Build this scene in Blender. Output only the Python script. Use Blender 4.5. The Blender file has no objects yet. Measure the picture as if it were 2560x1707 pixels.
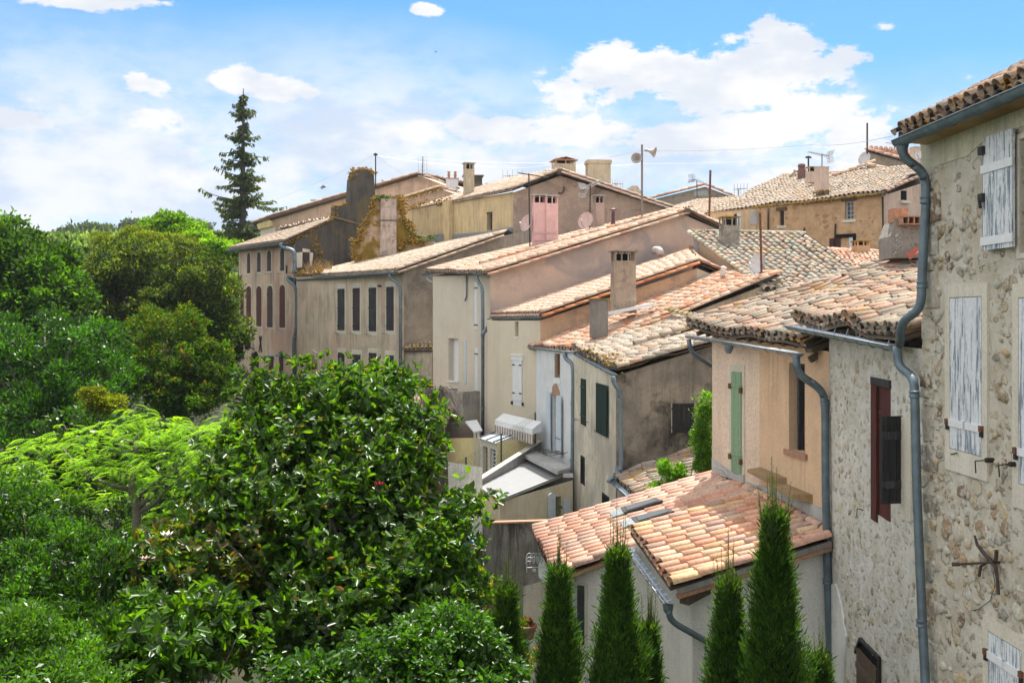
import bpy, math, random
import numpy as np
from mathutils import Vector
R = math.radians
SC = bpy.context.scene
# ------------------------------------------------------------------ camera
F, HX, HY = 2560.0, 1280.0, 797.0          # focal length (photo pixels), principal column, horizon row
cam = bpy.data.cameras.new('camera'); camo = bpy.data.objects.new('camera', cam)
SC.collection.objects.link(camo); SC.camera = camo
camo.location = (0, 0, 0); camo.rotation_euler = (R(90), 0, 0)
cam.sensor_width = 36; cam.lens = 36; cam.shift_y = (HY-853.5)/2560.0
cam.clip_start = .05; cam.clip_end = 6000
# ------------------------------------------------------------------ sun and sky
SUN_EL, SUN_AZ = R(69), R(20)               # azimuth from +Y (away from camera) towards +X
sd = Vector((math.cos(SUN_EL)*math.sin(SUN_AZ), math.cos(SUN_EL)*math.cos(SUN_AZ), math.sin(SUN_EL)))
sl = bpy.data.lights.new('sun', 'SUN'); sl.energy = 5.0; sl.angle = R(.55); sl.color = (1, .95, .87)
so = bpy.data.objects.new('sun', sl); SC.collection.objects.link(so)
so.rotation_euler = sd.to_track_quat('Z', 'Y').to_euler(); so.location = (0, 0, 60)
SC.view_settings.view_transform = 'Standard'; SC.view_settings.look = 'None'
SC.view_settings.gamma = 1; SC.view_settings.exposure = 1.0

class NT:
    def __init__(s, t): s.t = t; s.n = t.nodes; s.l = t.links; s.n.clear()
    def __call__(s, typ, ins=None, **kw):
        n = s.n.new(typ)
        for k, v in kw.items(): setattr(n, k, v)
        for k, v in (ins or {}).items():
            i = n.inputs[k]
            if isinstance(v, bpy.types.NodeSocket): s.l.new(v, i)
            elif isinstance(v, bpy.types.Node): s.l.new(v.outputs[0], i)
            else:
                if i.type == 'RGBA' and len(v) == 3: v = (*v, 1)
                i.default_value = v
        return n
    def math(s, op, a, b=0., c=None, clamp=False):
        d = {0: a, 1: b}
        if c is not None: d[2] = c
        return s('ShaderNodeMath', d, operation=op, use_clamp=clamp).outputs[0]
    def mix(s, f, a, b, bt='MIX'):
        n = s('ShaderNodeMix', data_type='RGBA', blend_type=bt)
        for i, v in ((0, f), (6, a), (7, b)):
            if isinstance(v, bpy.types.NodeSocket): s.l.new(v, n.inputs[i])
            else: n.inputs[i].default_value = (*v, 1) if i and len(v) == 3 else v
        return n.outputs[2]
    def noise(s, vec, scale, det=4., rough=.6, dist=0.):
        return s('ShaderNodeTexNoise', {'Vector': vec, 'Scale': scale, 'Detail': det, 'Roughness': rough, 'Distortion': dist})
    def ramp(s, v, lo, hi, a=0., b=1., smooth=True):
        return s('ShaderNodeMapRange', {0: v, 1: lo, 2: hi, 3: a, 4: b}, interpolation_type='SMOOTHSTEP' if smooth else 'LINEAR').outputs[0]
    def pos(s, sx=1, sy=1, sz=1):
        g = s('ShaderNodeNewGeometry').outputs['Position']
        if (sx, sy, sz) == (1, 1, 1): return g
        return s('ShaderNodeVectorMath', {0: g, 1: (sx, sy, sz)}, operation='MULTIPLY').outputs[0]

w = bpy.data.worlds.new('World'); SC.world = w; w.use_nodes = True
T = NT(w.node_tree)
sky = T('ShaderNodeTexSky', sky_type='NISHITA', sun_disc=False, sun_elevation=SUN_EL, sun_rotation=SUN_AZ, air_density=1.0, dust_density=.6, ozone_density=1.6)
d = T('ShaderNodeTexCoord').outputs['Generated']
sp = T('ShaderNodeSeparateXYZ', {0: d})
az = T.math('ARCTAN2', sp.outputs[0], sp.outputs[1]); el = T.math('ARCSINE', sp.outputs[2])
ae = T('ShaderNodeCombineXYZ', {0: az, 1: el}).outputs[0]
stv = T('ShaderNodeVectorMath', {0: ae, 1: (1, 2.0, 1)}, operation='MULTIPLY').outputs[0]
n1 = T.noise(stv, 7., 9., .6, .2).outputs[0]
n2 = T.noise(stv, 30., 8., .7).outputs[0]
nn = T.math('ADD', T.math('MULTIPLY', n1, .60), T.math('MULTIPLY', n2, .40))
def blobs(L, vec):
    out = None
    for (px, py, rx, ry, wt) in L:
        a = math.atan((px-HX)/F); e = math.atan((HY-py)/F*math.cos(a))
        c = T('ShaderNodeVectorMath', {0: vec, 1: (a, e, 0)}, operation='SUBTRACT').outputs[0]
        c = T('ShaderNodeVectorMath', {0: c, 1: (F/rx, F/ry, 0)}, operation='MULTIPLY').outputs[0]
        l = T('ShaderNodeVectorMath', {0: c}, operation='LENGTH').outputs['Value']
        m = T.ramp(l, 1.6, .1, 0., wt, False)
        out = m if out is None else T.math('MAXIMUM', out, m)
    return out
CUM = [(1550,180,185,85,1),(1690,205,120,62,.9),(1800,225,170,75,.9),(1420,225,90,60,.8),(1560,130,75,50,.9),(1980,140,165,85,1),(2100,150,150,65,.9),(1940,95,80,50,.9),
  (2215,70,75,30,.8),(2010,300,190,70,1),(2140,325,130,75,1),(1850,320,130,48,.95),(1690,345,170,46,.95),(1450,335,190,46,.95),(1230,320,150,44,.95),(1050,335,110,34,.8),
  (370,215,72,32,1),(350,195,45,22,.9),(590,205,70,34,1),(690,220,100,32,1),(190,0,190,28,.95),(350,2,90,14,.7),(1068,25,42,17,.9),(400,300,95,45,.75),(60,300,110,60,.7),
  (2430,190,75,30,.42),(2340,190,55,25,.36),(1000,330,100,30,.6),(500,440,200,40,.5),(1150,300,90,30,.6),(2350,60,90,18,.2),(1440,420,240,60,.6),(1980,420,300,70,.5)]
b1 = blobs(CUM, ae)
cum = T.ramp(T.math('ADD', b1, T.math('MULTIPLY', T.math('SUBTRACT', nn, .5), 2.9)), .41, .62)
VEIL = [(150,440,900,260,1.15),(900,400,520,230,1.1),(700,300,800,120,.6),(1250,450,1000,190,1.1),(2000,500,1100,200,1.),(960,270,150,120,.55),(100,240,380,80,.5),(1700,400,1000,150,.8),(250,330,300,90,.7)]
veil = T.math('MULTIPLY', blobs(VEIL, ae), T.ramp(nn, .36, .56, .62, 1.2), clamp=True)
veil = T.math('MAXIMUM', veil, T.ramp(el, .22, .0, 0., .85), clamp=True)
away = T.math('MAXIMUM', T.ramp(el, .30, .50), T.ramp(T.math('ABSOLUTE', az), .62, .9))       # high and behind the viewer: unseen bright cloud added to fill the shade
far = T.math('MULTIPLY', T.ramp(T.noise(T('ShaderNodeVectorMath', {0: d, 1: (1, 1, 2.2)}, operation='MULTIPLY').outputs[0], 2.2, 8, .6).outputs[0], .36, .52, .15, 1.), away)
shade = T.ramp(T.noise(T('ShaderNodeVectorMath', {0: stv, 1: (.01, .03, 0)}, operation='ADD').outputs[0], 9., 5., .55).outputs[0], .42, .62)
vc = T.mix(shade, (4.6, 4.75, 4.95), (3.3, 3.85, 4.7))
cc = T.mix(shade, (5.0, 5.0, 5.03), (3.9, 4.15, 4.6))
skc = T.mix(1., sky.outputs[0], (.40, .70, 1.02), 'MULTIPLY')
c1 = T.mix(veil, skc, vc)
c2 = T.mix(cum, c1, cc)
c2 = T.mix(far, c2, (7.3, 7.05, 6.7))
bg = T('ShaderNodeBackground', {'Color': c2, 'Strength': .1})
T.l.new(bg.outputs[0], T('ShaderNodeOutputWorld').inputs[0])
w.cycles.sampling_method = 'MANUAL'; w.cycles.sample_map_resolution = 512
SC.cycles.use_adaptive_sampling = True; SC.cycles.adaptive_threshold = .02
SC.cycles.max_bounces = 6; SC.cycles.diffuse_bounces = 3; SC.cycles.transmission_bounces = 4; SC.cycles.glossy_bounces = 2
SC.cycles.use_denoising = True; SC.cycles.sample_clamp_indirect = 6

# ------------------------------------------------------------------ placing
def P(px, py, Y): return Vector(((px-HX)/F*Y, Y, (HY-py)/F*Y))
def G(px, Y): return ((px-HX)/F*Y, Y)
class W:
    """vertical wall plane through ground points a (left in view) and b; normal towards the viewer"""
    def __init__(s, a, b):
        s.a = Vector((a[0], a[1])); s.b = Vector((b[0], b[1])); d = s.b-s.a; s.len = d.length; s.d = d/s.len
        s.n = Vector((s.d.y, -s.d.x))
    def hit(s, px):
        t = (px-HX)/F
        k = (t*s.a.y-s.a.x)/(s.d.x-t*s.d.y)
        return k, s.a.y+k*s.d.y
    def uz(s, px, py): k, Y = s.hit(px); return k, (HY-py)/F*Y
    def at(s, u, z, off=0.): q = s.a+s.d*u+s.n*off; return Vector((q.x, q.y, z))
    def pt(s, px, py, off=0.): u, z = s.uz(px, py); return s.at(u, z, off)
    def rect(s, x0, y0, x1, y1):
        u0, Y0 = s.hit(x0); u1, Y1 = s.hit(x1); Y = (Y0+Y1)/2
        return u0, u1, (HY-y1)/F*Y, (HY-y0)/F*Y

ORG = {}
def link(o, parent=None):
    SC.collection.objects.link(o)
    if parent is not None: o.parent = parent
def tag(o, label=None, cat=None, group=None, kind=None):
    for k, v in (('label', label), ('category', cat), ('group', group), ('kind', kind)):
        if v: o[k] = v
    return o
def thing(name, label, cat, loc=(0, 0, 0), group=None):
    o = bpy.data.objects.new(name, None); o.empty_display_size = .3
    o.location = loc; link(o); ORG[o.name] = Vector(loc)
    return tag(o, label, cat, group)
def mesh_obj(name, V, faces, mats, parent=None, midx=None, col=None, smooth=False, nq=None):
    V = np.asarray(V, dtype=np.float32).reshape(-1, 3)
    org = Vector((0, 0, 0))
    if parent is not None: org = ORG[parent.name]
    elif len(V): org = Vector(((V[:, 0].min()+V[:, 0].max())/2, (V[:, 1].min()+V[:, 1].max())/2, V[:, 2].min()))
    V = V-np.array(org, dtype=np.float32)
    me = bpy.data.meshes.new(name)
    if isinstance(faces, np.ndarray):
        n, k = faces.shape
        me.vertices.add(len(V)); me.vertices.foreach_set('co', V.ravel())
        me.loops.add(n*k); me.loops.foreach_set('vertex_index', faces.astype(np.int32).ravel())
        me.polygons.add(n); me.polygons.foreach_set('loop_start', np.arange(0, n*k, k, dtype=np.int32))
        me.update(calc_edges=True)
        cnt = np.full(n, k)
    else:
        me.from_pydata(V.tolist(), [], faces); cnt = np.array([len(f) for f in faces])
    if not isinstance(mats, (list, tuple)): mats = [mats]
    for m in mats: me.materials.append(m)
    if midx is not None: me.polygons.foreach_set('material_index', np.asarray(midx, dtype=np.int32))
    if col is not None:
        ca = me.attributes.new('tint', 'FLOAT_COLOR', 'CORNER')
        col = np.asarray(col, dtype=np.float32)
        if col.shape[1] == 3: col = np.hstack([col, np.ones((len(col), 1), np.float32)])
        ca.data.foreach_set('color', np.repeat(col, cnt, axis=0).ravel())
    if smooth: me.polygons.foreach_set('use_smooth', np.ones(len(me.polygons), dtype=bool))
    me.validate() if not isinstance(faces, np.ndarray) else None
    o = bpy.data.objects.new(name, me); link(o, parent)
    if parent is None: o.location = org
    ORG[o.name] = org
    return o

class MB:
    def __init__(s): s.v = []; s.f = []; s.m = []; s.c = []; s.hc = False
    def add(s, vs, fs, m=0, col=None):
        b = len(s.v); s.v += [tuple(v) for v in vs]
        for f in fs: s.f.append([b+i for i in f]); s.m.append(m); s.c.append(col or (.5, .5, .5))
        if col: s.hc = True
        return s
    def quad(s, a, b, c, d, m=0, col=None): return s.add([a, b, c, d], [(0, 1, 2, 3)], m, col)
    def hexa(s, lo, hi, m=0, col=None):
        """lo, hi: matching loops of points -> closed solid"""
        n = len(lo)
        return s.add(list(lo)+list(hi), [tuple(range(n))[::-1], tuple(range(n, 2*n))]+[(i, (i+1) % n, n+(i+1) % n, n+i) for i in range(n)], m, col)
    def box(s, c, sx, sy, sz, m=0, rz=0., col=None):
        c = Vector(c); ca, sa = math.cos(rz), math.sin(rz)
        X = Vector((ca, sa, 0))*sx/2; Yv = Vector((-sa, ca, 0))*sy/2; Z = Vector((0, 0, sz/2))
        lo = [c-X-Yv-Z, c+X-Yv-Z, c+X+Yv-Z, c-X+Yv-Z]; hi = [p+2*Z for p in lo]
        return s.hexa(lo, hi, m, col)
    def wbox(s, wl, u0, u1, z0, z1, o0, o1, m=0, col=None):
        """box on wall plane wl from offset o0 to o1"""
        lo = [wl.at(u0, z0, o0), wl.at(u1, z0, o0), wl.at(u1, z1, o0), wl.at(u0, z1, o0)]
        hi = [wl.at(u0, z0, o1), wl.at(u1, z0, o1), wl.at(u1, z1, o1), wl.at(u0, z1, o1)]
        return s.hexa(lo, hi, m, col)
    def beam(s, a, b, wd, ht, m=0, up=(0, 0, 1), col=None):
        a = Vector(a); b = Vector(b); d = (b-a).normalized(); up = Vector(up)
        sx = d.cross(up)
        if sx.length < 1e-4: sx = Vector((1, 0, 0))
        sx = sx.normalized()*wd/2; n = sx.cross(d).normalized()*ht/2
        return s.hexa([a-sx-n, a+sx-n, a+sx+n, a-sx+n], [b-sx-n, b+sx-n, b+sx+n, b-sx+n], m, col)
    def tube(s, pts, r, n=8, m=0, caps=True, col=None):
        pts = [Vector(p) for p in pts]; k = len(pts)
        rr = r if isinstance(r, (list, tuple)) else [r]*k
        t = (pts[1]-pts[0]).normalized(); up = Vector((0, 0, 1)) if abs(t.z) < .9 else Vector((1, 0, 0))
        x = t.cross(up).normalized(); vs = []
        for i, p in enumerate(pts):
            t = (pts[min(i+1, k-1)]-pts[max(i-1, 0)]).normalized()
            x = (x-t*x.dot(t)).normalized(); y = t.cross(x)
            for j in range(n):
                a = 2*math.pi*j/n; vs.append(p+(x*math.cos(a)+y*math.sin(a))*rr[i])
        fs = [(i*n+j, i*n+(j+1) % n, (i+1)*n+(j+1) % n, (i+1)*n+j) for i in range(k-1) for j in range(n)]
        if caps: fs += [tuple(range(n))[::-1], tuple(range((k-1)*n, k*n))]
        return s.add(vs, fs, m, col)
    def lathe(s, prof, o, axis, n=20, m=0, col=None):
        o = Vector(o); ax = Vector(axis).normalized(); up = Vector((0, 0, 1)) if abs(ax.z) < .9 else Vector((1, 0, 0))
        x = ax.cross(up).normalized(); y = ax.cross(x); vs = []
        for (r, h) in prof:
            for j in range(n):
                a = 2*math.pi*j/n; vs.append(o+ax*h+(x*math.cos(a)+y*math.sin(a))*r)
        fs = [(i*n+j, i*n+(j+1) % n, (i+1)*n+(j+1) % n, (i+1)*n+j) for i in range(len(prof)-1) for j in range(n)]
        return s.add(vs, fs, m, col)
    def build(s, name, mats, parent=None, smooth=False):
        return mesh_obj(name, s.v, s.f, mats, parent, s.m, s.c if s.hc else None, smooth)
def bend(pts, r=.5, k=5):
    """round the corners of a polyline"""
    pts = [Vector(p) for p in pts]; out = [pts[0]]
    for i in range(1, len(pts)-1):
        a, b, c = pts[i-1], pts[i], pts[i+1]
        p0 = b+(a-b)*min(.5, r/max((a-b).length, 1e-6)); p2 = b+(c-b)*min(.5, r/max((c-b).length, 1e-6))
        for j in range(k+1):
            t = j/k; out.append(p0*(1-t)**2+b*2*t*(1-t)+p2*t*t)
    out.append(pts[-1]); return out

# ------------------------------------------------------------------ materials
def new_mat(name):
    m = bpy.data.materials.new(name); m.use_nodes = True; t = NT(m.node_tree)
    o = t('ShaderNodeOutputMaterial'); p = t('ShaderNodeBsdfPrincipled'); t.l.new(p.outputs[0], o.inputs[0])
    return m, t, p, o
def setc(t, p, k, v):
    if isinstance(v, bpy.types.NodeSocket): t.l.new(v, p.inputs[k])
    else: p.inputs[k].default_value = (*v, 1) if isinstance(v, (tuple, list)) and len(v) == 3 else v
def bump(t, p, h, st=.5, dist=.02):
    b = t('ShaderNodeBump', {'Height': h, 'Strength': st, 'Distance': dist}); t.l.new(b.outputs[0], p.inputs['Normal'])
def plain(name, c, rough=.6, metal=0., var=.15, scale=8., c2=None, spec=.5):
    m, t, p, o = new_mat(name); ps = t.pos()
    n = t.noise(ps, scale, 5, .65).outputs[0]
    v = t.ramp(n, .3, .7, 1-var, 1+var)
    b = t.mix(t.ramp(t.noise(ps, scale*.4, 6).outputs[0], .45, .62), c, c2) if c2 else c
    setc(t, p, 'Base Color', t.mix(1., b, t('ShaderNodeCombineColor', {0: v, 1: v, 2: v}).outputs[0], 'MULTIPLY'))
    p.inputs['Roughness'].default_value = rough; p.inputs['Metallic'].default_value = metal; p.inputs['Specular IOR Level'].default_value = spec
    return m
def plaster(name, c, c2, dark=(.1, .09, .08), stain=.3, streak=.4, patch=None, pamt=.3, sc=1., bm=.3, seed=0., grit=.12):
    def lift(q): return tuple(min(.8, x*(1.46, 1.44, 1.44)[i]) for i, x in enumerate(q)) if max(q) < .6 else q
    c, c2 = lift(c), lift(c2)
    m, t, p, o = new_mat(name)
    ps = t('ShaderNodeVectorMath', {0: t.pos(), 1: (seed*7.3, seed*3.1, seed*5.7)}, operation='ADD').outputs[0]
    col = t.mix(t.ramp(t.noise(ps, .9*sc, 7, .65, .3).outputs[0], .34, .66), c, c2)
    if patch: col = t.mix(t.math('MULTIPLY', t.ramp(t.noise(ps, .45*sc, 5, .6, .6).outputs[0], .5, .62), pamt), col, patch)
    sv = t('ShaderNodeVectorMath', {0: ps, 1: (3.2, 3.2, .28)}, operation='MULTIPLY').outputs[0]
    st = t.math('MULTIPLY', t.ramp(t.noise(sv, 1.6*sc, 8, .75).outputs[0], .44, .62), t.ramp(t.noise(ps, .5, 3).outputs[0], .35, .6, .25, 1.))
    col = t.mix(t.math('MULTIPLY', st, streak), col, dark)
    st2 = t.ramp(t.noise(ps, .7*sc, 9, .72, .5).outputs[0], .5, .66)
    col = t.mix(t.math('MULTIPLY', st2, stain), col, dark)
    fine = t.ramp(t.noise(ps, 28, 4, .7).outputs[0], .3, .7, 1-grit, 1+grit)
    col = t.mix(1., col, t('ShaderNodeCombineColor', {0: fine, 1: fine, 2: fine}).outputs[0], 'MULTIPLY')
    setc(t, p, 'Base Color', col); p.inputs['Roughness'].default_value = .92; p.inputs['Specular IOR Level'].default_value = .2
    h = t.math('ADD', t.noise(ps, 45, 4, .7).outputs[0], t.math('MULTIPLY', t.noise(ps, 5, 4).outputs[0], 2.))
    bump(t, p, h, bm, .02)
    return m
def rubble(name, mort, mort2, stones, cover=.55, scale=5., seed=0., bm=.7, zs=1.35):
    m, t, p, o = new_mat(name)
    ps = t('ShaderNodeVectorMath', {0: t.pos(), 1: (seed, seed*.7, seed*1.3)}, operation='ADD').outputs[0]
    wob = t.noise(ps, scale*1.3, 4, .7)
    pv = t('ShaderNodeVectorMath', {0: ps, 1: t('ShaderNodeVectorMath', {0: wob.outputs[1], 'Scale': .5/scale*1.2}, operation='SCALE').outputs[0]}, operation='ADD').outputs[0]
    pv = t('ShaderNodeVectorMath', {0: pv, 1: (1, 1, zs)}, operation='MULTIPLY').outputs[0]
    base = t.mix(t.ramp(t.noise(ps, 2.2, 7, .7).outputs[0], .35, .65), mort, mort2)
    hh = t.math('MULTIPLY', t.noise(ps, 14, 6, .7).outputs[0], .5)
    for k, (s_, cv, sz) in enumerate(((scale, cover, .44), (scale*2.1, cover*.75, .40))):
        vo = t('ShaderNodeTexVoronoi', {'Vector': pv, 'Scale': s_}, feature='F1')
        cr = t('ShaderNodeSeparateColor', {0: vo.outputs['Color']})
        rim = t.noise(ps, s_*5, 4, .7).outputs[0]
        dd = t.math('ADD', vo.outputs['Distance'], t.math('MULTIPLY', t.math('SUBTRACT', rim, .5), .35))
        lim = t.math('MULTIPLY', cr.outputs[1], sz*.8)
        lim = t.math('ADD', lim, sz*.35)
        inside = t.ramp(t.math('SUBTRACT', lim, dd), .0, .09)
        pick = t.math('GREATER_THAN', cv, cr.outputs[0])
        mk = t.math('MULTIPLY', inside, pick)
        rp = t('ShaderNodeValToRGB', {0: cr.outputs[2]}); rp.color_ramp.interpolation = 'CONSTANT'
        e = rp.color_ramp.elements
        while len(e) < len(stones): e.new(.5)
        for i, cc_ in enumerate(stones): e[i].position = i/len(stones); e[i].color = (*cc_, 1)
        sc_ = t.mix(t.ramp(t.noise(ps, s_*7, 5, .7).outputs[0], .3, .7, 0., .55), rp.outputs[0], mort)
        base = t.mix(t.math('MULTIPLY', mk, .88), base, sc_)
        hh = t.math('ADD', hh, t.math('MULTIPLY', mk, (.55, .35)[k]))
    setc(t, p, 'Base Color', base); p.inputs['Roughness'].default_value = .95; p.inputs['Specular IOR Level'].default_value = .15
    bump(t, p, hh, bm, .06)
    return m
def attr(t): return t('ShaderNodeAttribute', attribute_name='tint').outputs['Color']
def tilemat(name, lichen=.5, orange=.3, dirt=.3, grey=(.40, .37, .31), och=(.50, .27, .03)):
    m, t, p, o = new_mat(name); ps = t.pos(); c = attr(t)
    v = t.ramp(t.noise(ps, 16, 5, .7).outputs[0], .3, .7, .78, 1.16)
    c = t.mix(1., c, t('ShaderNodeCombineColor', {0: v, 1: v, 2: v}).outputs[0], 'MULTIPLY')
    big = t.ramp(t.noise(ps, 1.3, 5, .6).outputs[0], .38, .60, .35, 1.)
    c = t.mix(t.math('MULTIPLY', t.math('MULTIPLY', t.ramp(t.noise(ps, 11, 7, .75).outputs[0], .44, .58), lichen*1.25), big), c, grey)
    c = t.mix(t.math('MULTIPLY', t.ramp(t.noise(ps, 19, 6, .75).outputs[0], .53, .64), dirt), c, (.07, .06, .05))
    om = t.math('MULTIPLY', t.ramp(t.noise(ps, 1.1, 4, .6).outputs[0], .54, .66), t.ramp(t.noise(ps, 9, 6, .7).outputs[0], .46, .58))
    c = t.mix(t.math('MULTIPLY', om, orange), c, och)
    setc(t, p, 'Base Color', c); p.inputs['Roughness'].default_value = .9; p.inputs['Specular IOR Level'].default_value = .2
    bump(t, p, t.noise(ps, 40, 5, .75).outputs[0], .5, .012)
    return m
def leafmat(name, rough=.45, trans=.35, tc=(1.3, 1.6, .4), spec=.5):
    m, t, p, o = new_mat(name); c = attr(t)
    setc(t, p, 'Base Color', c); p.inputs['Roughness'].default_value = rough; p.inputs['Specular IOR Level'].default_value = spec
    tr = t('ShaderNodeBsdfTranslucent', {'Color': t.mix(1., c, tc, 'MULTIPLY')})
    mx = t('ShaderNodeMixShader', {0: trans}); t.l.new(p.outputs[0], mx.inputs[1]); t.l.new(tr.outputs[0], mx.inputs[2])
    t.l.new(mx.outputs[0], o.inputs[0]); return m
def shutmat(name, paint, wood, peel=.4, rough=.7):
    """painted planks, flaking along the grain"""
    m, t, p, o = new_mat(name)
    pv = t.pos(11, 11, .9)
    n = t.noise(pv, 1.9, 9, .72, .5).outputs[0]
    mk = t.ramp(n, .62-peel*.3, .66-peel*.3, 0., 1.)
    c = t.mix(mk, paint, wood)
    v = t.ramp(t.noise(t.pos(), 20, 4).outputs[0], .3, .7, .9, 1.08)
    c = t.mix(1., c, t('ShaderNodeCombineColor', {0: v, 1: v, 2: v}).outputs[0], 'MULTIPLY')
    setc(t, p, 'Base Color', c); p.inputs['Roughness'].default_value = rough; p.inputs['Specular IOR Level'].default_value = .15
    bump(t, p, n, .25, .01); return m
M = {}
M['zinc'] = plain('zinc_metal', (.155, .20, .235), .5, .35, .18, 4.)
M['zinc_light'] = plain('bright_zinc', (.38, .42, .45), .4, .6, .12, 3.)
M['pipe'] = plain('aged_zinc_pipe', (.115, .16, .19), .45, .3, .2, 5.)
M['iron'] = plain('dark_iron', (.025, .022, .02), .6, .2)
M['rust'] = plain('rusty_iron', (.16, .065, .035), .85, 0., .3, 30., (.09, .04, .03))
M['alu'] = plain('antenna_aluminium', (.30, .30, .30), .45, .6)
M['dish'] = plain('dish_paint', (.55, .53, .53), .5)
M['dish_pink'] = plain('pink_dish_paint', (.52, .38, .35), .5)
M['white'] = plain('white_paint', (.72, .74, .76), .5, 0., .05)
M['bluewhite'] = plain('pale_blue_paint', (.52, .60, .68), .5, 0., .08)
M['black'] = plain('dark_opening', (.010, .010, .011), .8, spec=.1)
M['glass'] = plain('window_glass', (.05, .06, .07), .1, 0., .1)
M['dkgreen'] = shutmat('dark_green_shutter', (.014, .034, .027), (.008, .012, .012), .2)
M['green'] = shutmat('pale_green_shutter', (.235, .36, .23), (.17, .27, .17), .2)
M['brownsh'] = shutmat('brown_shutter', (.075, .045, .04), (.045, .04, .045), .5)
M['greysh'] = shutmat('grey_weathered_shutter', (.06, .066, .075), (.04, .035, .035), .5)
M['redsh'] = shutmat('dark_red_shutter', (.095, .03, .026), (.05, .025, .022), .35)
M['flaky'] = shutmat('flaking_white_shutter', (.66, .69, .72), (.20, .25, .31), .36)
M['blackwood'] = shutmat('blackened_wood', (.028, .03, .032), (.05, .048, .045), .25)
M['wood'] = plain('old_timber', (.10, .075, .055), .85, 0., .3, 12.)
M['surround'] = plaster('cream_surround', (.44, .42, .36), (.40, .38, .32), stain=.1, streak=.15, bm=.1)
M['moss'] = plain('ochre_moss', (.34, .20, .02), .95, 0., .35, 6., (.16, .11, .02))
M['cement'] = plaster('grey_cement', (.33, .34, .33), (.24, .25, .25), stain=.25, streak=.2)
M['lead'] = plain('lead_flashing', (.22, .25, .27), .55, .2, .2)
M['terracotta'] = plain('terracotta', (.40, .20, .12), .85, 0., .25, 14., (.30, .20, .14))
M['underlay'] = plain('roof_underlay', (.09, .07, .05), .95)
M['bark'] = plain('bark', (.075, .06, .05), .95, 0., .35, 12.)
M['paledbark'] = plain('grey_bark', (.13, .115, .095), .95, 0., .35, 12.)
T_OLD = tilemat('old_lichen_tile', .62, .7, .55, (.31, .285, .235))
T_MIX = tilemat('worn_tile', .22, .25, .22)
T_NEW = tilemat('new_tile', .05, .0, .06)
T_MOSS = tilemat('mossy_tile', .6, .8, .55, (.25, .235, .19))
PAL_TAN = [(.52, .38, .28), (.50, .36, .25), (.56, .42, .31), (.48, .33, .24), (.50, .40, .30)]
PAL_PINK = [(.56, .32, .23), (.58, .37, .27), (.52, .28, .19), (.60, .42, .31), (.55, .36, .27)]
PAL_OR = [(.56, .28, .17), (.58, .36, .25), (.60, .42, .31), (.54, .24, .14), (.62, .47, .37), (.58, .40, .29), (.54, .42, .33)]
PAL_OLD = [(.33, .25, .19), (.36, .29, .22), (.29, .22, .17), (.42, .27, .20), (.31, .27, .22), (.38, .32, .26), (.47, .27, .20)]
PAL_NEW = [(.60, .36, .22), (.62, .42, .24), (.58, .29, .19), (.62, .45, .30), (.55, .33, .25), (.60, .40, .29), (.46, .32, .26), (.62, .36, .25)]
PAL_NEWP = [(.60, .34, .25), (.62, .40, .30), (.58, .31, .22), (.55, .36, .29), (.62, .43, .33)]
# ------------------------------------------------------------------ canal tile roofs
RNG = np.random.RandomState(7)
def arc(r, n, a0, a1, cx=0., cz=0., fl=1.):
    return [(cx+r*math.cos(a0+(a1-a0)*i/n), cz+r*fl*math.sin(a0+(a1-a0)*i/n)) for i in range(n+1)]
def tile_tmpl(r0, r1, L, seg, th=.014, hollow=.1):
    """cover tile: lower end at d=0, upper end at d=L"""
    V = []; Fc = []
    o0 = arc(r0, seg, 0, math.pi, fl=.95); o1 = arc(r1, seg, 0, math.pi, fl=.95)
    i0 = arc(r0-th, seg, 0, math.pi, fl=.93); i1 = arc(r0-th*1.3, seg, 0, math.pi, fl=.9)
    for (x, z) in o0: V.append((x, 0, z))
    for (x, z) in o1: V.append((x, L, z-.012))
    for (x, z) in i0: V.append((x, 0, z))
    for (x, z) in i1: V.append((x, hollow, z))
    k = seg+1
    for i in range(seg):
        Fc.append((i, k+i, k+i+1, i+1)); Fc.append((2*k+i, i, i+1, 2*k+i+1)); Fc.append((3*k+i, 2*k+i, 2*k+i+1, 3*k+i+1))
    return np.array(V), np.array(Fc)
def chan_tmpl(r, L, seg):
    V = []; Fc = []
    o = arc(r, seg, math.pi, 2*math.pi, cz=r*.95, fl=.9); q = arc(r-.012, seg, math.pi, 2*math.pi, cz=r*.95+.003, fl=.9)
    for (x, z) in q: V.append((x, 0, z+.012))
    for (x, z) in q: V.append((x, L, z))
    for (x, z) in o: V.append((x, 0, z+.0))
    k = seg+1
    for i in range(seg): Fc.append((i, i+1, k+i+1, k+i)); Fc.append((2*k+i, 2*k+i+1, i+1, i))
    return np.array(V), np.array(Fc)
def put(tm, B, S, D, N, jit=0., lift=0.):
    V, Fc = tm; n = len(B)
    yaw = RNG.normal(0, 1, n)*jit; tilt = RNG.normal(0, 1, n)*jit*.5
    s = V[None, :, 0]+V[None, :, 1]*yaw[:, None]; d = np.repeat(V[None, :, 1], n, 0); h = V[None, :, 2]+V[None, :, 1]*tilt[:, None]+lift
    X = B[:, None, :]+s[:, :, None]*S[:, None, :]+d[:, :, None]*D[:, None, :]+h[:, :, None]*N[:, None, :]
    FF = Fc[None]+(np.arange(n)*len(V))[:, None, None]
    return X.reshape(-1, 3), FF.reshape(-1, 4), len(Fc)
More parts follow.
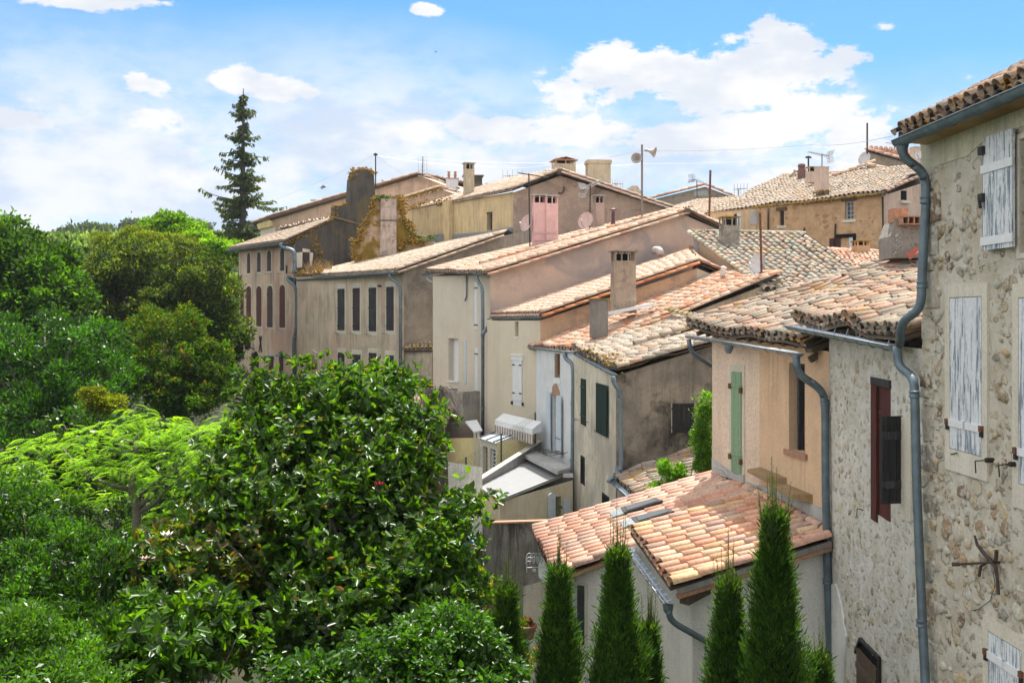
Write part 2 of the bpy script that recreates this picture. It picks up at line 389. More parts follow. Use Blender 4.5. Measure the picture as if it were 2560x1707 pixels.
def tiles(mat, parent, e0, e1, t1, t0, pal, pitch=.24, expo=.36, seg=6, jit=.02, sag=.0, name='roof', under=.06, genoise=0, br=.10, deck=True, rough=0., chan=None):
    """roof patch: eave e0->e1 (left to right as seen), top t0 above e0, t1 above e1"""
    e0, e1, t1, t0 = [np.array(q, dtype=float) for q in (e0, e1, t1, t0)]
    nc = max(2, int(round(np.linalg.norm(e1-e0)/pitch))); L = (np.linalg.norm(t0-e0)+np.linalg.norm(t1-e1))/2
    nr = max(1, int(round(L/expo)))
    def pos(u, v): return ((e0*(1-u)+e1*u)*(1-v)+(t0*(1-u)+t1*u)*v)
    nz = RNG.normal(0, 1, (8, 8))
    def surf(u, v):
        u = np.asarray(u)[:, None]; v = np.asarray(v)[:, None]
        p = pos(u, v); p[:, 2] -= (sag*np.sin(np.pi*np.clip(v, 0, 1))*np.sin(np.pi*np.clip(u, 0, 1)))[:, 0]
        if rough:
            uu = np.clip(u[:, 0], 0, .999)*7; vv = np.clip(v[:, 0], 0, .999)*7; i = uu.astype(int); j = vv.astype(int); fu = uu-i; fv = vv-j
            p[:, 2] += rough*(nz[i, j]*(1-fu)*(1-fv)+nz[i+1, j]*fu*(1-fv)+nz[i, j+1]*(1-fu)*fv+nz[i+1, j+1]*fu*fv)
        return p
    def frame(u, v):
        B = surf(u, v); D = surf(u, v+1./nr)-B; D /= np.linalg.norm(D, axis=1)[:, None]
        S = surf(u+1./nc, v)-B; N = np.cross(S, D); N /= np.linalg.norm(N, axis=1)[:, None]
        if N[0, 2] < 0: N = -N
        S = np.cross(D, N); S /= np.linalg.norm(S, axis=1)[:, None]
        return B, S, D, N
    Vs = []; Fs = []; Cs = []; off = 0
    pal = np.array(pal)
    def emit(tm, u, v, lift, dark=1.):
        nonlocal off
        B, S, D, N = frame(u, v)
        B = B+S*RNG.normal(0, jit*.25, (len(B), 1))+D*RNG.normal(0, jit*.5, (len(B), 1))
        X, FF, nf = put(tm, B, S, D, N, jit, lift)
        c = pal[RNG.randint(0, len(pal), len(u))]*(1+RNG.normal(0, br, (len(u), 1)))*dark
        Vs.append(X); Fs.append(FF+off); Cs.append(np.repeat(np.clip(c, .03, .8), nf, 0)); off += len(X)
    ex = L/nr; pw = np.linalg.norm(e1-e0)/nc
    iu, iv = np.meshgrid((np.arange(nc)+.5)/nc, np.arange(nr)/nr); stag = RNG.normal(0, .12*ex/L, nc)[None]
    cov = tile_tmpl(pw*.40, pw*.33, ex*1.16, seg); u = iu.ravel(); v = (iv+stag).ravel(); v = np.clip(v, 0, 1)
    emit(cov, u, v-.0, pw*.22+.0)
    ch = chan_tmpl(pw*.36, ex*1.2, max(3, seg-2)); iu, iv = np.meshgrid(np.arange(nc+1)/nc, np.arange(nr)/nr-(.02/L))
    emit(ch, np.clip(iu.ravel(), .0, 1.), iv.ravel(), -.02, chan or {T_OLD: .45, T_MOSS: .4, T_MIX: .62}.get(mat, .8))  # channel tiles darkened: moss and dirt, plus shade of the gaps put into colour
    for g in range(genoise):
        u = (np.arange(nc)+(.0 if g % 2 == 0 else .5))/nc+.25/nc; v = np.full(nc, -.0-.10*(genoise-g-1)/L+ .04*g/L)
        emit(tile_tmpl(pw*.42, pw*.40, .4, seg), u, v, -.10*(g+1)+.02, .92)
    o = mesh_obj(name, np.vstack(Vs), np.vstack(Fs), mat, parent, None, np.vstack(Cs), False)
    if not deck: return o
    # boards / mortar bed under the tiles
    gu, gv = np.meshgrid(np.linspace(0, 1, 13), np.linspace(0, 1, 13)); a = surf(gu.ravel(), gv.ravel())
    a[:, 2] -= .045; b = a.copy(); b[:, 2] -= under
    V = np.vstack([a, b]); Fq = []
    for j in range(12):
        for i in range(12):
            q = j*13+i; Fq += [(q, q+1, q+14, q+13), (169+q, 169+q+13, 169+q+14, 169+q+1)]
    rim = [i for i in range(13)]+[13*j+12 for j in range(1, 13)]+[156+i for i in range(11, -1, -1)]+[13*j for j in range(11, 0, -1)]
    for i in range(len(rim)):
        p, q = rim[i], rim[(i+1) % len(rim)]; Fq.append((p, q, 169+q, 169+p))
    mesh_obj('roof_deck', V, np.array(Fq), M['underlay'], o)
    return o
def tile_line(mat, parent, pts, pal, r=.11, L=.36, name='ridge_tiles', seg=7, br=.12, jit=.02, lift=.05, parent_kind=None):
    """row of cover tiles following a polyline, lower end first"""
    pts = [np.array(p, dtype=float) for p in pts]; B = []; D = []
    for a, b in zip(pts[:-1], pts[1:]):
        n = max(1, int(round(np.linalg.norm(b-a)/L))); d = (b-a)/np.linalg.norm(b-a)
        for i in range(n): B.append(a+(b-a)*i/n); D.append(d)
    B = np.array(B); D = np.array(D); S = np.cross(D, [0, 0, 1.]); S /= np.linalg.norm(S, axis=1)[:, None]; N = np.cross(S, D)
    X, FF, nf = put(tile_tmpl(r, r*.85, L*1.15, seg), B, S, D, N, jit, lift)
    pal = np.array(pal); c = pal[RNG.randint(0, len(pal), len(B))]*(1+RNG.normal(0, br, (len(B), 1)))
    return mesh_obj(name, X, FF, mat, parent, None, np.repeat(np.clip(c, .03, .8), nf, 0))
# ------------------------------------------------------------------ walls
def wall(name, mat, parent, segs, zb=-11., extra=None):
    """segs: list of dict(a,b,za,zb_top,holes=[(u0,u1,z0,z1,depth)]) forming an outer skin seen from outside; reveals are modelled"""
    mb = MB()
    for s in segs:
        wl = W(s['a'], s['b']); ta, tb = s['t']; L = wl.len; lo = s.get('lo', zb)
        def top(u): return ta+(tb-ta)*u/L
        H = sorted(s.get('holes', []))
        us = sorted(set([0., L]+[h[0] for h in H]+[h[1] for h in H])); zs = sorted(set([lo]+[h[2] for h in H]+[h[3] for h in H]))
        for i in range(len(us)-1):
            ua, ub = us[i], us[i+1]; um = (ua+ub)/2
            for j in range(len(zs)):
                z0 = zs[j]; last = j == len(zs)-1; z1 = None if last else zs[j+1]
                zm = z0+.01 if last else (z0+z1)/2
                if any(h[0] < um < h[1] and h[2] < zm < h[3] for h in H): continue
                za_, zb_ = (top(ua), top(ub)) if last else (z1, z1)
                mb.quad(wl.at(ua, z0), wl.at(ub, z0), wl.at(ub, zb_), wl.at(ua, za_))
        for (u0, u1, z0, z1, dp) in H:
            A = [wl.at(u0, z0), wl.at(u1, z0), wl.at(u1, z1), wl.at(u0, z1)]; Bq = [wl.at(u0, z0, -dp), wl.at(u1, z0, -dp), wl.at(u1, z1, -dp), wl.at(u0, z1, -dp)]
            for k in range(4): mb.quad(A[k], A[(k+1) % 4], Bq[(k+1) % 4], Bq[k])
        if s.get('poly'):
            mb.add([wl.at(u, z) for (u, z) in s['poly']], [tuple(range(len(s['poly'])))])
    if extra: extra(mb)
    return mb.build(name, mat, parent)
def solid(mb, foot, zb=-11., m=0):
    """foot: loop of (x,y,ztop)"""
    lo = [Vector((x, y, zb)) for x, y, z in foot]; hi = [Vector((x, y, z)) for x, y, z in foot]
    return mb.hexa(lo, hi, m)
def slab(wl, pxs, o0, o1, mat, name, parent):
    mb = MB(); mb.hexa([wl.pt(x, y, o0) for x, y in pxs], [wl.pt(x, y, o1) for x, y in pxs]); return mb.build(name, mat, parent)
# ------------------------------------------------------------------ gutters and pipes
def gutter(parent, pts, r=.075, mat='zinc', step=.55, name='gutter', brk=True, seg=8):
    """open half round gutter along pts (rim centre), with straps"""
    pts = [Vector(p) for p in pts]; mb = MB(); k = seg+1; vs = []; fs = []
    for i, p in enumerate(pts):
        d = (pts[min(i+1, len(pts)-1)]-pts[max(0, i-1)]); d.z = 0; d.normalize(); s = Vector((d.y, -d.x, 0))
        for rr in (r, r-.008):
            for j in range(k):
                a = math.pi+math.pi*j/seg; vs.append(p+s*math.cos(a)*rr+Vector((0, 0, math.sin(a)*rr)))
    n = 2*k
    for i in range(len(pts)-1):
        for j in range(seg):
            fs.append((i*n+j, i*n+j+1, (i+1)*n+j+1, (i+1)*n+j)); fs.append((i*n+k+j, (i+1)*n+k+j, (i+1)*n+k+j+1, i*n+k+j+1))
        for j in (0, seg): fs.append((i*n+j, (i+1)*n+j, (i+1)*n+k+j, i*n+k+j))
    for i in (0, len(pts)-1): fs.append(tuple(i*n+j for j in range(k)))
    mb.add(vs, fs)
    d = pts[-1]-pts[0]; dd = Vector((d.x, d.y, 0)).normalized(); s = Vector((dd.y, -dd.x, 0))
    for sg in (-1, 1):                               # rolled rims
        mb.tube([p+s*r*sg for p in pts], .009, 5)
    g = mb.build(name, M[mat], parent, True)
    if brk:
        mb = MB()
        for a, b in zip(pts[:-1], pts[1:]):
            n_ = max(1, int((b-a).length/step))
            for i in range(n_):
                p = a+(b-a)*((i+.5)/n_)
                q = [p+s*math.cos(t)*(r+.006)+Vector((0, 0, math.sin(t)*(r+.006))) for t in [math.pi+math.pi*j/8 for j in range(9)]]
                mb.tube(q, .007, 4)
        mb.build('gutter_strap', M['pipe'], g)
    return g
def downpipe(parent, pts, r=.05, mat='pipe', collars=(), rb=.25, name='downpipe'):
    mb = MB(); q = bend(pts, rb); mb.tube(q, r, 12)
    for c in collars:
        c = Vector(c); mb.lathe([(r*1.0, -.05), (r*1.22, -.045), (r*1.22, -.03), (r*1.08, -.02), (r*1.08, .02), (r*1.22, .03), (r*1.22, .045), (r, .05)], c, (0, 0, 1), 12)
    return mb.build(name, M[mat], parent, True)
# ------------------------------------------------------------------ shutters and windows
def leaf(wl, u0, u1, z0, z1, off, mat, parent, arch=0., planks=3, bars=(.12, .5, .88), barmat='iron', hinge=1, th=.035, gap=.006, barw=.05, name='shutter', side=0):
    """plank shutter flat against the wall; arch: rise of the round head"""
    mb = MB(); wd = (u1-u0)/planks; uc = (u0+u1)/2; hw = (u1-u0)/2
    if side == -1: uc, hw = u1, (u1-u0)
    if side == 1: uc, hw = u0, (u1-u0)
    def tz(u): return z1-arch+arch*math.sqrt(max(0., 1-((u-uc)/hw)**2)) if arch else z1
    for i in range(planks):
        a = u0+i*wd+gap*.5; b = u0+(i+1)*wd-gap*.5; K = 5 if arch else 1
        base = [(a, z0), (b, z0)]+[(b+(a-b)*j/K, tz(b+(a-b)*j/K)) for j in range(K+1)]
        mb.hexa([wl.at(u, z, off) for u, z in base], [wl.at(u, z, off+th) for u, z in base])
    if bars:
        for f in bars:
            z = z0+(z1-arch-z0)*f
            mb.wbox(wl, u0-.03*hinge, u1+.03*hinge, z-barw/2, z+barw/2, off+th, off+th+.018, 1)
    return mb.build(name, [mat, M[barmat]], parent)
def surround(wl, u0, u1, z0, z1, bw, o1, mat, parent, top=None, bot=None, name='window_surround', arch=0.):
    mb = MB(); t = bw if top is None else top; b = bw if bot is None else bot
    if arch:
        K = 8; uc = (u0+u1)/2; hi = (u1-u0)/2; ho = hi+bw
        zi = z1-arch
        mb.wbox(wl, u0-bw, u0, z0-b, zi, 0, o1); mb.wbox(wl, u1, u1+bw, z0-b, zi, 0, o1)
        if b > 0: mb.wbox(wl, u0, u1, z0-b, z0, 0, o1)
        for j in range(K):
            p = []
            for (q, rr, rz) in ((j, hi, arch), (j+1, hi, arch), (j+1, ho, arch+t), (j, ho, arch+t)):
                a = math.pi*q/K; p.append((uc-rr*math.cos(a), zi+rz*math.sin(a)))
            mb.hexa([wl.at(u, z, 0) for u, z in p], [wl.at(u, z, o1) for u, z in p])
    else:
        mb.wbox(wl, u0-bw, u0, z0, z1, 0, o1); mb.wbox(wl, u1, u1+bw, z0, z1, 0, o1)
        if t > 0: mb.wbox(wl, u0-bw, u1+bw, z1, z1+t, 0, o1)
        if b > 0: mb.wbox(wl, u0-bw, u1+bw, z0-b, z0, 0, o1)
    return mb.build(name, mat, parent)
def window(parent, wl, rect, mats, arch=0., bw=.1, so=.012, smat='surround', planks=2, bars=(.12, .5, .88), sill=True, leaves=1, off=.0, hook=True, barmat='iron', top=None, bot=None, label=None):
    """closed shutters in a flat surround: window > shutter(s)"""
    u0, u1, z0, z1 = wl.rect(*rect)
    if u1 < u0: u0, u1 = u1, u0
    wn = surround(wl, u0, u1, z0, z1, bw, so, M[smat], parent, top, bot, 'window', arch)
    if label: wn['label'] = label
    if isinstance(mats, str): mats = [mats]*leaves
    w_ = (u1-u0)/leaves
    for i in range(leaves):
        sd_ = 0 if leaves == 1 else (-1 if i == 0 else 1)
        leaf(wl, u0+i*w_+.004, u0+(i+1)*w_-.004, z0, z1, so*.4+off, M[mats[i]], wn, arch, planks, bars, barmat, side=sd_)
    if hook:
        mb = MB(); mb.tube([wl.at(u0-bw-.25, z0-.16, .0), wl.at(u0-bw-.25, z0-.16, .06), wl.at(u0+(u1-u0)*.3, z0-.17, .07)], .012, 4)
        mb.build('shutter_stay', M['iron'], wn)
    return wn
def dark_window(parent, wl, h, frame='bluewhite', bars=(1, 3), name='window', fw=.05):
    """glazed frame at the back of a modelled hole h=(u0,u1,z0,z1,depth)"""
    u0, u1, z0, z1, dp = h; mb = MB(); o0, o1 = -dp+.003, -dp+.06
    mb.wbox(wl, u0, u0+fw, z0, z1, o0, o1); mb.wbox(wl, u1-fw, u1, z0, z1, o0, o1); mb.wbox(wl, u0+fw, u1-fw, z0, z0+fw, o0, o1); mb.wbox(wl, u0+fw, u1-fw, z1-fw, z1, o0, o1)
    for i in range(1, bars[0]+1):
        u = u0+(u1-u0)*i/(bars[0]+1); mb.wbox(wl, u-.015, u+.015, z0+fw, z1-fw, o0+.01, o1-.01)
    for j in range(1, bars[1]+1):
        z = z0+(z1-z0)*j/(bars[1]+1); mb.wbox(wl, u0+fw, u1-fw, z-.014, z+.014, o0+.012, o1-.008)
    wn = mb.build(name, M[frame], parent)
    mb = MB(); mb.wbox(wl, u0+.002, u1-.002, z0+.002, z1-.002, -dp-.01, -dp+.012); mb.build('pane', M['glass'], wn)
    return wn
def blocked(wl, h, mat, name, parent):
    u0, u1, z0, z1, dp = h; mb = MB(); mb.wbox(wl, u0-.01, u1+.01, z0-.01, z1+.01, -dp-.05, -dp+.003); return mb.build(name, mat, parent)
# ------------------------------------------------------------------ roof furniture
def chimney(parent, base, top, sx, sy, rz, mat, cap='slots', capmat=None, name='chimney', taper=0., nslot=3, slab_=.05, over=.06):
    """base, top: points at the bottom and top centre (vertical stack)"""
    bx, by, zb = base; zt = top; mb = MB(); ca, sa = math.cos(rz), math.sin(rz); cm = capmat or M['cement']
    def ring(k, z): return [Vector((bx+ca*x*k-sa*y*k, by+sa*x*k+ca*y*k, z)) for x, y in ((-sx/2, -sy/2), (sx/2, -sy/2), (sx/2, sy/2), (-sx/2, sy/2))]
    hb = zt-zb; ht = min(.34, hb*.25) if cap in ('slots', 'tiles') else 0
    zz = zt-slab_-ht; k1 = 1-taper
    lo = ring(1+taper*.6, zb); mid = ring(1., zb+min(.35, hb*.25)); hi = ring(k1, zz)
    mb.hexa(lo, mid); mb.hexa([p+Vector((0, 0, .0)) for p in mid], hi)
    ch = mb.build(name, mat, parent)
    mb = MB()
    if ht:
        ns = nslot; t = .05
        for (ax, ln, dp) in ((0, sx*k1, sy*k1), (1, sy*k1, sx*k1)):
            for i in range(ns+1):
                f = -ln/2+t/2+(ln-t)*i/ns
                for s in (-1, 1):
                    if ax == 1 and i in (0, ns): continue
                    x, y = (f, s*(dp/2-t/2)) if ax == 0 else (s*(dp/2-t/2), f)
                    mb.box((bx+ca*x-sa*y, by+sa*x+ca*y, zz+ht/2), t, t, ht, 0, rz)
        mb.build('chimney_pot_slots', mat, ch)
        m2 = MB(); m2.box((bx, by, zz+ht*.4), sx*k1*.55, sy*k1*.55, ht*.8, 0, rz); m2.build('flue', M['black'], ch)
        mb = MB()
    if cap == 'pots':
        for i in (-1, 1):
            x = i*sx*.27; c = Vector((bx+ca*x, by+sa*x, zt-slab_))
            mb.lathe([(.09, 0), (.1, .25), (.12, .27), (.12, .33), (.07, .34), (.07, .45), (.13, .46), (.13, .52), (.05, .56)], c+Vector((0, 0, slab_)), (0, 0, 1), 12)
    mb.box((bx, by, zt-slab_/2), sx*k1+over*2, sy*k1+over*2, slab_, 0, rz)
    cp = mb.build('chimney_cap', cm, ch)
    if cap == 'tiles':
        for s in (-1, 1):
            x = s*sx*.3; a = Vector((bx+ca*x*1.5, by+sa*x*1.5, zt-.02)); a2 = Vector((bx+ca*x*.1, by+sa*x*.1, zt+.12))
            dy = Vector((-sa, ca, 0))*(sy*.5)
            tiles(T_MIX, ch, a-dy, a+dy, a2+dy, a2-dy, PAL_OR, .16, .3, 5, name='cap_tiles', deck=False)
    return ch
def dish(label, c, r, aim, mat='dish', group=None):
    c = Vector(c); aim = Vector(aim).normalized(); t = thing('satellite_dish', label, 'satellite dish', c, group)
    mb = MB(); pr = [(r*i/6, r*.22*(i/6)**2) for i in range(1, 7)]
    mb.lathe([(.001, 0)]+pr, c-aim*r*.1, aim, 22); mb.lathe([(.001, -.012)]+[(a, b-.012) for a, b in pr], c-aim*r*.1, aim, 22)
    mb.build('reflector', M[mat], t, True)
    side = aim.cross(Vector((0, 0, 1))).normalized(); dn = side.cross(aim).normalized()
    if dn.z > 0: dn = -dn
    mb = MB(); f = c+aim*r*.95+dn*r*.25; mb.tube([c+dn*r*.95, f+dn*r*.3, f], .014, 5); mb.build('feed_arm', M['alu'], t)
    mb = MB(); mb.lathe([(.03, -.06), (.045, -.02), (.045, .03), (.001, .03)], f, -aim, 10); mb.build('receiver', M['white'], t)
    mb = MB(); mb.beam(c-aim*r*.12, c-aim*(r*.12+.16), .1, .14); mb.build('bracket', M['iron'], t)
    return t
def yagi(label, base, top, boom_dir, L=1.2, n=9, el=.28, kind='yagi', mat='iron', rad=.016, boommat='alu', group=None):
    """mast from base to top with an aerial near the top"""
    base = Vector(base); top = Vector(top); t = thing('tv_antenna', label, 'antenna', base, group)
    mb = MB(); mb.tube([base, top], rad, 6); mb.build('mast', M[mat], t)
    bd = Vector(boom_dir).normalized(); sd_ = bd.cross(Vector((0, 0, 1)))
    if sd_.length < .1: sd_ = Vector((1, 0, 0))
    sd_.normalize(); mb = MB(); a = top-bd*L*.35-Vector((0, 0, .05)); b = top+bd*L*.65-Vector((0, 0, .05))
    if kind == 'grid':
        up = Vector((0, 0, 1)); h = L*.5
        for s in (-1, 1):
            c0 = top-Vector((0, 0, h*.9))+sd_*.02
            for i in range(7):
                zz = h*.9*(i/3-1)
                mb.tube([c0+sd_*s*.04+up*zz, c0+sd_*s*el+up*zz], rad*.45, 4)
            for q in (.35, 1.): mb.tube([c0+sd_*s*el*q-up*h*.9, c0+sd_*s*el*q+up*h*.9], rad*.45, 4)
        for i in range(3): mb.box(top-Vector((0, 0, h*(.5+.4*i)))-bd*.06, .06, .06, .1)
    else:
        mb.tube([a, b], rad*.8, 5)
        for i in range(n):
            c = a+(b-a)*((i+.5)/n); e = el*(1-.35*i/n); mb.tube([c-sd_*e, c+sd_*e], rad*.5, 4)
        if kind == 'refl':
            for s in (-1, 1):
                for i in range(5):
                    c = a+Vector((0, 0, s*(.06+.07*i)))-bd*.03*i; mb.tube([c-sd_*el*.9, c+sd_*el*.9], rad*.5, 4)
                mb.tube([a+sd_*.1, a+sd_*.1+Vector((0, 0, s*.36))-bd*.14], rad*.5, 4)
        elif kind == 'vert':
            for i in range(5):
                c = a+(b-a)*i/4; mb.tube([c-Vector((0, 0, el)), c+Vector((0, 0, el))], rad*.5, 4)
    mb.build('aerial', M[boommat], t)
    return t
def moss_line(parent, pts, r=.09, n=26, mat='moss', spread=.06, name='moss'):
    n = int(n*5); r = r*.42; spread = spread*1.35
    mb = MB(); pts = [Vector(p) for p in pts]; L = [(b-a).length for a, b in zip(pts[:-1], pts[1:])]; tot = sum(L)
    rd = random.Random(len(pts)*31+n)
    for i in range(n):
        q = rd.random()*tot; k = 0
        while q > L[k] and k < len(L)-1: q -= L[k]; k += 1
        c = pts[k]+(pts[k+1]-pts[k])*(q/max(L[k], 1e-6))+Vector((rd.gauss(0, spread), rd.gauss(0, spread), rd.gauss(0, spread*.5)))
        rr = r*rd.uniform(.4, 1.2); vs = []; fs = []
        for a_ in range(4):
            for b_ in range(6):
                th = math.pi*(a_+.4)/4; ph = 2*math.pi*b_/6; k2 = rr*rd.uniform(.7, 1.2)
                vs.append(c+Vector((math.sin(th)*math.cos(ph)*k2, math.sin(th)*math.sin(ph)*k2, math.cos(th)*k2*.7)))
        fs = [(a_*6+b_, a_*6+(b_+1) % 6, (a_+1)*6+(b_+1) % 6, (a_+1)*6+b_) for a_ in range(3) for b_ in range(6)]+[tuple(range(6)), tuple(range(18, 24))]
        mb.add(vs, fs)
    return mb.build(name, M[mat], parent, True)
def wire(label, pts, sagz=.3, r=.012, k=10):
    mb = MB(); pts = [Vector(p) for p in pts]
    for a, b in zip(pts[:-1], pts[1:]):
        q = [a+(b-a)*i/k-Vector((0, 0, sagz*4*(i/k)*(1-i/k))) for i in range(k+1)]; mb.tube(q, r, 4)
    o = mb.build('overhead_wire', M['alu']); return tag(o, label, 'wire')
# ------------------------------------------------------------------ stones standing out of rubble walls
def stonemat():
    m, t, p, o = new_mat('field_stone'); ps = t.pos(); c = attr(t)
    v = t.ramp(t.noise(ps, 18, 7, .75).outputs[0], .3, .7, .65, 1.3)
    c = t.mix(1., c, t('ShaderNodeCombineColor', {0: v, 1: v, 2: v}).outputs[0], 'MULTIPLY')
    c = t.mix(t.ramp(t.noise(ps, 7, 7, .75).outputs[0], .48, .58, 0., .9), c, (.58, .55, .47))
    setc(t, p, 'Base Color', c); p.inputs['Roughness'].default_value = .95; p.inputs['Specular IOR Level'].default_value = .15
    bump(t, p, t.noise(ps, 22, 7, .8).outputs[0], .9, .03); return m
SPAL_F = 1.2
M['stone'] = stonemat()
SPAL = [(.25, .20, .13), (.36, .30, .21), (.25, .22, .18), (.44, .40, .32), (.31, .22, .14), (.33, .32, .28), (.38, .29, .17), (.20, .14, .10), (.48, .45, .38), (.5, .46, .38)]
def stones(parent, wl, u0, u1, z0, z1, n, size, avoid=(), prot=(.015, .05), seed=1, asp=1.5, name='stonework', pal=SPAL, spacing=.8):
    rd = random.Random(seed); mb = MB(); done = []
    tries = 0
    while len(done) < n and tries < n*30:
        tries += 1
        u = rd.uniform(u0, u1); z = rd.uniform(z0, z1); r = rd.uniform(*size)*rd.choice((1, 1, .7, .6))
        if any(a-r*.8 < u < b+r*.8 and c-r*.5 < z < d_+r*.5 for a, b, c, d_ in avoid): continue
        if any((u-q[0])**2+((z-q[1])*1.35)**2 < ((r+q[2])*spacing)**2 for q in done): continue
        done.append((u, z, r)); K = 11; ph = rd.uniform(0, .6); w_ = r*rd.uniform(.8, asp)*.8; h_ = r*rd.uniform(.45, .85); ro = rd.gauss(0, .35)
        pr = rd.uniform(*prot); rad = [rd.uniform(.55, 1.2) for _ in range(K)]; vs = []; c = rd.choice(pal); kk = rd.uniform(1.0, 1.5); c = tuple(min(.6, x*kk) for x in c)
        for (k, o_) in ((1.08, -.02), (.98, pr*.55), (.72, pr*.95)):
            for j in range(K):
                a = 2*math.pi*j/K+ph; x = math.cos(a)*w_*rad[j]*k; y = math.sin(a)*h_*rad[j]*k
                vs.append(wl.at(u+x*math.cos(ro)-y*math.sin(ro), z+x*math.sin(ro)+y*math.cos(ro), o_*rd.uniform(.85, 1.15)))
        vs.append(wl.at(u, z, pr*rd.uniform(.8, 1.1)))
        fs = [(i*K+j, i*K+(j+1) % K, (i+1)*K+(j+1) % K, (i+1)*K+j) for i in range(2) for j in range(K)]+[(2*K+j, 2*K+(j+1) % K, 3*K) for j in range(K)]
        mb.add(vs, fs, 0, c)
    return mb.build(name, M['stone'], parent, True)
def onplane(a, b, c, px, py, off=0.):
    a, b, c = Vector(a), Vector(b), Vector(c); n = (b-a).cross(c-a).normalized()
    if n.z < 0: n = -n
    d = Vector(((px-HX)/F, 1, (HY-py)/F)); return d*((a+n*off).dot(n)/d.dot(n)) if True else None
def roundtop(wl, px0, py0, px1, py1): return wl.rect(px0, py0, px1, py1)
def loopwalls(mat, parent, loop, holes={}, zb=-11., name='wall', tri={}):
    segs = []; n = len(loop)
    for i in range(n):
        a, b = loop[i], loop[(i+1) % n]
        segs.append(dict(a=a[:2], b=b[:2], t=(a[2], b[2]), holes=holes.get(i, [])))
    return wall(name, mat, parent, segs, zb)
# ================================================================== A: near stone house at the right edge
RUB_A = rubble('rubble_cream', (.62, .59, .51), (.47, .43, .34), [(.46, .36, .23), (.52, .46, .34), (.38, .33, .26), (.50, .47, .39), (.60, .55, .44), (.40, .29, .19), (.54, .43, .27)], .9, 3.6, 0., 1.)
RUB_B = rubble('rubble_pale', (.68, .67, .62), (.56, .54, .47), [(.54, .47, .35), (.60, .56, .47), (.46, .41, .34), (.62, .60, .54), (.56, .49, .37)], .8, 5., 3., 1.)
tA = thing('stone_house', 'rough cream rubble stone house with flaking white shutters at the right edge', 'house', (5.7, 14.4, -9))
wA = W((5.692, 14.2), (6.14, 3.0))
lA = [(5.692, 14.2, 2.40), (6.14, 3.0, 2.40), (12.1, 3.2, 5.3), (11.7, 14.6, 5.3)]
hA = wA.rect(2552, 335, 2640, 628); hA = (hA[0], hA[0]+1.0, hA[2], hA[3], .3)
hA3 = wA.rect(2552, 740, 2660, 1225); hA4 = wA.rect(2475, 1598, 2640, 2100)
loopwalls(RUB_A, tA, lA, {0: [hA]})
dark_window(tA, wA, hA, 'wood', (1, 3))
z_ = 2.4
slab(wA, [(2300, 340), (2700, 180), (2700, 250), (2545, 322), (2470, 345), (2420, 390), (2310, 425)], 0, .012, plaster('smooth_render', (.42, .42, .33), (.36, .35, .27), stain=.2, streak=.3, bm=.2), 'render_patch', tA)
u0, u1, z0, z1 = wA.rect(2475, 334, 2549, 622)
wn = surround(wA, hA[0], hA[1], hA[2], hA[3], .06, .02, M['surround'], tA, name='window')
leaf(wA, u0, u1, z0, z1, .05, M['flaky'], wn, 0, 4, (.08, .72), 'white', 1, .04, .005, .1)
mb = MB(); mb.tube([wA.at(u0-.03, z0+.02, .06), wA.at(u0-.03, z1-.12, .06)], .016, 6)
for zz in (z1-.15, z0+(z1-z0)*.47): mb.wbox(wA, u0-.05, u0+.06, zz-.05, zz+.05, .05, .13)
mb.tube([wA.at(u0-.03, z0+(z1-z0)*.47, .12), wA.at(u0+.06, z0+(z1-z0)*.38, .15)], .02, 6); mb.build('espagnolette', M['iron'], wn)
def big_window(rect, lab=None, top=.16, bot=.28, bw=.13, bars=(.17,)):
    u0, u1, z0, z1 = wA.rect(*rect); wn = surround(wA, u0, u1, z0, z1, bw, .03, M['surround'], tA, top, bot, 'window')
    um = (u0+u1)/2
    leaf(wA, u0+.01, um-.004, z0+.01, z1-.01, .0, M['flaky'], wn, 0, 3, bars, 'white', 1, .03, .004, .09)
    leaf(wA, um+.004, u1-.01, z0+.01, z1-.01, .0, M['flaky'], wn, 0, 3, bars, 'white', 1, .03, .004, .09)
    for f in bars:
        z = z0+(z1-z0)*f
        for u in (u0-.03, u1+.02): mb = MB(); mb.wbox(wA, u-.03, u+.03, z-.02, z+.05, .03, .07, 0); mb.wbox(wA, u-.028, u+.028, z-.09, z-.02, .03, .06, 1); mb.build('hinge_pin', [M['rust'], M['iron']], wn)
    return wn, (u0, u1, z0, z1)
w2, r2 = big_window((2379, 742, 2460, 1131)); w3, r3 = big_window((2552, 742, 2645, 1222)); w4, r4 = big_window((2476, 1600, 2560, 2020), bars=(.2, .86))
for (px, py) in ((2462, 1150), (2522, 1160)):
    mb = MB(); a = wA.pt(px+22, py, 0); mb.tube([a, wA.pt(px+22, py, .10)], .03, 8); mb.tube([wA.pt(px+20, py, .09), wA.pt(px, py+2, .12), wA.pt(px+2, py+32, .12)], .009, 5); mb.build('shutter_stay', M['iron'], tA)
mb = MB(); a = wA.pt(2383, 1135, .03); mb.tube([a, wA.pt(2404, 1132, .06)], .008, 5)
mb.build('shutter_stay', M['iron'], tA)
av = [(r[0]-.2, r[1]+.2, r[2]-.35, r[3]+.22) for r in (r2, r3, r4)]+[(hA[0]-.9, hA[1]+.3, hA[2]-.1, hA[3]+.2), (-1, 12, 1.35, 3)]
stones(tA, wA, .25, 5.6, -6.2, 1.5, 620, (.04, .20), av, (.006, .035), 5, spacing=.64)
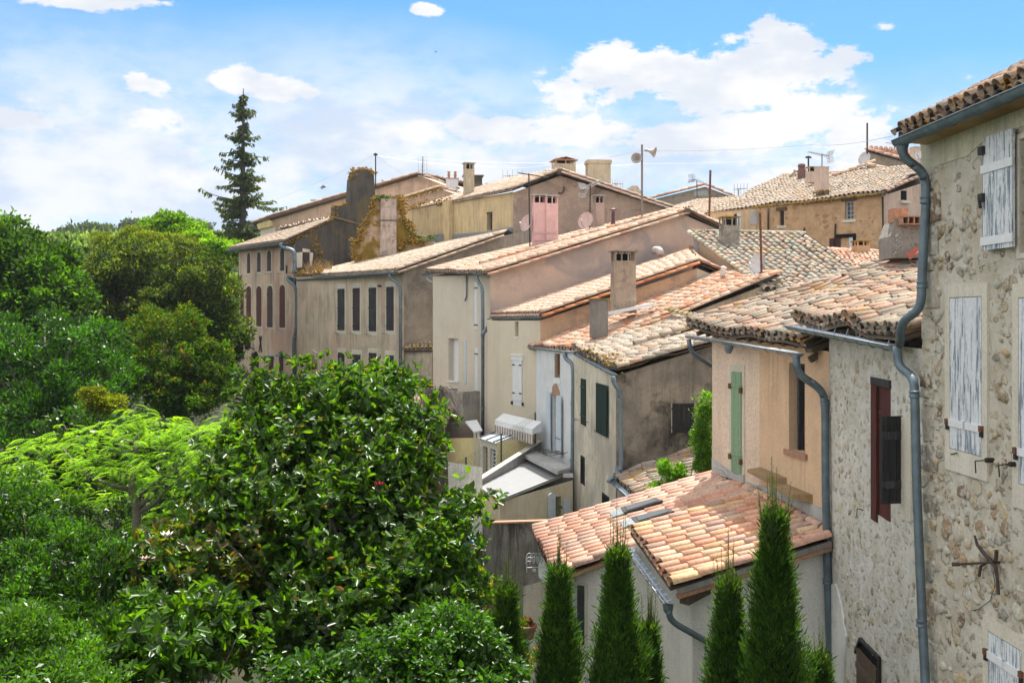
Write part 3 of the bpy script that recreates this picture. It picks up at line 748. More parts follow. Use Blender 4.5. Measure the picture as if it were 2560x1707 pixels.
# corner stones
rd = random.Random(3); mb = MB(); z = -9.
while z < 2.0:
    h = rd.uniform(.14, .5); dpt = rd.uniform(.2, .62); c = rd.choice(SPAL); o_ = rd.uniform(.0, .03); uo = rd.uniform(-.05, .03)
    kk = rd.uniform(1.0, 1.45); c = tuple(x*kk for x in (c if rd.random() < .6 else (.42, .38, .31)))
    jj = lambda: rd.uniform(-.045, .045)
    lo = [wA.at(uo+jj(), z+.02+jj(), -.1), wA.at(uo+dpt+jj(), z+.02+jj(), -.1), wA.at(uo+dpt+jj(), z+h-.02+jj(), -.1), wA.at(uo+jj(), z+h-.02+jj(), -.1)]
    hi = [wA.at(uo+.02+jj(), z+.04+jj(), o_+.01), wA.at(uo+dpt-.03+jj(), z+.04+jj(), o_+.01), wA.at(uo+dpt-.03+jj(), z+h-.04+jj(), o_+.01), wA.at(uo+.02+jj(), z+h-.04+jj(), o_+.01)]
    mb.hexa(lo, hi, 0, c); z += h
q = mb.build('quoin', M['stone'], tA, False)
bv = q.modifiers.new('soft', 'BEVEL'); bv.width = .03; bv.segments = 3
q.data.polygons.foreach_set('use_smooth', [True]*len(q.data.polygons))
# wrought iron tie plate
wi = thing('wall_anchor', 'rusted wrought iron cross anchor on the stone wall above the lower window', 'wall anchor', wA.pt(2499, 1407))
mb = MB(); c0 = wA.pt(2497, 1405, .09)
for pts, r in (([(2497, 1405), (2480, 1385), (2464, 1362), (2459, 1338)], [.026, .024, .02, .012]), ([(2497, 1405), (2507, 1415), (2514, 1445), (2519, 1486)], [.03, .026, .02, .02]),
               ([(2497, 1405), (2508, 1398), (2512, 1375)], [.024, .022, .022]), ([(2488, 1402), (2470, 1415), (2468, 1440)], [.017, .017, .02])):
    mb.tube([wA.pt(x, y, .08+.01*i) for i, (x, y) in enumerate(pts)], r, 7)
mb.tube([wA.pt(2499, 1405, .0), wA.pt(2499, 1405, .1), wA.pt(2462, 1409, .34)], .016, 7); mb.tube([wA.pt(2463, 1409, .32), wA.pt(2457, 1409, .38)], .026, 6)
mb.build('cross', plain('forged_iron', (.06, .04, .035), .8, .1, .3, 20), wi)
mb = MB(); mb.tube([wA.pt(2489, 1430, .03), wA.pt(2494, 1460, .03), wA.pt(2480, 1500, .02), wA.pt(2450, 1522, .02), wA.pt(2434, 1526, .02)], .005, 4); mb.build('loose_wire', M['iron'], wi)
# eave: soffit, tiles, gutter
mb = MB(); mb.hexa([(5.34, 14.05, 2.42), (5.78, 3, 2.42), (6.3, 3, 2.36), (5.88, 14.05, 2.36)], [(5.34, 14.05, 2.50), (5.78, 3, 2.50), (6.3, 3, 2.75), (5.88, 14.05, 2.75)])
mb.build('soffit', plaster('brown_soffit', (.20, .12, .06), (.30, .24, .13), stain=.4, streak=0), tA)
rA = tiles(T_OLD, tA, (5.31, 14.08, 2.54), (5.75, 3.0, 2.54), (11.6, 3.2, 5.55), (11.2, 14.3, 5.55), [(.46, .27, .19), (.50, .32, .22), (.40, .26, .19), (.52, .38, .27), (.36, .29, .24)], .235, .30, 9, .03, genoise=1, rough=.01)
gutter(tA, [(5.27, 14.0, 2.43), (5.69, 3.2, 2.45)], .088, 'pipe', .62)
Yp = 13.92
downpipe(tA, [P(2255, 372, Yp), P(2262, 398, Yp), P(2308, 428, Yp), P(2316, 470, Yp), P(2313, 540, Yp), P(2305, 690, Yp), P(2303, 775, Yp), P(2254, 800, Yp+.2), P(2249, 862, Yp+.5)], .062, 'pipe', [P(2314, 500, Yp), P(2305, 712, Yp)], .22)
mb = MB(); mb.lathe([(.095, .07), (.085, .0), (.062, -.12)], P(2256, 362, Yp), (0, 0, 1), 12); mb.build('gutter_outlet', M['pipe'], tA, True)
# ================================================================== B: pale stone house
tB = thing('stone_house', 'pale rubble stone house with the brown and black shutters, between two downpipes', 'house', (6.0, 17, -9))
wB = W((6.04, 19.5), (5.745, 14.25))
hb1 = wB.rect(2181, 962, 2227, 1292); hb1 = (*hb1, .22)
loopwalls(RUB_B, tB, [(6.04, 19.5, -.38), (5.745, 14.25, -.42), (12.5, 14.65, 1.5), (12.5, 20.4, 1.5)], {0: [hb1]})
blocked(wB, hb1, M['black'], 'dark_recess', tB)
wn = surround(wB, hb1[0], hb1[1], hb1[2], hb1[3], .0, .0, M['surround'], tB, 0, 0, 'window') if False else None
mb = MB(); mb.wbox(wB, hb1[0]-.02, hb1[1]+.02, hb1[3]-.02, hb1[3]+.10, -.02, .03); wn = mb.build('window', M['greysh'], tB)
wB2 = W(wB.at(hb1[0], 0, -.02)[:2], wB.at(hb1[1], 0, -.02)[:2])
mid = wB2.len*.34
leaf(wB2, .0, mid-.02, hb1[2]-.12, hb1[3]-.0, .0, M['redsh'], wn, 0, 1, (), th=.05)
leaf(wB2, mid+.02, wB2.len, hb1[2]-.1, hb1[3]-.0, -.03, M['redsh'], wn, 0, 2, (.8,), 'redsh', 0, .04)
a = Vector((5.46, 15.16, 0)); b = Vector((5.81, 15.22, 0))
wB3 = W(a[:2], b[:2]); u0, u1, z0, z1 = wB3.rect(2204, 1040, 2252, 1258)
leaf(wB3, 0, wB3.len, z0, z1, -.02, M['blackwood'], wn, 0, 3, (.22, .78), 'greysh', 0, .05, .008, .12)
slab(wB, [(2256, 1042), (2281, 1040), (2281, 1305), (2256, 1295)], 0, .03, M['surround'], 'render_patch', tB)
slab(wB, [(2077, 1460), (2092, 1458), (2103, 1500), (2118, 1590), (2112, 1720), (2110, 1900), (2070, 1900)], 0, .03, plaster('white_render', (.60, .61, .60), (.56, .56, .55), stain=.05, streak=.1), 'render_patch', tB)
mb = MB(); pl = [(2143, 1900), (2143, 1630), (2155, 1596), (2203, 1645), (2203, 1900)]; mb.hexa([wB.pt(x, y, -.02) for x, y in pl], [wB.pt(x, y, .012) for x, y in pl]); d1 = mb.build('doorway', M['black'], tB)
mb = MB(); 
for q0, q1 in zip(pl[1:4], pl[2:5]): mb.beam(wB.pt(*q0, .03), wB.pt(*q1, .03), .05, .05, up=(wB.n.x, wB.n.y, 0))
mb.build('door_frame', M['greysh'], d1)
u0, u1, z0, z1 = wB.rect(2148, 1636, 2198, 1900); leaf(wB, u0, u1, z0, z1-.05, .02, plain('brown_door', (.09, .06, .04), .8, 0, .25, 20), d1, 0, 4, (.83,), 'wood', 0, .03, .012, .1, name='door_boards')
mb = MB(); mb.tube([wB.pt(2158, 1275, 0), wB.pt(2158, 1271, .1), wB.pt(2157, 1290, .1)], .01, 5); mb.build('shutter_stay', M['iron'], tB)
stones(tB, wB, .1, 4.9, -6.5, -.7, 260, (.04, .15), [(hb1[0]-.1, hb1[1]+.5, hb1[2]-.1, hb1[3]+.1), (.0, .8, -9, -5.0)], (.003, .022), 9, 1.6, pal=[(.42, .36, .26), (.50, .47, .39), (.36, .33, .28), (.46, .38, .25), (.54, .52, .46), (.30, .25, .18)], spacing=.7)
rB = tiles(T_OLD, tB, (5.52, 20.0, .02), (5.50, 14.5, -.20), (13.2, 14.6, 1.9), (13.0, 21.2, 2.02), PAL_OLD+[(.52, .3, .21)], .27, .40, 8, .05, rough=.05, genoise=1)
mb = MB()
for i in range(14):
    y = 14.7+i*.4; mb.beam((5.62, y, -.26), (6.6, y, .02), .09, .12)
mb.build('rafter', M['wood'], rB)
gutter(tB, [(5.39, 19.95, -.125), (5.51, 14.75, -.385)], .085, 'zinc_light', .52)
mb = MB()
for i in range(8):
    y = 19.4-i*.62; mb.tube([(5.50, y, -.15-.05*i*.9), (5.56, y, -.0-.04*i)], .008, 5)
mb.build('gutter_hook', M['zinc_light'], tB)
Yb = 14.6
downpipe(tB, [P(2243, 866, Yb), P(2245, 915, Yb), P(2284, 942, 14.15), P(2287, 990, 14.1), P(2293, 1250, 14.0), P(2306, 1560, 13.85), P(2316, 1760, 13.7), P(2330, 2350, 13.5)], .062, 'pipe', [P(2286, 985, 14.1), P(2304, 1557, 13.85)], .2)
# ================================================================== C: tan house with the pale green shutter
PL_C1 = plaster('pinkish_render', (.52, .43, .34), (.46, .38, .30), stain=.12, streak=.12, seed=2, grit=.2, bm=.5)
PL_C2 = plaster('ochre_render', (.47, .34, .22), (.42, .31, .21), stain=.15, streak=.22, seed=3)
tC = thing('tan_house', 'tan rendered house with one pale green shutter and lichen covered tile roof', 'house', (5.4, 22, -9))
cA, cM, cB = (4.73, 24.2), (5.45, 22.55), (6.04, 19.52)
wC1 = W(cA, cM); wC2 = W(cM, cB)
hc = (*wC2.rect(1972, 908, 2012, 1128), .3)
wall('wall', [PL_C1], tC, [dict(a=cA, b=cM, t=(-.42, -.5))]); 
wall('wall', [PL_C2], tC, [dict(a=cM, b=cB, t=(-.5, -.62), holes=[hc]), dict(a=cB, b=(12.4, 21.), t=(-.62, 1.2)), dict(a=(12.4, 21.), b=(10.4, 26.6), t=(1.2, 1.4)), dict(a=(10.4, 26.6), b=cA, t=(1.4, -.4))])
blocked(wC2, hc, M['black'], 'dark_recess', tC)
mb = MB(); u0, u1, z0, z1, dp = hc; mb.wbox(wC2, u0+.1, u0+.17, z0, z1, -.26, -.14); mb.wbox(wC2, u1-.32, u1-.05, z0, z1, -.24, -.2); mb.wbox(wC2, u0+.02, u1, z1-.08, z1, -.26, -.1); mb.build('window', M['greysh'], tC)
mb = MB(); mb.wbox(wC2, u0-.15, u1+.12, z0-.12, z0-.002, 0, .05); mb.build('window_sill', M['terracotta'], tC)
window(tC, wC1, (1831, 929, 1856, 1181), 'green', 0, .1, .02, planks=4, bars=(.18, .86), barmat='green', top=.16, bot=.02)
u0, u1, z0, z1 = wC1.rect(1831, 929, 1856, 1181)
for zz in (z0+.35, z0+.4+(z1-z0)*.68):
    mb = MB(); mb.wbox(wC1, u0-.05, u0+.02, zz-.06, zz+.06, .03, .09); mb.build('hinge_pin', M['rust'], tC); mb = MB(); mb.wbox(wC1, u1-.02, u1+.04, zz-.14, zz-.02, .03, .09); mb.build('hinge_pin', M['rust'], tC)
mb = MB(); mb.wbox(wC1, u0-.12, u1+.1, z0-.3, z0-.03, 0, .05); mb.build('window_sill', M['cement'], tC)
mb = MB(); mb.tube([wC1.pt(x, y, .03) for x, y in ((1787, 1163), (1812, 1172), (1830, 1196), (1848, 1203), (1858, 1202), (1862, 1185))], .012, 5); mb.build('cable', M['dish'], tC)
for i, (x0, y0, x1, y1) in enumerate(((1899, 1177, 1967, 1205), (1955, 1217, 2032, 1243))):
    wl = wC2; u0, u1, z0, z1 = wl.rect(x0, y0, x1, y1); mb = MB()
    mb.hexa([wl.at(u0, z0+.08, 0), wl.at(u1, z0, 0), wl.at(u1, z1-.04, 0), wl.at(u0+.05, z1, 0)], [wl.at(u0+.1, z0+.14, .34), wl.at(u1-.2, z0+.08, .36), wl.at(u1-.2, z1-.07, .36), wl.at(u0+.12, z1-.03, .34)])
    mb.build('stone_corbel', plaster('corbel_stone', (.24, .18, .11), (.20, .13, .05), stain=.4, seed=8), tC)
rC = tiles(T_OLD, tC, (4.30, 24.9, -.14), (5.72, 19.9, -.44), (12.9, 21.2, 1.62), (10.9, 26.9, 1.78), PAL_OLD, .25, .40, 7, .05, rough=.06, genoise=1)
tile_line(T_OLD, rC, [(4.32, 24.95, -.10), (10.9, 26.95, 1.80)], PAL_OLD, .13, .42, 'verge_tiles')
mb = MB()
for i in range(11):
    t_ = i/10; mb.beam((4.45+1.4*t_, 24.6-4.4*t_, -.36-.2*t_), (5.3+1.2*t_, 25-4.4*t_, -.12-.2*t_), .08, .1)
mb.beam((5.75, 19.85, -.62), (7.2, 20.1, -.1), .3, .08); mb.beam((5.8, 19.95, -.8), (6.6, 20.1, -.35), .1, .12)
mb.build('rafter', M['wood'], rC)
gutter(tC, [P(1719, 838, 24.7), P(1800, 850, 23.4), P(2000, 883, 19.6)], .08, 'zinc_light', .5)
mb = MB(); mb.lathe([(.1, .04), (.1, -.05), (.05, -.16)], P(1822, 866, 22.9), (0, 0, 1), 10); mb.build('gutter_outlet', M['zinc'], tC, True)
Yc = 19.45
downpipe(tC, [P(1990, 890, Yc), P(1993, 935, Yc), P(2055, 972, Yc), P(2063, 1010, Yc), P(2064, 1220, Yc-.1), P(2070, 1480, Yc-.15), P(2078, 1720, Yc-.2), P(2082, 2100, Yc-.2)], .075, 'pipe', [P(2062, 1006, Yc), P(2069, 1452, Yc-.15)], .3)
downpipe(tC, [P(1722, 848, 24.6), P(1726, 880, 24.6), P(1781, 915, 25)], .055, 'pipe', rb=.2)
mb = MB(); mb.wbox(wC1, -.03, .0, -9, -4.2, 0, .02); 
# cement band where the cottage roof meets the wall
slab(wC1, [(1781, 1145), (1832, 1180), (1862, 1200), (1898, 1215), (1898, 1260), (1781, 1200)], 0, .02, M['cement'], 'render_patch', tC)
slab(wC2, [(1899, 1210), (1950, 1230), (2060, 1270), (2066, 1375), (1899, 1290)], 0, .02, M['cement'], 'render_patch', tC)
# ================================================================== cottage with the new roof
PL_K = plaster('grey_white_render', (.55, .545, .52), (.51, .505, .485), stain=.06, streak=.1, seed=5, bm=.15)
tK = thing('cottage', 'low pale cottage under the new pink and yellow canal tile roof', 'house', (3, 21, -9))
R1 = [Vector(v) for v in ((P(1576, 1324, 21.8)), (P(1676, 1462, 18.55)), (5.93, 19.25, -4.10), (5.36, 22.7, -3.92))]
R0 = [P(1332, 1322, 26.0), P(1383, 1438, 22.1), Vector((5.35, 22.25, -4.0)), Vector((4.76, 24.4, -3.72))]
k1, k2, k3 = G(1628, 21.7), G(1731, 18.95), (6.02, 19.45)
k0, k9 = G(1440, 22.5), G(1385, 25.9)
hk = W(k0, k1).rect(1441, 1462, 1458, 1620); hk = (hk[0]+.02, hk[1]+.5, hk[2], hk[3], .15)
loopwalls(PL_K, tK, [(k9[0], k9[1], -5.35), (k0[0], k0[1], -5.3), (k1[0], k1[1], -4.72), (k2[0], k2[1], -4.98), (k3[0], k3[1], -4.25), (5.4, 22.6, -4.05), (4.75, 24.3, -3.85)], {})
rc = tiles(T_NEW, tK, R1[0], R1[1], R1[2], R1[3], PAL_NEW, .27, .42, 9, .012, br=.10, genoise=0)
rc2 = tiles(T_NEW, tK, R0[0], R0[1], R0[2], R0[3], PAL_NEWP, .28, .44, 9, .012, br=.09)
tile_line(T_NEW, rc, [R1[1]+Vector((.02, -.02, .0)), R1[2]+Vector((0, -.02, 0))], PAL_NEW, .13, .5, 'verge_tiles', 9)
tile_line(T_NEW, rc2, [R0[1]+Vector((.02, 0, .0)), R0[1]+(R0[2]-R0[1])*.4], PAL_NEWP, .13, .5, 'verge_tiles', 9)
tile_line(T_NEW, rc, [Vector((5.98, 19.3, -4.05)), Vector((5.42, 22.4, -3.86)), Vector((4.8, 24.2, -3.70))], PAL_NEW, .10, .3, 'abutment_tiles', 7, jit=.08)
mb = MB(); mb.beam(R1[1]+Vector((.12, -.06, -.10)), R1[2]+Vector((.05, -.06, -.10)), .05, .1); mb.build('verge_mortar', plaster('dark_mortar', (.16, .15, .14), (.22, .21, .2)), rc)
mb = MB(); mb.beam(R1[1]+Vector((.12, -.02, -.20)), R1[2]+Vector((.05, -.02, -.20)), .1, .08); mb.build('verge_tile_edge', M['terracotta'], rc); mb = MB(); mb.beam(R0[1]+Vector((.1, 0, -.10)), R0[1]+(R0[2]-R0[1])*.42+Vector((0, 0, -.1)), .1, .08); mb.build('verge_tile_edge', M['terracotta'], rc2)
mb = MB(); mb.beam(R1[1]+Vector((.25, .06, -.28)), R1[1]+Vector((.75, .5, -.18)), .2, .18); mb.build('rafter', M['wood'], rc)
gutter(tK, [P(1573, 1372, 21.9), P(1672, 1508, 18.6)], .085, 'zinc_light', .55, brk=True)
mb = MB()
for i in range(11):
    p = P(1573, 1372, 21.9).lerp(P(1672, 1508, 18.6), (i+.5)/11); mb.tube([p+Vector((-.08, 0, .0)), p+Vector((.0, 0, -.01)), p+Vector((.09, .0, .02)), p+Vector((.1, 0, .09))], .008, 4)
mb.build('gutter_hook', M['white'], tK)
mb = MB(); mb.lathe([(.1, .02), (.09, -.08), (.055, -.14)], P(1672, 1508, 18.6)+Vector((0, .08, -.06)), (0, 0, 1), 12); mb.build('gutter_outlet', M['zinc'], tK, True)
downpipe(tK, [P(1672, 1518, 18.65), P(1674, 1550, 18.65), P(1782, 1612, 18.85), P(1850, 1625, 18.75), P(1850, 2000, 18.75)], .06, 'zinc', (), .22)
wk = W(k0, k1); u0, u1, z0, z1 = wk.rect(1443, 1462, 1462, 1610)
wn = surround(wk, u0, u1, z0, z1, .08, .02, M['surround'], tK, .06, .06, 'window'); mb = MB(); mb.wbox(wk, u0, u1, z0, z1, 0, .008); mb.build('pane', M['glass'], wn)
leaf(wk, u0-.42, u0-.02, z0, z1, .05, M['bluewhite'], wn, 0, 3, (.2, .8), 'bluewhite', 0)
mb = MB(); mb.wbox(wk, .6, .63, -9, -5.2, .0, .012); mb.wbox(wk, 1.9, 1.93, -9, -5.0, 0, .012); mb.build('wall_joint', M['cement'], tK)
def onR0(px, py, off):
    g = np.linspace(0, 1, 300); U, V_ = np.meshgrid(g, g); e0, e1, t1, t0 = [np.array(v) for v in R0]
    p = (e0*(1-U[..., None])+e1*U[..., None])*(1-V_[..., None])+(t0*(1-U[..., None])+t1*U[..., None])*V_[..., None]; p[..., 2] += off
    d = (HX+F*p[..., 0]/p[..., 1]-px)**2+(HY-F*p[..., 2]/p[..., 1]-py)**2; i = np.unravel_index(d.argmin(), d.shape); return Vector(p[i])
def skylight(q, lab):
    t = thing('roof_window', lab, 'skylight', onR0(*q[0], .1), 'skylights in the cottage roof'); mb = MB()
    lo = [onR0(x, y, .22)-Vector((0, 0, .22)) for x, y in q]; 
    n = (R0[1]-R0[0]).cross(R0[2]-R0[1]).normalized(); n = -n if n.z < 0 else n
    mb.hexa([p-n*.05 for p in lo], [p+n*.21 for p in lo]); mb.build('frame', plain('dark_grey_frame', (.03, .032, .035), .7), t)
    c = sum((Vector(p) for p in lo), Vector())/4; mb = MB(); inn = [c+(p-c)*.8+n*.216 for p in lo]; mb.hexa(inn, [p+n*.008 for p in inn]); mb.build('pane', plain('skylight_glass', (.07, .08, .09), .35, 0, .05, spec=.3), t)
    lead = MB(); a, b = lo[0], lo[3]; dx = (lo[0]-lo[1]).normalized()*.3; lead.hexa([a+n*.05, b+n*.05, b+dx*1+n*.05, a+dx*1+n*.05], [a+n*.19, b+n*.19, b+dx+n*.17, a+dx+n*.17]); lead.build('flashing', M['lead'], t)
skylight([(1558, 1264), (1645, 1241), (1664, 1247), (1567, 1277)], 'farther of the two dark skylights in the new pink tile roof')
skylight([(1586, 1289), (1677, 1267), (1692, 1274), (1596, 1303)], 'nearer of the two dark skylights in the new pink tile roof')
# ================================================================== D: white and beige house with the dark gable
PL_D = plaster('beige_render', (.47, .44, .36), (.40, .37, .29), (.16, .14, .12), stain=.18, streak=.4, patch=(.33, .31, .29), pamt=.5, seed=11)
PL_DW = plaster('white_render_wall', (.70, .72, .74), (.62, .65, .68), (.25, .24, .22), stain=.12, streak=.2, seed=12)
PL_DG = plaster('blackened_render', (.235, .21, .17), (.13, .118, .10), (.02, .019, .017), stain=.8, streak=.35, patch=(.09, .08, .07), pamt=.9, seed=13, sc=.9)
tD = thing('white_house', 'narrow white and beige house with dark green shutters and blackened gable wall', 'house', (2.5, 34, -9))
dA, dM, dB = G(1341, 40), G(1432, 36.5), G(1540, 30)
wD1, wD2 = W(dA, dM), W(dM, dB)
dC = (dB[0]+.99*4.2, dB[1]+.13*4.2); wDg = W(dB, dC)
hd = (*wD1.rect(1386, 884, 1400, 944), .25); hd2 = (*wD1.rect(1384, 988, 1397, 1128), .25)
def bldseg(a, b, ta, tb, holes=[]): return dict(a=a, b=b, t=(ta, tb), holes=holes)
wall('wall', PL_DW, tD, [bldseg(dA, dM, -1.2, -1.2, [hd, hd2])])
zc = [(HY-931)/F*30, .0]
wall('wall', PL_D, tD, [bldseg(dM, dB, -1.2, -1.68)])
wall('wall', PL_DG, tD, [bldseg(dB, dC, -1.66, -.42), bldseg(dC, (dB[0]+8.4, 31.1), -.42, -1.8)])
bk = [(11.5, 33), (9.6, 38.2), (9.0, 41.0)]
wall('wall', PL_D, tD, [bldseg((dB[0]+8.4, 31.1), bk[0], -1.8, -1.8), bldseg(bk[0], bk[1], -1.8, .5), bldseg(bk[1], bk[2], 1.5, 1.5), bldseg(bk[2], dA, 1.5, -1.2)])
# wall of the higher rear half seen over the lower roof
wD3 = W(dM, G(1946, 38))
mb = MB(); pl = [(1440, 876), (1500, 858), (1600, 826), (1720, 786), (1946, 700), (2100, 740), (2100, 1000), (1440, 1000)]
mb.hexa([wD3.pt(x, y, 0) for x, y in pl], [wD3.pt(x, y, -.3) for x, y in pl]); mb.build('wall', plaster('mottled_brown_render', (.33, .26, .18), (.22, .18, .13), (.06, .05, .045), stain=.5, streak=.4, seed=14), tD)
TD2 = [P(1322, 866, 40.6), P(1440, 876, 36.6), wD3.pt(1946, 683, .1), Vector((8.8, 41.8, 2.0))]
rD2 = tiles(T_MIX, tD, *TD2, PAL_OR, .235, .36, 7, .03, rough=.03, genoise=1, br=.12)
tile_line(T_MIX, rD2, [wD3.pt(1470, 868, .1)+Vector((0, 0, .05)), wD3.pt(1700, 786, .1), wD3.pt(1946, 684, .1)], PAL_OR, .12, .42, 'verge_tiles')
TD1 = [P(1432, 872, 36.4), P(1543, 922, 29.85), dC+(0,) if False else Vector((dB[0]+.99*4.3, dB[1]+.13*4.3, -.30)), Vector((6.35, 37.1, .10))]
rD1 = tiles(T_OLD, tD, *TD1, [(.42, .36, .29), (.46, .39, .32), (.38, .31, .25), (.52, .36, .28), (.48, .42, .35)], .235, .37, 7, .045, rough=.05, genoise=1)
tile_line(T_OLD, rD1, [TD1[1], TD1[2]], PAL_OLD, .12, .42, 'verge_tiles')
tile_line(T_OLD, rD1, [TD1[1].lerp(TD1[0], .42).lerp(TD1[2].lerp(TD1[3], .42), .3), TD1[2].lerp(TD1[3], .42)+Vector((0, 0, .05))], PAL_OLD, .16, .44, 'step_tiles', lift=.12)
moss_line(rD1, [TD1[1]+Vector((.1, .1, .12)), TD1[1].lerp(TD1[0], .8)+Vector((.1, 0, .12))], .12, 40, 'moss', .12)
tile_line(T_MOSS, rD1, [P(1748, 800, 35.0), P(1668, 778, 37.0)], [(.35, .28, .14)], .15, .3, 'ridge_tiles', 8)
tiles(T_OLD, tD, Vector((dB[0]+8.6, 31., -1.7)), Vector((9.6, 37.7, -1.6)), TD1[3]+Vector((.0, .0, 0)), TD1[2], PAL_OLD, .3, .5, 5, .03, name='rear_roof')
gutter(tD, [P(1321, 866, 40.5), P(1410, 877, 37.2), P(1434, 879, 36.4)], .07, 'zinc_light', .5)
gutter(tD, [P(1436, 881, 36.2), P(1538, 936, 29.7)], .075, 'zinc', .7)
downpipe(tD, [P(1411, 882, 37), P(1413, 897, 37), P(1431, 908, 36.4), P(1433, 930, 36.3), P(1431, 1150, 36.3), P(1428, 1330, 36.3)], .07, 'zinc', [P(1432, 1010, 36.3), P(1432, 1080, 36.3), P(1430, 1150, 36.3)], .3)
downpipe(tD, [P(1532, 940, 29.6), P(1534, 958, 29.6), P(1549, 976, 29.6), P(1551, 1010, 29.6), P(1553, 1168, 29.5), P(1546, 1190, 29.4), P(1524, 1198, 29.3), P(1521, 1206, 29.3)], .065, 'zinc', [P(1551, 978, 29.6), P(1553, 1150, 29.5)], .25)
u0, u1, z0, z1, _ = hd; blocked(wD1, hd, M['black'], 'dark_recess', tD)
mb = MB(); mb.wbox(wD1, u0+.02, u0+(u1-u0)*.4, z0, z1, -.2, -.03); mb.wbox(wD1, u0+(u1-u0)*.4, u1-.02, z0, z0+.1, -.2, -.05); mb.build('window_frame', plain('brown_timber', (.22, .12, .06), .8), tD)
mb = MB(); mb.wbox(wD1, u0-.02, u1+.06, z0-.22, z0-.03, 0, .03); mb.build('window_sill', M['white'], tD)
blocked(wD1, hd2, plain('sky_tinted_glass', (.16, .2, .25), .1, 0, .1), 'pane', tD)  # pale blue of the reflected sky put into the pane colour
u0, u1, z0, z1, _ = hd2
mb = MB(); mb.wbox(wD1, u0, u1, z0+(z1-z0)*.3, z0+(z1-z0)*.72, -.22, -.16)
mb.hexa([wD1.at(u, z, 0) for u, z in ((u0-.1, z1-.05), (u1+.12, z1-.05), (u1+.1, z1+.15), (u0+.5*(u1-u0), z1+.5), (u0-.1, z1+.3))], [wD1.at(u, z, .02) for u, z in ((u0-.1, z1-.05), (u1+.12, z1-.05), (u1+.1, z1+.15), (u0+.5*(u1-u0), z1+.5), (u0-.1, z1+.3))])
mb.build('brick_patch', plain('bare_brick', (.36, .22, .14), .9, 0, .3, 20), tD)
wq = surround(wD1, u0, u1, z0, z1, .03, .03, M['bluewhite'], tD, 0, .1, 'window')
leaf(wD1, u0-.50, u0-.05, z0+.03, z1+.12, .09, M['bluewhite'], wq, .1, 2, (), 'iron', 0)
leaf(wD1, u1+.02, u1+.48, z0-.1, z1+.03, .09, M['bluewhite'], wq, .1, 2, (.3,), 'iron', 0, barw=.02)
window(tD, wD2, (1454, 947, 1466, 1062), 'dkgreen', 0, .04, .01, planks=2, bars=(.2, .82), hook=False)
window(tD, wD2, (1496, 960, 1523, 1086), 'dkgreen', 0, .0, .01, planks=2, bars=(), leaves=2, off=.05, hook=False)
for rc_ in ((1453, 1140, 1462, 1210), (1507, 1236, 1523, 1300)):
    u0, u1, z0, z1 = wD2.rect(*rc_); mb = MB(); mb.wbox(wD2, u0, u1, z0, z1, -.1, .012); q = mb.build('window', M['black'], tD)
    mb = MB(); mb.wbox(wD2, u0, u0+.05, z0, z1, .012, .03); mb.wbox(wD2, u1-.05, u1, z0, z1, .012, .03); mb.wbox(wD2, u0+.05, u1-.05, z1-.06, z1, .012, .03); mb.build('frame', M['dkgreen'], q)
for (x, y) in ((1447, 1050), (1471, 1056), (1497, 1078)):
    mb = MB(); mb.tube([wD2.pt(x, y, 0), wD2.pt(x-2, y-3, .12), wD2.pt(x-2, y+3, .12)], .012, 4); mb.build('shutter_stay', M['iron'], tD)
window(tD, wDg, (1680, 1008, 1736, 1081), 'blackwood', 0, .02, .01, planks=5, bars=(.18, .82), barmat='blackwood', hook=False, top=0, bot=0)
chimney(tD, (*P(1496, 772, 36.8)[:2], P(1496, 780, 36.8).z), P(1496, 745, 36.8).z, .62, .5, .12, plaster('dark_grey_render', (.19, .17, .155), (.14, .125, .115), stain=.35, seed=15), 'flat', M['moss'], taper=.0, over=.06) if False else None
ch1 = chimney(tD, (*P(1497, 840, 36.8)[:2], P(1497, 845, 36.8).z), P(1497, 746, 36.8).z, .58, .5, .1, plaster('dark_grey_render', (.18, .165, .15), (.13, .12, .11), stain=.35, seed=15), 'flat', plain('mossy_slab', (.20, .17, .04), .95, 0, .3, 9), taper=.02, over=.07, slab_=.045)
PL_CH = plaster('soot_stained_render', (.30, .235, .17), (.21, .16, .125), (.05, .045, .04), stain=.6, streak=.5, seed=16, sc=2.)
ch2 = chimney(tD, (*P(1558, 770, 38.6)[:2], P(1558, 782, 38.6).z), P(1556, 627, 38.6).z, .86, .62, .14, PL_CH, 'slots', plain('lichen_slab', (.25, .22, .14), .95, 0, .3, 8), taper=.05, over=.08, nslot=3)
mb = MB(); a = P(1540, 782, 38.2); mb.beam(a+Vector((-.3, -.2, -.02)), a+Vector((1.4, -.1, .32)), .35, .12); mb.build('cement_fillet', M['white'], tD)
# ================================================================== lean-to roof with the shrubs
PL_T = plaster('grey_shed_render', (.30, .28, .24), (.22, .2, .18), stain=.5, seed=20)
tT = thing('lean_to_shed', 'low lean-to with lichen roof between the blackened gable and the tan house', 'shed', (4, 28, -9))
TT = [P(1537, 1192, 29.6), P(1586, 1240, 27.2), P(1800, 1185, 27.6), P(1790, 1098, 29.9)]
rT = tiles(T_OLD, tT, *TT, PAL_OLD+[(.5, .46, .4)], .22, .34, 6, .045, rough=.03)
wall('wall', PL_T, tT, [bldseg(G(1543, 29.4), G(1590, 27.4), TT[0].z-.1, TT[1].z-.1), bldseg(G(1590, 27.4), G(1795, 27.8), TT[1].z-.1, TT[2].z-.1)])
gutter(tT, [P(1527, 1198, 29.5), P(1580, 1246, 27.)], .075, 'zinc', .4)
mb = MB(); mb.tube([P(1546, 1165, 29.9), P(1546, 1180, 29.85), P(1540, 1188, 29.7)], .09, 8); mb.build('vent_pipe', M['zinc'], tT, True)
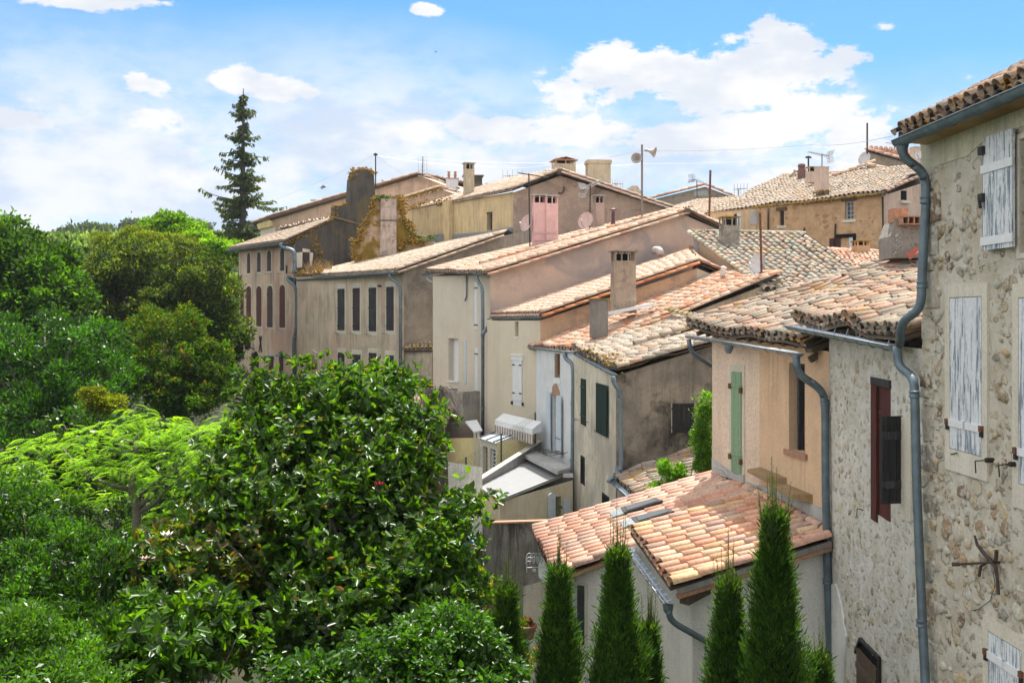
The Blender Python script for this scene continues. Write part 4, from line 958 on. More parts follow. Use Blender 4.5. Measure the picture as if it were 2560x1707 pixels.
# ================================================================== E: beige house with white shutters and the orange verge
PL_E = plaster('smooth_beige_render', (.46, .42, .33), (.43, .39, .31), (.2, .17, .13), stain=.04, streak=.08, seed=21, bm=.1, grit=.05)
PL_EG = plaster('orange_gable_render', (.46, .31, .20), (.38, .27, .18), (.10, .09, .08), stain=.45, streak=.2, seed=22, patch=(.33, .28, .22), pamt=.6)
tE = thing('beige_house', 'beige house with white closed shutters, orange verge tiles and a striped awning box', 'house', (0, 42, -8))
eA, eM, eB = G(1218, 44.6), G(1250, 42.8), G(1351, 40.2)
wE1, wE2 = W(eA, eM), W(eM, eB); he = (*wE2.rect(1287, 804, 1296, 841), .2)
wall('wall', PL_E, tE, [bldseg(eA, eM, -.05, -.08), bldseg(eM, eB, -.08, -.06, [he])])
eC = G(1742, 41.6)
wall('wall', PL_EG, tE, [bldseg(eB, eC, -.06, 2.05)])
wall('wall', PL_E, tE, [bldseg(eC, (12, 42.5), 2.05, .4), bldseg((12, 42.5), (9.5, 47), .4, .4), bldseg((9.5, 47), (6.6, 46.5), .5, 2.4), bldseg((6.6, 46.5), eA, 2.4, -.05)])
blocked(wE2, he, plain('old_glass', (.10, .095, .08), .3), 'pane', tE)
mb = MB(); u0, u1, z0, z1, _ = he; mb.wbox(wE2, u0-.03, u1+.03, z0-.06, z0, 0, .03); mb.build('window_sill', M['white'], tE)
wn = window(tE, wE2, (1283, 900, 1306, 1001), 'white', 0, .0, .01, planks=1, bars=(), leaves=2, hook=False, bot=.22, smat='white')
u0, u1, z0, z1 = wE2.rect(1283, 900, 1306, 1001); mb = MB(); mb.wbox(wE2, u0-.09, u1+.09, z1, z1+.18, 0, .06); mb.wbox(wE2, u0-.12, u1+.12, z1+.18, z1+.22, 0, .09); mb.build('lintel', M['white'], wn)
mb = MB()
for z in (z0+.28, z1-.22):
    for u in (u0, u1-.18): mb.wbox(wE2, u, u+.18, z, z+.045, .04, .06)
for u in (u0-.1, u1+.02): mb.wbox(wE2, u, u+.1, z0-.18, z0-.05, .02, .06)
mb.build('hinge', M['iron'], wn)
TE = [P(1228, 786, 45.0), P(1350, 784, 40.0), P(1742, 652, 41.5), P(1726, 626, 46.0)]
rE = tiles(T_MIX, tE, *TE, [(.62, .45, .34), (.60, .42, .33), (.60, .38, .29), (.64, .48, .38)], .235, .36, 7, .02, br=.08, genoise=2)
tile_line(T_NEW, rE, [TE[1]+Vector((.03, -.03, 0)), TE[2]], [(.58, .40, .29), (.62, .46, .35)], .13, .48, 'verge_tiles')
tile_line(T_NEW, rE, [TE[1]+Vector((.10, -.12, -.17)), TE[2]+Vector((.05, -.12, -.17))], [(.55, .21, .10), (.58, .26, .13), (.50, .19, .09)], .12, .48, 'verge_under_tiles')
tiles(T_MIX, tE, (12.2, 42.3, .45), (9.8, 47.3, .45), TE[3], TE[2], PAL_PINK, .3, .5, 5, .02, name='rear_roof')
gutter(tE, [P(1222, 797, 45.2), P(1352, 792, 39.9)], .075, 'zinc', .8)
downpipe(tE, [P(1228, 801, 44.8), P(1228, 812, 44.8), P(1209, 830, 44.7), P(1206, 838, 44.7)], .09, 'zinc', (), .3)
mb = MB(); pq_ = [(1651, 612), (1672, 600), (1690, 608), (1668, 636)]; 
wv = thing('vent_cowl', 'round white vent elbow on the pink gable wall above the orange roof', 'vent', P(1640, 630, 45.5))
mb = MB(); mb.tube(bend([P(1634, 626, 45.9), P(1648, 624, 45.6), P(1652, 636, 45.5)], .2), .17, 10); mb.build('cowl', plain('pale_cowl', (.40, .36, .34), .6), wv, True)
# ================================================================== F: tall beige house with pink gable
PL_F = plaster('fine_beige_render', (.45, .42, .35), (.42, .38, .32), (.22, .2, .16), stain=.05, streak=.1, seed=31, bm=.1, grit=.05)
PL_FG = plaster('pinkish_gable_render', (.43, .325, .26), (.36, .275, .225), (.25, .24, .24), stain=.25, streak=.1, seed=32, patch=(.30, .28, .28), pamt=.7, sc=.8, bm=.15, grit=.06)
tF = thing('beige_house', 'tall beige house with small balcony and long bare pinkish gable wall', 'house', (-2, 47, -6))
fA, fM, fB = G(1082, 49.6), G(1186, 46.6), G(1226, 45)
wF1, wF2 = W(fA, fM), W(fM, fB); fR, fC = G(1716, 47.0), G(1860, 48)
hf = (*wF1.rect(1121, 846, 1146, 952), .35)
wall('wall', PL_F, tF, [bldseg(fA, fM, 2.05, 2.0, [hf]), bldseg(fM, fB, 2.0, 2.0)])
wFg = W(fB, fR); zr = (HY-540)/F*47
wall('wall', PL_FG, tF, [bldseg(fB, fR, 2.0, zr), bldseg(fR, fC, zr, (HY-600)/F*48)])
wall('wall', PL_F, tF, [bldseg(fC, (12, 55), 3.4, 3.4), bldseg((12, 55), (7, 54), 3.4, 4.9), bldseg((7, 54), fA, 4.9, 2.05)])
mb = MB(); u0, u1, z0, z1, dp = hf; mb.wbox(wF1, u0-.01, u1+.01, z0-.01, z1+.01, -.4, -.347); q = mb.build('window', M['bluewhite'], tF)
mb = MB(); mb.wbox(wF1, u0+.0, u0+.5, z0, z1, -.34, -.28); mb.build('shutter', M['white'], q)
mb = MB(); mb.wbox(wF1, u1-.55, u1+.02, z0-.02, z1, -.25, -.16); mb.build('shutter', M['white'], q)
mb = MB(); mb.wbox(wF1, u0-.05, u1+.05, z0-.07, z0-.003, 0, .06); mb.build('window_sill', M['white'], q)
mb = MB(); mb.wbox(wF1, *wF1.rect(1162, 848, 1166, 960), .0, .02); mb.build('plaster_strip', M['bluewhite'], tF)
for rc_ in ((1188, 706, 1195, 824), (1189, 870, 1196, 990)):
    window(tF, wF2, rc_, 'white', 0, .03, .01, planks=2, bars=(.1, .88), hook=False, smat='white')
TF = [P(1062, 676, 50.0), P(1215, 682, 44.6), P(1717, 528, 46.8), P(1700, 520, 54.0)]
rF = tiles(T_MIX, tF, *TF, [(.58, .40, .30), (.60, .44, .34), (.56, .36, .27), (.62, .46, .36), (.54, .42, .32)], .235, .36, 6, .02, br=.09, genoise=1, rough=.02)
tile_line(T_MIX, rF, [TF[1]+Vector((0, 0, .02)), TF[2]], [(.60, .42, .30), (.62, .48, .36), (.56, .32, .22)], .13, .5, 'verge_tiles')
tile_line(T_MIX, rF, [TF[1]+Vector((.1, -.14, -.16)), TF[2]+Vector((.05, -.14, -.16))], [(.56, .32, .22), (.60, .42, .30)], .11, .5, 'verge_under_tiles')
m0 = TF[0].lerp(TF[1], .62); m1 = TF[3].lerp(TF[2], .62)
tile_line(T_MIX, rF, [m0.lerp(m1, .08)+Vector((0, 0, .08)), m1+Vector((0, 0, .08))], PAL_OR, .13, .45, 'party_wall_tiles')
TF2 = [P(1832, 588, 48.2), Vector((12.4, 55.5, 3.3)), TF[3], TF[2]]
rF2 = tiles(T_MIX, tF, Vector((10.9, 47.9, 3.75)), Vector((12.4, 55.5, 3.6)), TF[3], TF[2]+Vector((0, 0, .0)), PAL_PINK, .25, .4, 5, .02, name='rear_roof')
tile_line(T_MIX, rF2, [Vector((10.9, 47.8, 3.80)), TF[2]+Vector((0, -.05, .03))], [(.60, .42, .30), (.62, .48, .36)], .13, .5, 'verge_tiles')
mb = MB(); c = TF[2]+Vector((0, -.12, .06)); mb.lathe([(.001, -.1), (.17, -.09), (.16, .3)], c-Vector((0, 0, .08)), (0, 1, .0), 12); mb.build('ridge_end', M['wood'], rF2, True)
gutter(tF, [P(1056, 685, 50.1), P(1090, 680, 49.2), P(1162, 678, 46.8), P(1204, 686, 44.7)], .08, 'zinc', .8)
downpipe(tF, [P(1192, 690, 45.2), P(1194, 702, 45.2), P(1206, 718, 44.9), P(1207, 760, 44.9), P(1207, 1100, 44.9)], .075, 'zinc', [P(1206, 730, 44.9), P(1207, 840, 44.9), P(1207, 1020, 44.9)], .3)
downpipe(tF, [P(1066, 692, 50), P(1072, 702, 49.9), P(1084, 707, 49.7)], .06, 'zinc_light', (), .2)
downpipe(tF, [wF1.pt(1169, 690, .06), wF1.pt(1169, 742, .06), wF1.pt(1165, 752, .06)], .035, 'zinc', (), .1)
# balcony
mb = MB(); ub0, ub1 = wF1.hit(1140)[0], wF1.len+.6; zb0 = P(0, 1052, 47.5).z; zt0 = P(0, 972, 47.5).z
wFb = W(wF1.at(ub0, 0, 1.0)[:2], wF1.at(ub1, 0, 1.0)[:2])
mb.wbox(wFb, 0, wFb.len, zb0, zt0-.1, -.12, 0); mb.wbox(wF1, ub0, ub0+.12, zb0, zt0, 0, .88); mb.wbox(wF1, ub0+.12, ub1, zb0, zb0+.15, 0, .88)
mb.wbox(wF1, ub1-.12, ub1, zb0+.15, zt0, 0, .88); mb.wbox(wFb, -.03, wFb.len+.03, zt0-.1, zt0, -.15, .03)
mb.build('balcony', plaster('stained_concrete', (.30, .28, .24), (.23, .22, .2), (.04, .04, .04), stain=.35, streak=.5, seed=35, sc=2.), tF)
# pink double chimney on F roof
PINK = plaster('pink_render', (.52, .33, .31), (.45, .29, .28), (.22, .16, .15), stain=.22, streak=.25, seed=36, sc=2.)
cy = 49.5
b1_ = P(1347, 612, cy); b2_ = P(1378, 612, cy)
cf = chimney(tF, (b1_.x, b1_.y, P(0, 625, cy).z), P(0, 488, cy).z, .60, .6, .12, PINK, 'slots', M['cement'], taper=.0, over=.07, nslot=2)
cf2 = chimney(tF, (b2_.x, b2_.y-.02, P(0, 625, cy).z), P(0, 490, cy).z, .58, .64, .12, PINK, 'slots', M['cement'], taper=.0, over=.06, nslot=2)
mb = MB()
for z in (P(0, 585, cy).z, P(0, 603, cy).z): mb.tube([P(1332, 585, cy-.42)*1+Vector((0, 0, z-P(0, 585, cy-.42).z)), P(1393, 585, cy-.42)+Vector((0, 0, z-P(0, 585, cy-.42).z))], .022, 5)
mb.build('strap', plain('pink_metal', (.45, .32, .36), .5), cf)
mb = MB(); a = P(1336, 632, cy-.45); b = P(1398, 612, cy-.45); mb.hexa([a, b, b+Vector((0, .9, 0)), a+Vector((0, .9, 0))], [a+Vector((0, .05, .06)), b+Vector((0, .05, .28)), b+Vector((0, .9, .28)), a+Vector((0, .9, .2))]); mb.build('flashing', M['terracotta'], cf)
ch3 = chimney(tF, (*P(1497, 570, 52.2)[:2], P(0, 580, 52.2).z), P(0, 489, 52.2).z, .5, .5, .1, plaster('pink_grey_render', (.33, .25, .21), (.27, .21, .18), stain=.3, seed=37), 'slots', M['cement'], over=.08, nslot=2)
mb = MB(); c = P(1533, 560, 51); mb.lathe([(.16, -.1), (.1, .1), (.085, .12), (.085, .62)], c, (0, 0, 1), 12); mb.lathe([(.001, .66), (.18, .68), (.18, .72), (.001, .8)], c, (0, 0, 1), 12); fl = mb.build('flue_pipe', plain('maroon_flue', (.10, .04, .045), .5, .3), tF)
# ================================================================== wooden steps of roofs: N mossy roof, facing the viewer
tN = thing('mossy_roof_house', 'house under the steep grey mossy tile roof with a stained square chimney', 'house', (9, 42, -6))
PL_N = plaster('warm_tan_render', (.45, .34, .23), (.41, .31, .22), stain=.12, streak=.1, seed=41)
nA, nB_, nC, nD = P(1729, 585, 46.0), P(2010, 590, 46.0), P(2260, 760, 37.5), P(1925, 728, 37.6)
rN = tiles(T_MOSS, tN, nD, nC, nB_, nA, [(.36, .33, .27), (.42, .38, .30), (.40, .30, .24), (.46, .41, .34), (.50, .33, .25), (.35, .34, .3)], .31, .46, 8, .04, rough=.05)
tile_line(T_MOSS, rN, [nD+Vector((-.1, 0, .02)), nA+Vector((-.1, 0, .02))], [(.42, .38, .30), (.5, .45, .37)], .14, .44, 'verge_tiles', 8)
tile_line(T_MOSS, rN, [nA+Vector((0, 0, .06)), nB_+Vector((0, 0, .06))], [(.33, .28, .2), (.4, .36, .3)], .13, .42, 'ridge_tiles', 8)
wall('wall', PL_N, tN, [bldseg((nA.x+.15, 46, 0)[:2], (nD.x+.1, 37.9), nA.z-.12, nD.z-.12), bldseg((nD.x+.1, 37.9), (nC.x, 37.8), nD.z-.15, nC.z-.1), bldseg((nC.x, 37.8), (nB_.x, 46.3), nC.z, nB_.z-.1), bldseg((nB_.x, 46.3), (nA.x+.1, 46.3), nB_.z-.1, nA.z-.1)])
chimney(tN, (*P(1823, 640, 44.2)[:2], P(0, 664, 44.2).z), P(0, 542, 44.2).z, .68, .6, .25, plaster('lichen_chimney_render', (.27, .24, .19), (.19, .17, .14), (.05, .05, .04), stain=.5, seed=43, sc=2.5), 'slots', M['moss'], over=.04, nslot=2)
moss_line(rN, [nA+Vector((0, 0, .15)), nA.lerp(nB_, .2)+Vector((0, 0, .15))], .08, 14)
mb = MB(); c = P(1733, 606, 45.7); mb.box(c+Vector((.1, -.1, -.4)), .3, .3, 1.1); mb.build('corner_pillar', M['dish'], tN)
# flat flashing roof in front of N with vent
mb = MB(); q = [P(1745, 700, 42), P(1870, 680, 41), P(1985, 700, 39.3), P(1800, 715, 38.8)]; mb.hexa([p-Vector((0, 0, .3)) for p in q], q); mb.build('flat_roof', M['lead'], tN)
tv = thing('vent_pipe', 'short white capped vent pipe on the grey flashing below the mossy roof', 'vent', P(1805, 690, 40)); mb = MB(); mb.lathe([(.001, 0), (.10, 0), (.10, .3), (.13, .32), (.13, .36), (.001, .4)], P(1805, 690, 40), (.2, 0, 1), 12); mb.build('pipe', M['white'], tv, True)
# O: roof strip right of the mossy roof, with rubble chimney
tO = thing('low_roof_house', 'low house with pale pink tiles behind the mossy roof and a small dormer chimney', 'house', (15, 42, -6))
oA, oB, oC, oD = P(2012, 624, 47), P(2196, 632, 45), P(2300, 770, 34), P(2120, 770, 38)
rO = tiles(T_MIX, tO, oD, oC, oB, oA, PAL_PINK, .25, .4, 6, .03, rough=.04)
tile_line(T_MIX, rO, [oA, oB], PAL_PINK, .13, .4)
wall('wall', PL_N, tO, [bldseg((oD.x, oD.y+.2), (oC.x, oC.y+.2), oD.z-.1, oC.z-.1), bldseg((oB.x, oB.y+.1), (oA.x, oA.y+.1), oB.z-.1, oA.z-.1), bldseg((oA.x, oA.y), (oD.x, oD.y), oA.z-.1, oD.z-.1)])
chimney(tO, (*P(2152, 625, 45.2)[:2], P(0, 640, 45.2).z), P(0, 602, 45.2).z, .6, .5, .2, plaster('ochre_brick_render', (.42, .27, .14), (.35, .22, .12), stain=.2, seed=44), 'slots', M['moss'], over=.05, nslot=2)
# rubble chimney stump beside the near house
tS = thing('ruined_chimney', 'crumbling stone chimney stump with white cement and hollow bricks beside the tall downpipe', 'chimney', P(2262, 640, 25))
mb = MB(); y = 25.; pl = [(2228, 645), (2226, 590), (2240, 552), (2262, 545), (2300, 540), (2330, 560), (2330, 645)]
mb.hexa([P(x, v, y) for x, v in pl], [P(x, v, y)+Vector((.1, 1.1, 0)) for x, v in pl]); mb.build('stack', rubble('crumbling_stone', (.30, .28, .25), (.22, .2, .18), [(.2, .18, .15), (.3, .27, .24)], .6, 5., 4., 1.), tS)
moss_line(tS, [P(2236, 640, 24.9), P(2246, 612, 24.9), P(2243, 585, 24.9)], .05, 7, 'cement', .03, name='cement_lump')
mb = MB(); c = P(2245, 540, 25.3); mb.box(c, .36, .4, .34); c2 = P(2282, 552, 24.9)
for i in range(5): mb.box(c2+Vector((-.3+.14*i, 0, 0)), .025, .3, .16)
for s in (-1, 1): mb.box(c2+Vector((-.02, 0, s*.09)), .62, .3, .025)
mb.build('hollow_bricks', M['terracotta'], tS)
mb = MB(); mb.hexa([P(2265, 640, 24.6), P(2330, 588, 24.6), P(2330, 610, 24.4), P(2275, 650, 24.4)], [p+Vector((0, 0, .04)) for p in (P(2265, 640, 24.6), P(2330, 588, 24.6), P(2330, 610, 24.4), P(2275, 650, 24.4))]); mb.build('flashing', plain('red_flashing', (.30, .07, .04), .6), tS)
# ================================================================== G: wide tan house with four tall shuttered windows
PL_G = plaster('streaked_tan_render', (.43, .36, .27), (.36, .31, .24), (.17, .15, .12), stain=.3, streak=.5, patch=(.46, .30, .25), pamt=.45, seed=51, sc=.7)
PL_GG = plaster('brown_grey_gable', (.27, .235, .19), (.20, .175, .145), (.09, .08, .07), stain=.45, streak=.3, seed=52, grit=.2)
tG = thing('tan_house', 'long tan streaked house with four tall brown shuttered windows and an arched niche', 'house', (-9, 56, -5))
gA, gB = G(741, 61), G(1010, 51); wG = W(gA, gB); gC = G(1250, 53.6); wGg = W(gB, gC)
ha = wG.rect(766, 887, 800, 985)
wall('wall', PL_G, tG, [bldseg(gA, gB, 2.45, 2.35)])
wall('wall', PL_GG, tG, [bldseg(gB, gC, 2.35, 4.3), bldseg(gC, (1.5, 56), 4.3, 5.), bldseg((1.5, 56), (-1, 63), 5., 5.), bldseg((-1, 63), gA, 5., 2.45)])
for (rc_, m_) in (((845, 722, 862, 825), 'greysh'), ((883, 720, 900, 826), 'brownsh'), ((923, 719, 941, 828), 'greysh'), ((967, 717, 985, 826), 'greysh')):
    window(tG, wG, rc_, m_, 0, .12, .015, planks=2, bars=(.1, .54, .93), leaves=2, top=.28, bot=.22, barmat='brownsh')
for (rc_, m_) in (((846, 881, 862, 940), 'brownsh'), ((882, 886, 902, 950), 'greysh'), ((923, 882, 942, 985), 'brownsh'), ((966, 888, 985, 988), 'brownsh')):
    window(tG, wG, rc_, m_, 0, .12, .015, planks=2, bars=(.15, .85), leaves=2, top=.25, bot=.2, barmat='brownsh', hook=False)
u0, u1, z0, z1 = ha; rr = (u1-u0)/2; uc = (u0+u1)/2; mb = MB(); mb2 = MB(); K = 12
arcp = [(uc-rr*math.cos(math.pi*i/K), z1-rr+rr*math.sin(math.pi*i/K)) for i in range(K+1)]
base = [(u0, z0)]+arcp+[(u1, z0)]
mb.hexa([wG.at(u, z, -.05) for u, z in base], [wG.at(u, z, .006) for u, z in base]); nich = mb.build('niche', plaster('niche_render', (.30, .22, .14), (.24, .18, .12), stain=.1), tG)
for i in range(K):
    (a, b), (c, d_) = arcp[i], arcp[i+1]; f = 1.32
    q = [(a, b), (c, d_), (uc+(c-uc)*f, z1-rr+(d_-z1+rr)*f), (uc+(a-uc)*f, z1-rr+(b-z1+rr)*f)]
    mb2.hexa([wG.at(u, z, 0) for u, z in q], [wG.at(u, z, .12) for u, z in q])
mb2.wbox(wG, u0-.3, u0, z0, z1-rr, 0, .12); mb2.wbox(wG, u1, u1+.3, z0, z1-rr, 0, .12)
mb2.build('niche_surround', PL_G, nich)
TG = [P(735, 692, 61.6), P(990, 677, 50.5), P(1253, 585, 53.4), P(1275, 571, 62)]
TP_G = [(.52, .42, .33), (.54, .43, .33), (.50, .40, .32), (.56, .46, .37), (.50, .38, .29)]
rG = tiles(tilemat('pale_tile', .12, .05, .15), tG, *TG, TP_G, .25, .36, 5, .03, br=.12, genoise=1)
tile_line(T_MIX, rG, [TG[1]+Vector((0, 0, .02)), TG[2]], TP_G, .13, .5, 'verge_tiles')
tile_line(T_MIX, rG, [TG[1]+Vector((.1, -.12, -.18)), TG[2]+Vector((.1, -.12, -.18))], [(.36, .26, .19), (.40, .30, .22)], .11, .55, 'verge_under_tiles')
moss_line(rG, [P(740, 685, 61.2), P(800, 678, 58), P(800, 672, 59)], .13, 50, 'moss', .12)
gutter(tG, [P(730, 700, 61.7), P(730, 700, 61.7).lerp(P(991, 680, 50.3), .5), P(991, 680, 50.3)], .10, 'zinc', 1.)
downpipe(tG, [P(974, 686, 50.8), P(978, 697, 50.8), P(998, 708, 50.6), P(1001, 730, 50.6), P(1001, 1010, 50.6)], .085, 'zinc', [P(1001, 740, 50.6), P(1001, 900, 50.6)], .4)
downpipe(tG, [P(733, 700, 61.7), P(719, 690, 61.6), P(719, 702, 61.5), P(737, 712, 61.), P(741, 735, 61), P(740, 828, 61), P(733, 848, 61), P(736, 960, 61)], .10, 'pipe', (), .6)
mb = MB(); mb.box(wG.pt(952, 715, .02), .3, .1, .1); mb.build('wall_vent', M['iron'], tG)
# small annex with tile cap between G and F
tGa = thing('annex', 'stained low annex with ochre tile coping between the tan and the tall beige house', 'annex', (-4.5, 50, -5))
a, b = G(1012, 50.7), G(1080, 49.9); wall('wall', plaster('blotchy_annex_render', (.33, .29, .22), (.22, .2, .17), (.06, .055, .05), stain=.5, streak=.4, seed=55, sc=1.4), tGa, [bldseg(a, b, (HY-872)/F*50.5, (HY-872)/F*50)])
tiles(T_MOSS, tGa, P(1010, 876, 50.6), P(1082, 874, 49.8), P(1080, 858, 51.5), P(1012, 858, 52), [(.45, .3, .1), (.5, .42, .3)], .25, .4, 5, .03)
# ================================================================== H: far left tall house with arched shutters
PL_H = plaster('pink_tan_render', (.41, .335, .25), (.35, .29, .22), (.19, .165, .14), stain=.25, streak=.55, patch=(.46, .27, .22), pamt=.6, seed=61, sc=.6)
PL_BLK = plaster('black_stained_render', (.075, .07, .06), (.055, .052, .048), (.02, .02, .02), stain=.5, streak=.4, patch=(.22, .17, .06), pamt=.35, seed=62, sc=.8)
tH = thing('tall_house', 'tall tan house with two rows of round headed shutters and black stained party wall', 'house', (-16, 66, -4))
hA_, hB_ = G(597, 72), G(737, 61.6); wH = W(hA_, hB_); dirp = Vector((.86, .5)); hC_ = (hB_[0]+.86*6.5, hB_[1]+.5*6.5); wHg = W(hB_, hC_)
wall('wall', PL_H, tH, [bldseg(hA_, hB_, 4.95, 4.5)])
wall('wall', PL_H, tH, [bldseg((hA_[0]+7, hA_[1]+5), hA_, 7, 4.95)])
rows = [((619, 632, 626, 683), 'brownsh'), ((644, 630, 652, 680), 'greysh'), ((669, 626, 678, 678), 'greysh'), ((702, 621, 711, 677), 'greysh'),
        ((602, 718, 610, 812), 'redsh'), ((617, 715, 628, 813), 'redsh'), ((642, 715, 654, 816), 'redsh'), ((669, 714, 682, 818), 'brownsh'), ((700, 712, 713, 819), 'redsh')]
for rc_, m_ in rows: window(tH, wH, rc_, m_, .32, .10, .012, planks=2, bars=(.12, .88) if rc_[1] < 700 else (.1, .52, .9), leaves=2, barmat='brownsh')
for rc_ in ((673, 893, 684, 932), (699, 891, 709, 932)):
    wn = window(tH, wH, rc_, 'redsh', 0, .06, .012, planks=2, bars=(.85,), hook=False)
    u0, u1, z0, z1 = wH.rect(*rc_); mb = MB(); mb.wbox(wH, u0-.12, u1+.12, z1, z1+.1, .03, .25); mb.build('window_hood', plain('teal_hood', (.05, .16, .2), .6), wn)
u0, u1, z0, z1 = wH.rect(633, 878, 647, 990); leaf(wH, u0, u1, z0, z1, -.02, M['black'], tH, .4, 1, (), name='doorway'); leaf(wH, u0-.25, u0+.25, z0, z1-.1, .03, M['redsh'], tH, .3, 2, (), name='door')
mb = MB()
for (x, y, w_, h) in ((602, 697, 4, 8), (653, 860, 3, 20), (600, 868, 4, 8)):
    mb.tube([wH.pt(x-w_, y-h, .05), wH.pt(x+w_, y+h, .05)], .045, 4); mb.tube([wH.pt(x+w_, y-h, .07), wH.pt(x-w_, y+h, .07)], .045, 4)
mb.tube([wH.pt(718, 664, .05), wH.pt(718, 684, .05)], .05, 4)
mb.build('tie_cross', M['iron'], tH)
TH = [P(572, 622, 73), P(710, 603, 61.2), P(836, 546, 62.8), P(668, 590, 76)]
rH = tiles(T_MIX, tH, *TH, TP_G, .26, .38, 5, .02, br=.08, genoise=1)
tiles(T_MIX, tH, Vector((-4.5, 67, 4.5)), Vector((-12, 80, 5)), TH[3]+Vector((1, 0, .5)), TH[2], TP_G, .4, .6, 4, .02, name='rear_roof')
gutter(tH, [P(566, 627, 73.4), P(714, 607, 60.9)], .11, 'zinc', 1.2)
downpipe(tH, [P(703, 608, 61.2), P(703, 618, 61.2), P(734, 625, 60.9), P(737, 640, 60.9), P(737, 672, 60.9), P(733, 684, 60.9)], .12, 'zinc', (), .6)
q_ = lambda x, y, o=0.: wHg.pt(x, y, o)
pl = [(737, 720), (737, 603), (834, 548), (837, 517), (873, 512), (877, 450), (884, 428), (900, 424), (924, 425), (935, 437), (939, 505), (940, 720)]
mb = MB(); mb.hexa([q_(x, y, 0) for x, y in pl], [q_(x, y, -.65) for x, y in pl]); pw_ = mb.build('party_wall', PL_BLK, tH)
moss_line(pw_, [q_(728, 605, -.1), q_(780, 575, -.1), q_(834, 546, -.1)], .16, 50, 'moss', .08)
moss_line(pw_, [q_(788, 590, .03), q_(795, 640, .03), q_(792, 672, .03)], .14, 30, 'moss', .1)
moss_line(pw_, [q_(836, 545, 0), q_(837, 516, -.2), q_(874, 510, -.2)], .15, 34, 'moss', .07)
moss_line(pw_, [q_(878, 445, .02), q_(886, 427, -.2), q_(924, 423, -.2), q_(936, 438, .02)], .15, 55, 'moss', .09)
mb = MB()
for x in (887, 901, 911): mb.tube([q_(x, 426, -.25), q_(x, 417, -.25)], .09, 7)
mb.build('chimney_pot', M['terracotta'], pw_)
mb = MB(); mb.wbox(wHg, *[wHg.hit(757)[0], wHg.hit(773)[0]], q_(0, 658).z if False else wHg.pt(765, 658).z, wHg.pt(765, 632).z, 0, .03); qn = mb.build('window', M['brownsh'], tH)
slab(wHg, [(741, 632), (756, 630), (755, 668), (742, 670)], 0, .02, M['surround'], 'render_patch', tH); slab(wHg, [(774, 630), (783, 633), (779, 668), (774, 664)], 0, .02, M['surround'], 'render_patch', tH)
slab(wHg, [(756, 621), (774, 624), (773, 631), (756, 630)], 0, .05, M['surround'], 'render_patch', tH)
ws = thing('weed_clump', 'dry grass clump growing where the tan roof meets the black stained wall', 'weeds', P(795, 672, 60)); mb = MB(); rd = random.Random(2)
for i in range(130):
    c = P(765, 675, 60.6).lerp(P(830, 672, 58.6), rd.random()); mb.tube([c, c+Vector((rd.gauss(0, .15), rd.gauss(0, .1), rd.uniform(.15, .6)))], [.02, .005], 3)
mb.build('grass', plain('dry_grass', (.33, .22, .10), .9), ws)
# ---- mossy stepped buttress with the pale pilaster
tQ = thing('stepped_wall', 'ochre mossy stepped chimney wall with pale plaster pilaster on the tan roof', 'chimney wall', P(960, 650, 60.5))
wQ = W(G(885, 60.2), G(1085, 60.2)); pl = [(885, 670), (886, 603), (905, 598), (906, 571), (922, 545), (931, 540), (935, 497), (950, 490), (988, 490), (1004, 500), (1007, 545), (1022, 560), (1030, 598), (1060, 606), (1085, 604), (1085, 625), (1000, 650)]
mb = MB(); mb.hexa([wQ.pt(x, y, 0) for x, y in pl], [wQ.pt(x, y, -.55) for x, y in pl]); bq = mb.build('wall', plaster('mossy_plaster', (.34, .25, .19), (.24, .17, .08), (.10, .08, .04), stain=.5, streak=.2, patch=(.23, .145, .02), pamt=1.6, seed=66, sc=1.6), tQ)
slab(wQ, [(951, 640), (953, 497), (992, 497), (992, 636)], 0, .2, plaster('pale_pink_plaster', (.38, .31, .27), (.29, .235, .20), (.12, .09, .06), stain=.6, seed=67, sc=2.2), 'pilaster', tQ)
mb = MB(); mb.wbox(wQ, wQ.hit(950)[0], wQ.hit(993)[0], wQ.pt(0, 553).z, wQ.pt(0, 551).z, .2, .24); mb.build('iron_band', M['iron'], tQ)
for pp, n in (([(885, 604), (904, 598)], 14), ([(905, 600), (906, 571), (922, 545)], 30), ([(932, 540), (935, 497), (948, 490)], 40), ([(995, 492), (1006, 502), (1008, 545)], 40), ([(1008, 548), (1024, 562), (1031, 598), (1060, 606)], 70), ([(1000, 640), (1010, 600), (1050, 612)], 60), ([(886, 610), (890, 650)], 25)):
    moss_line(bq, [wQ.pt(x, y, .0) for x, y in pp], .17, n, 'moss', .10)
M['mossgreen'] = plain('green_moss', (.10, .17, .03), .95, 0, .3, 10, (.05, .07, .015))
moss_line(bq, [wQ.pt(x, y, .06) for x, y in ((938, 500), (960, 492), (975, 498))], .15, 26, 'mossgreen', .1)
moss_line(bq, [wQ.pt(x, y, .06) for x, y in ((1015, 560), (1030, 585), (1060, 602), (1090, 590))], .15, 40, 'mossgreen', .1)
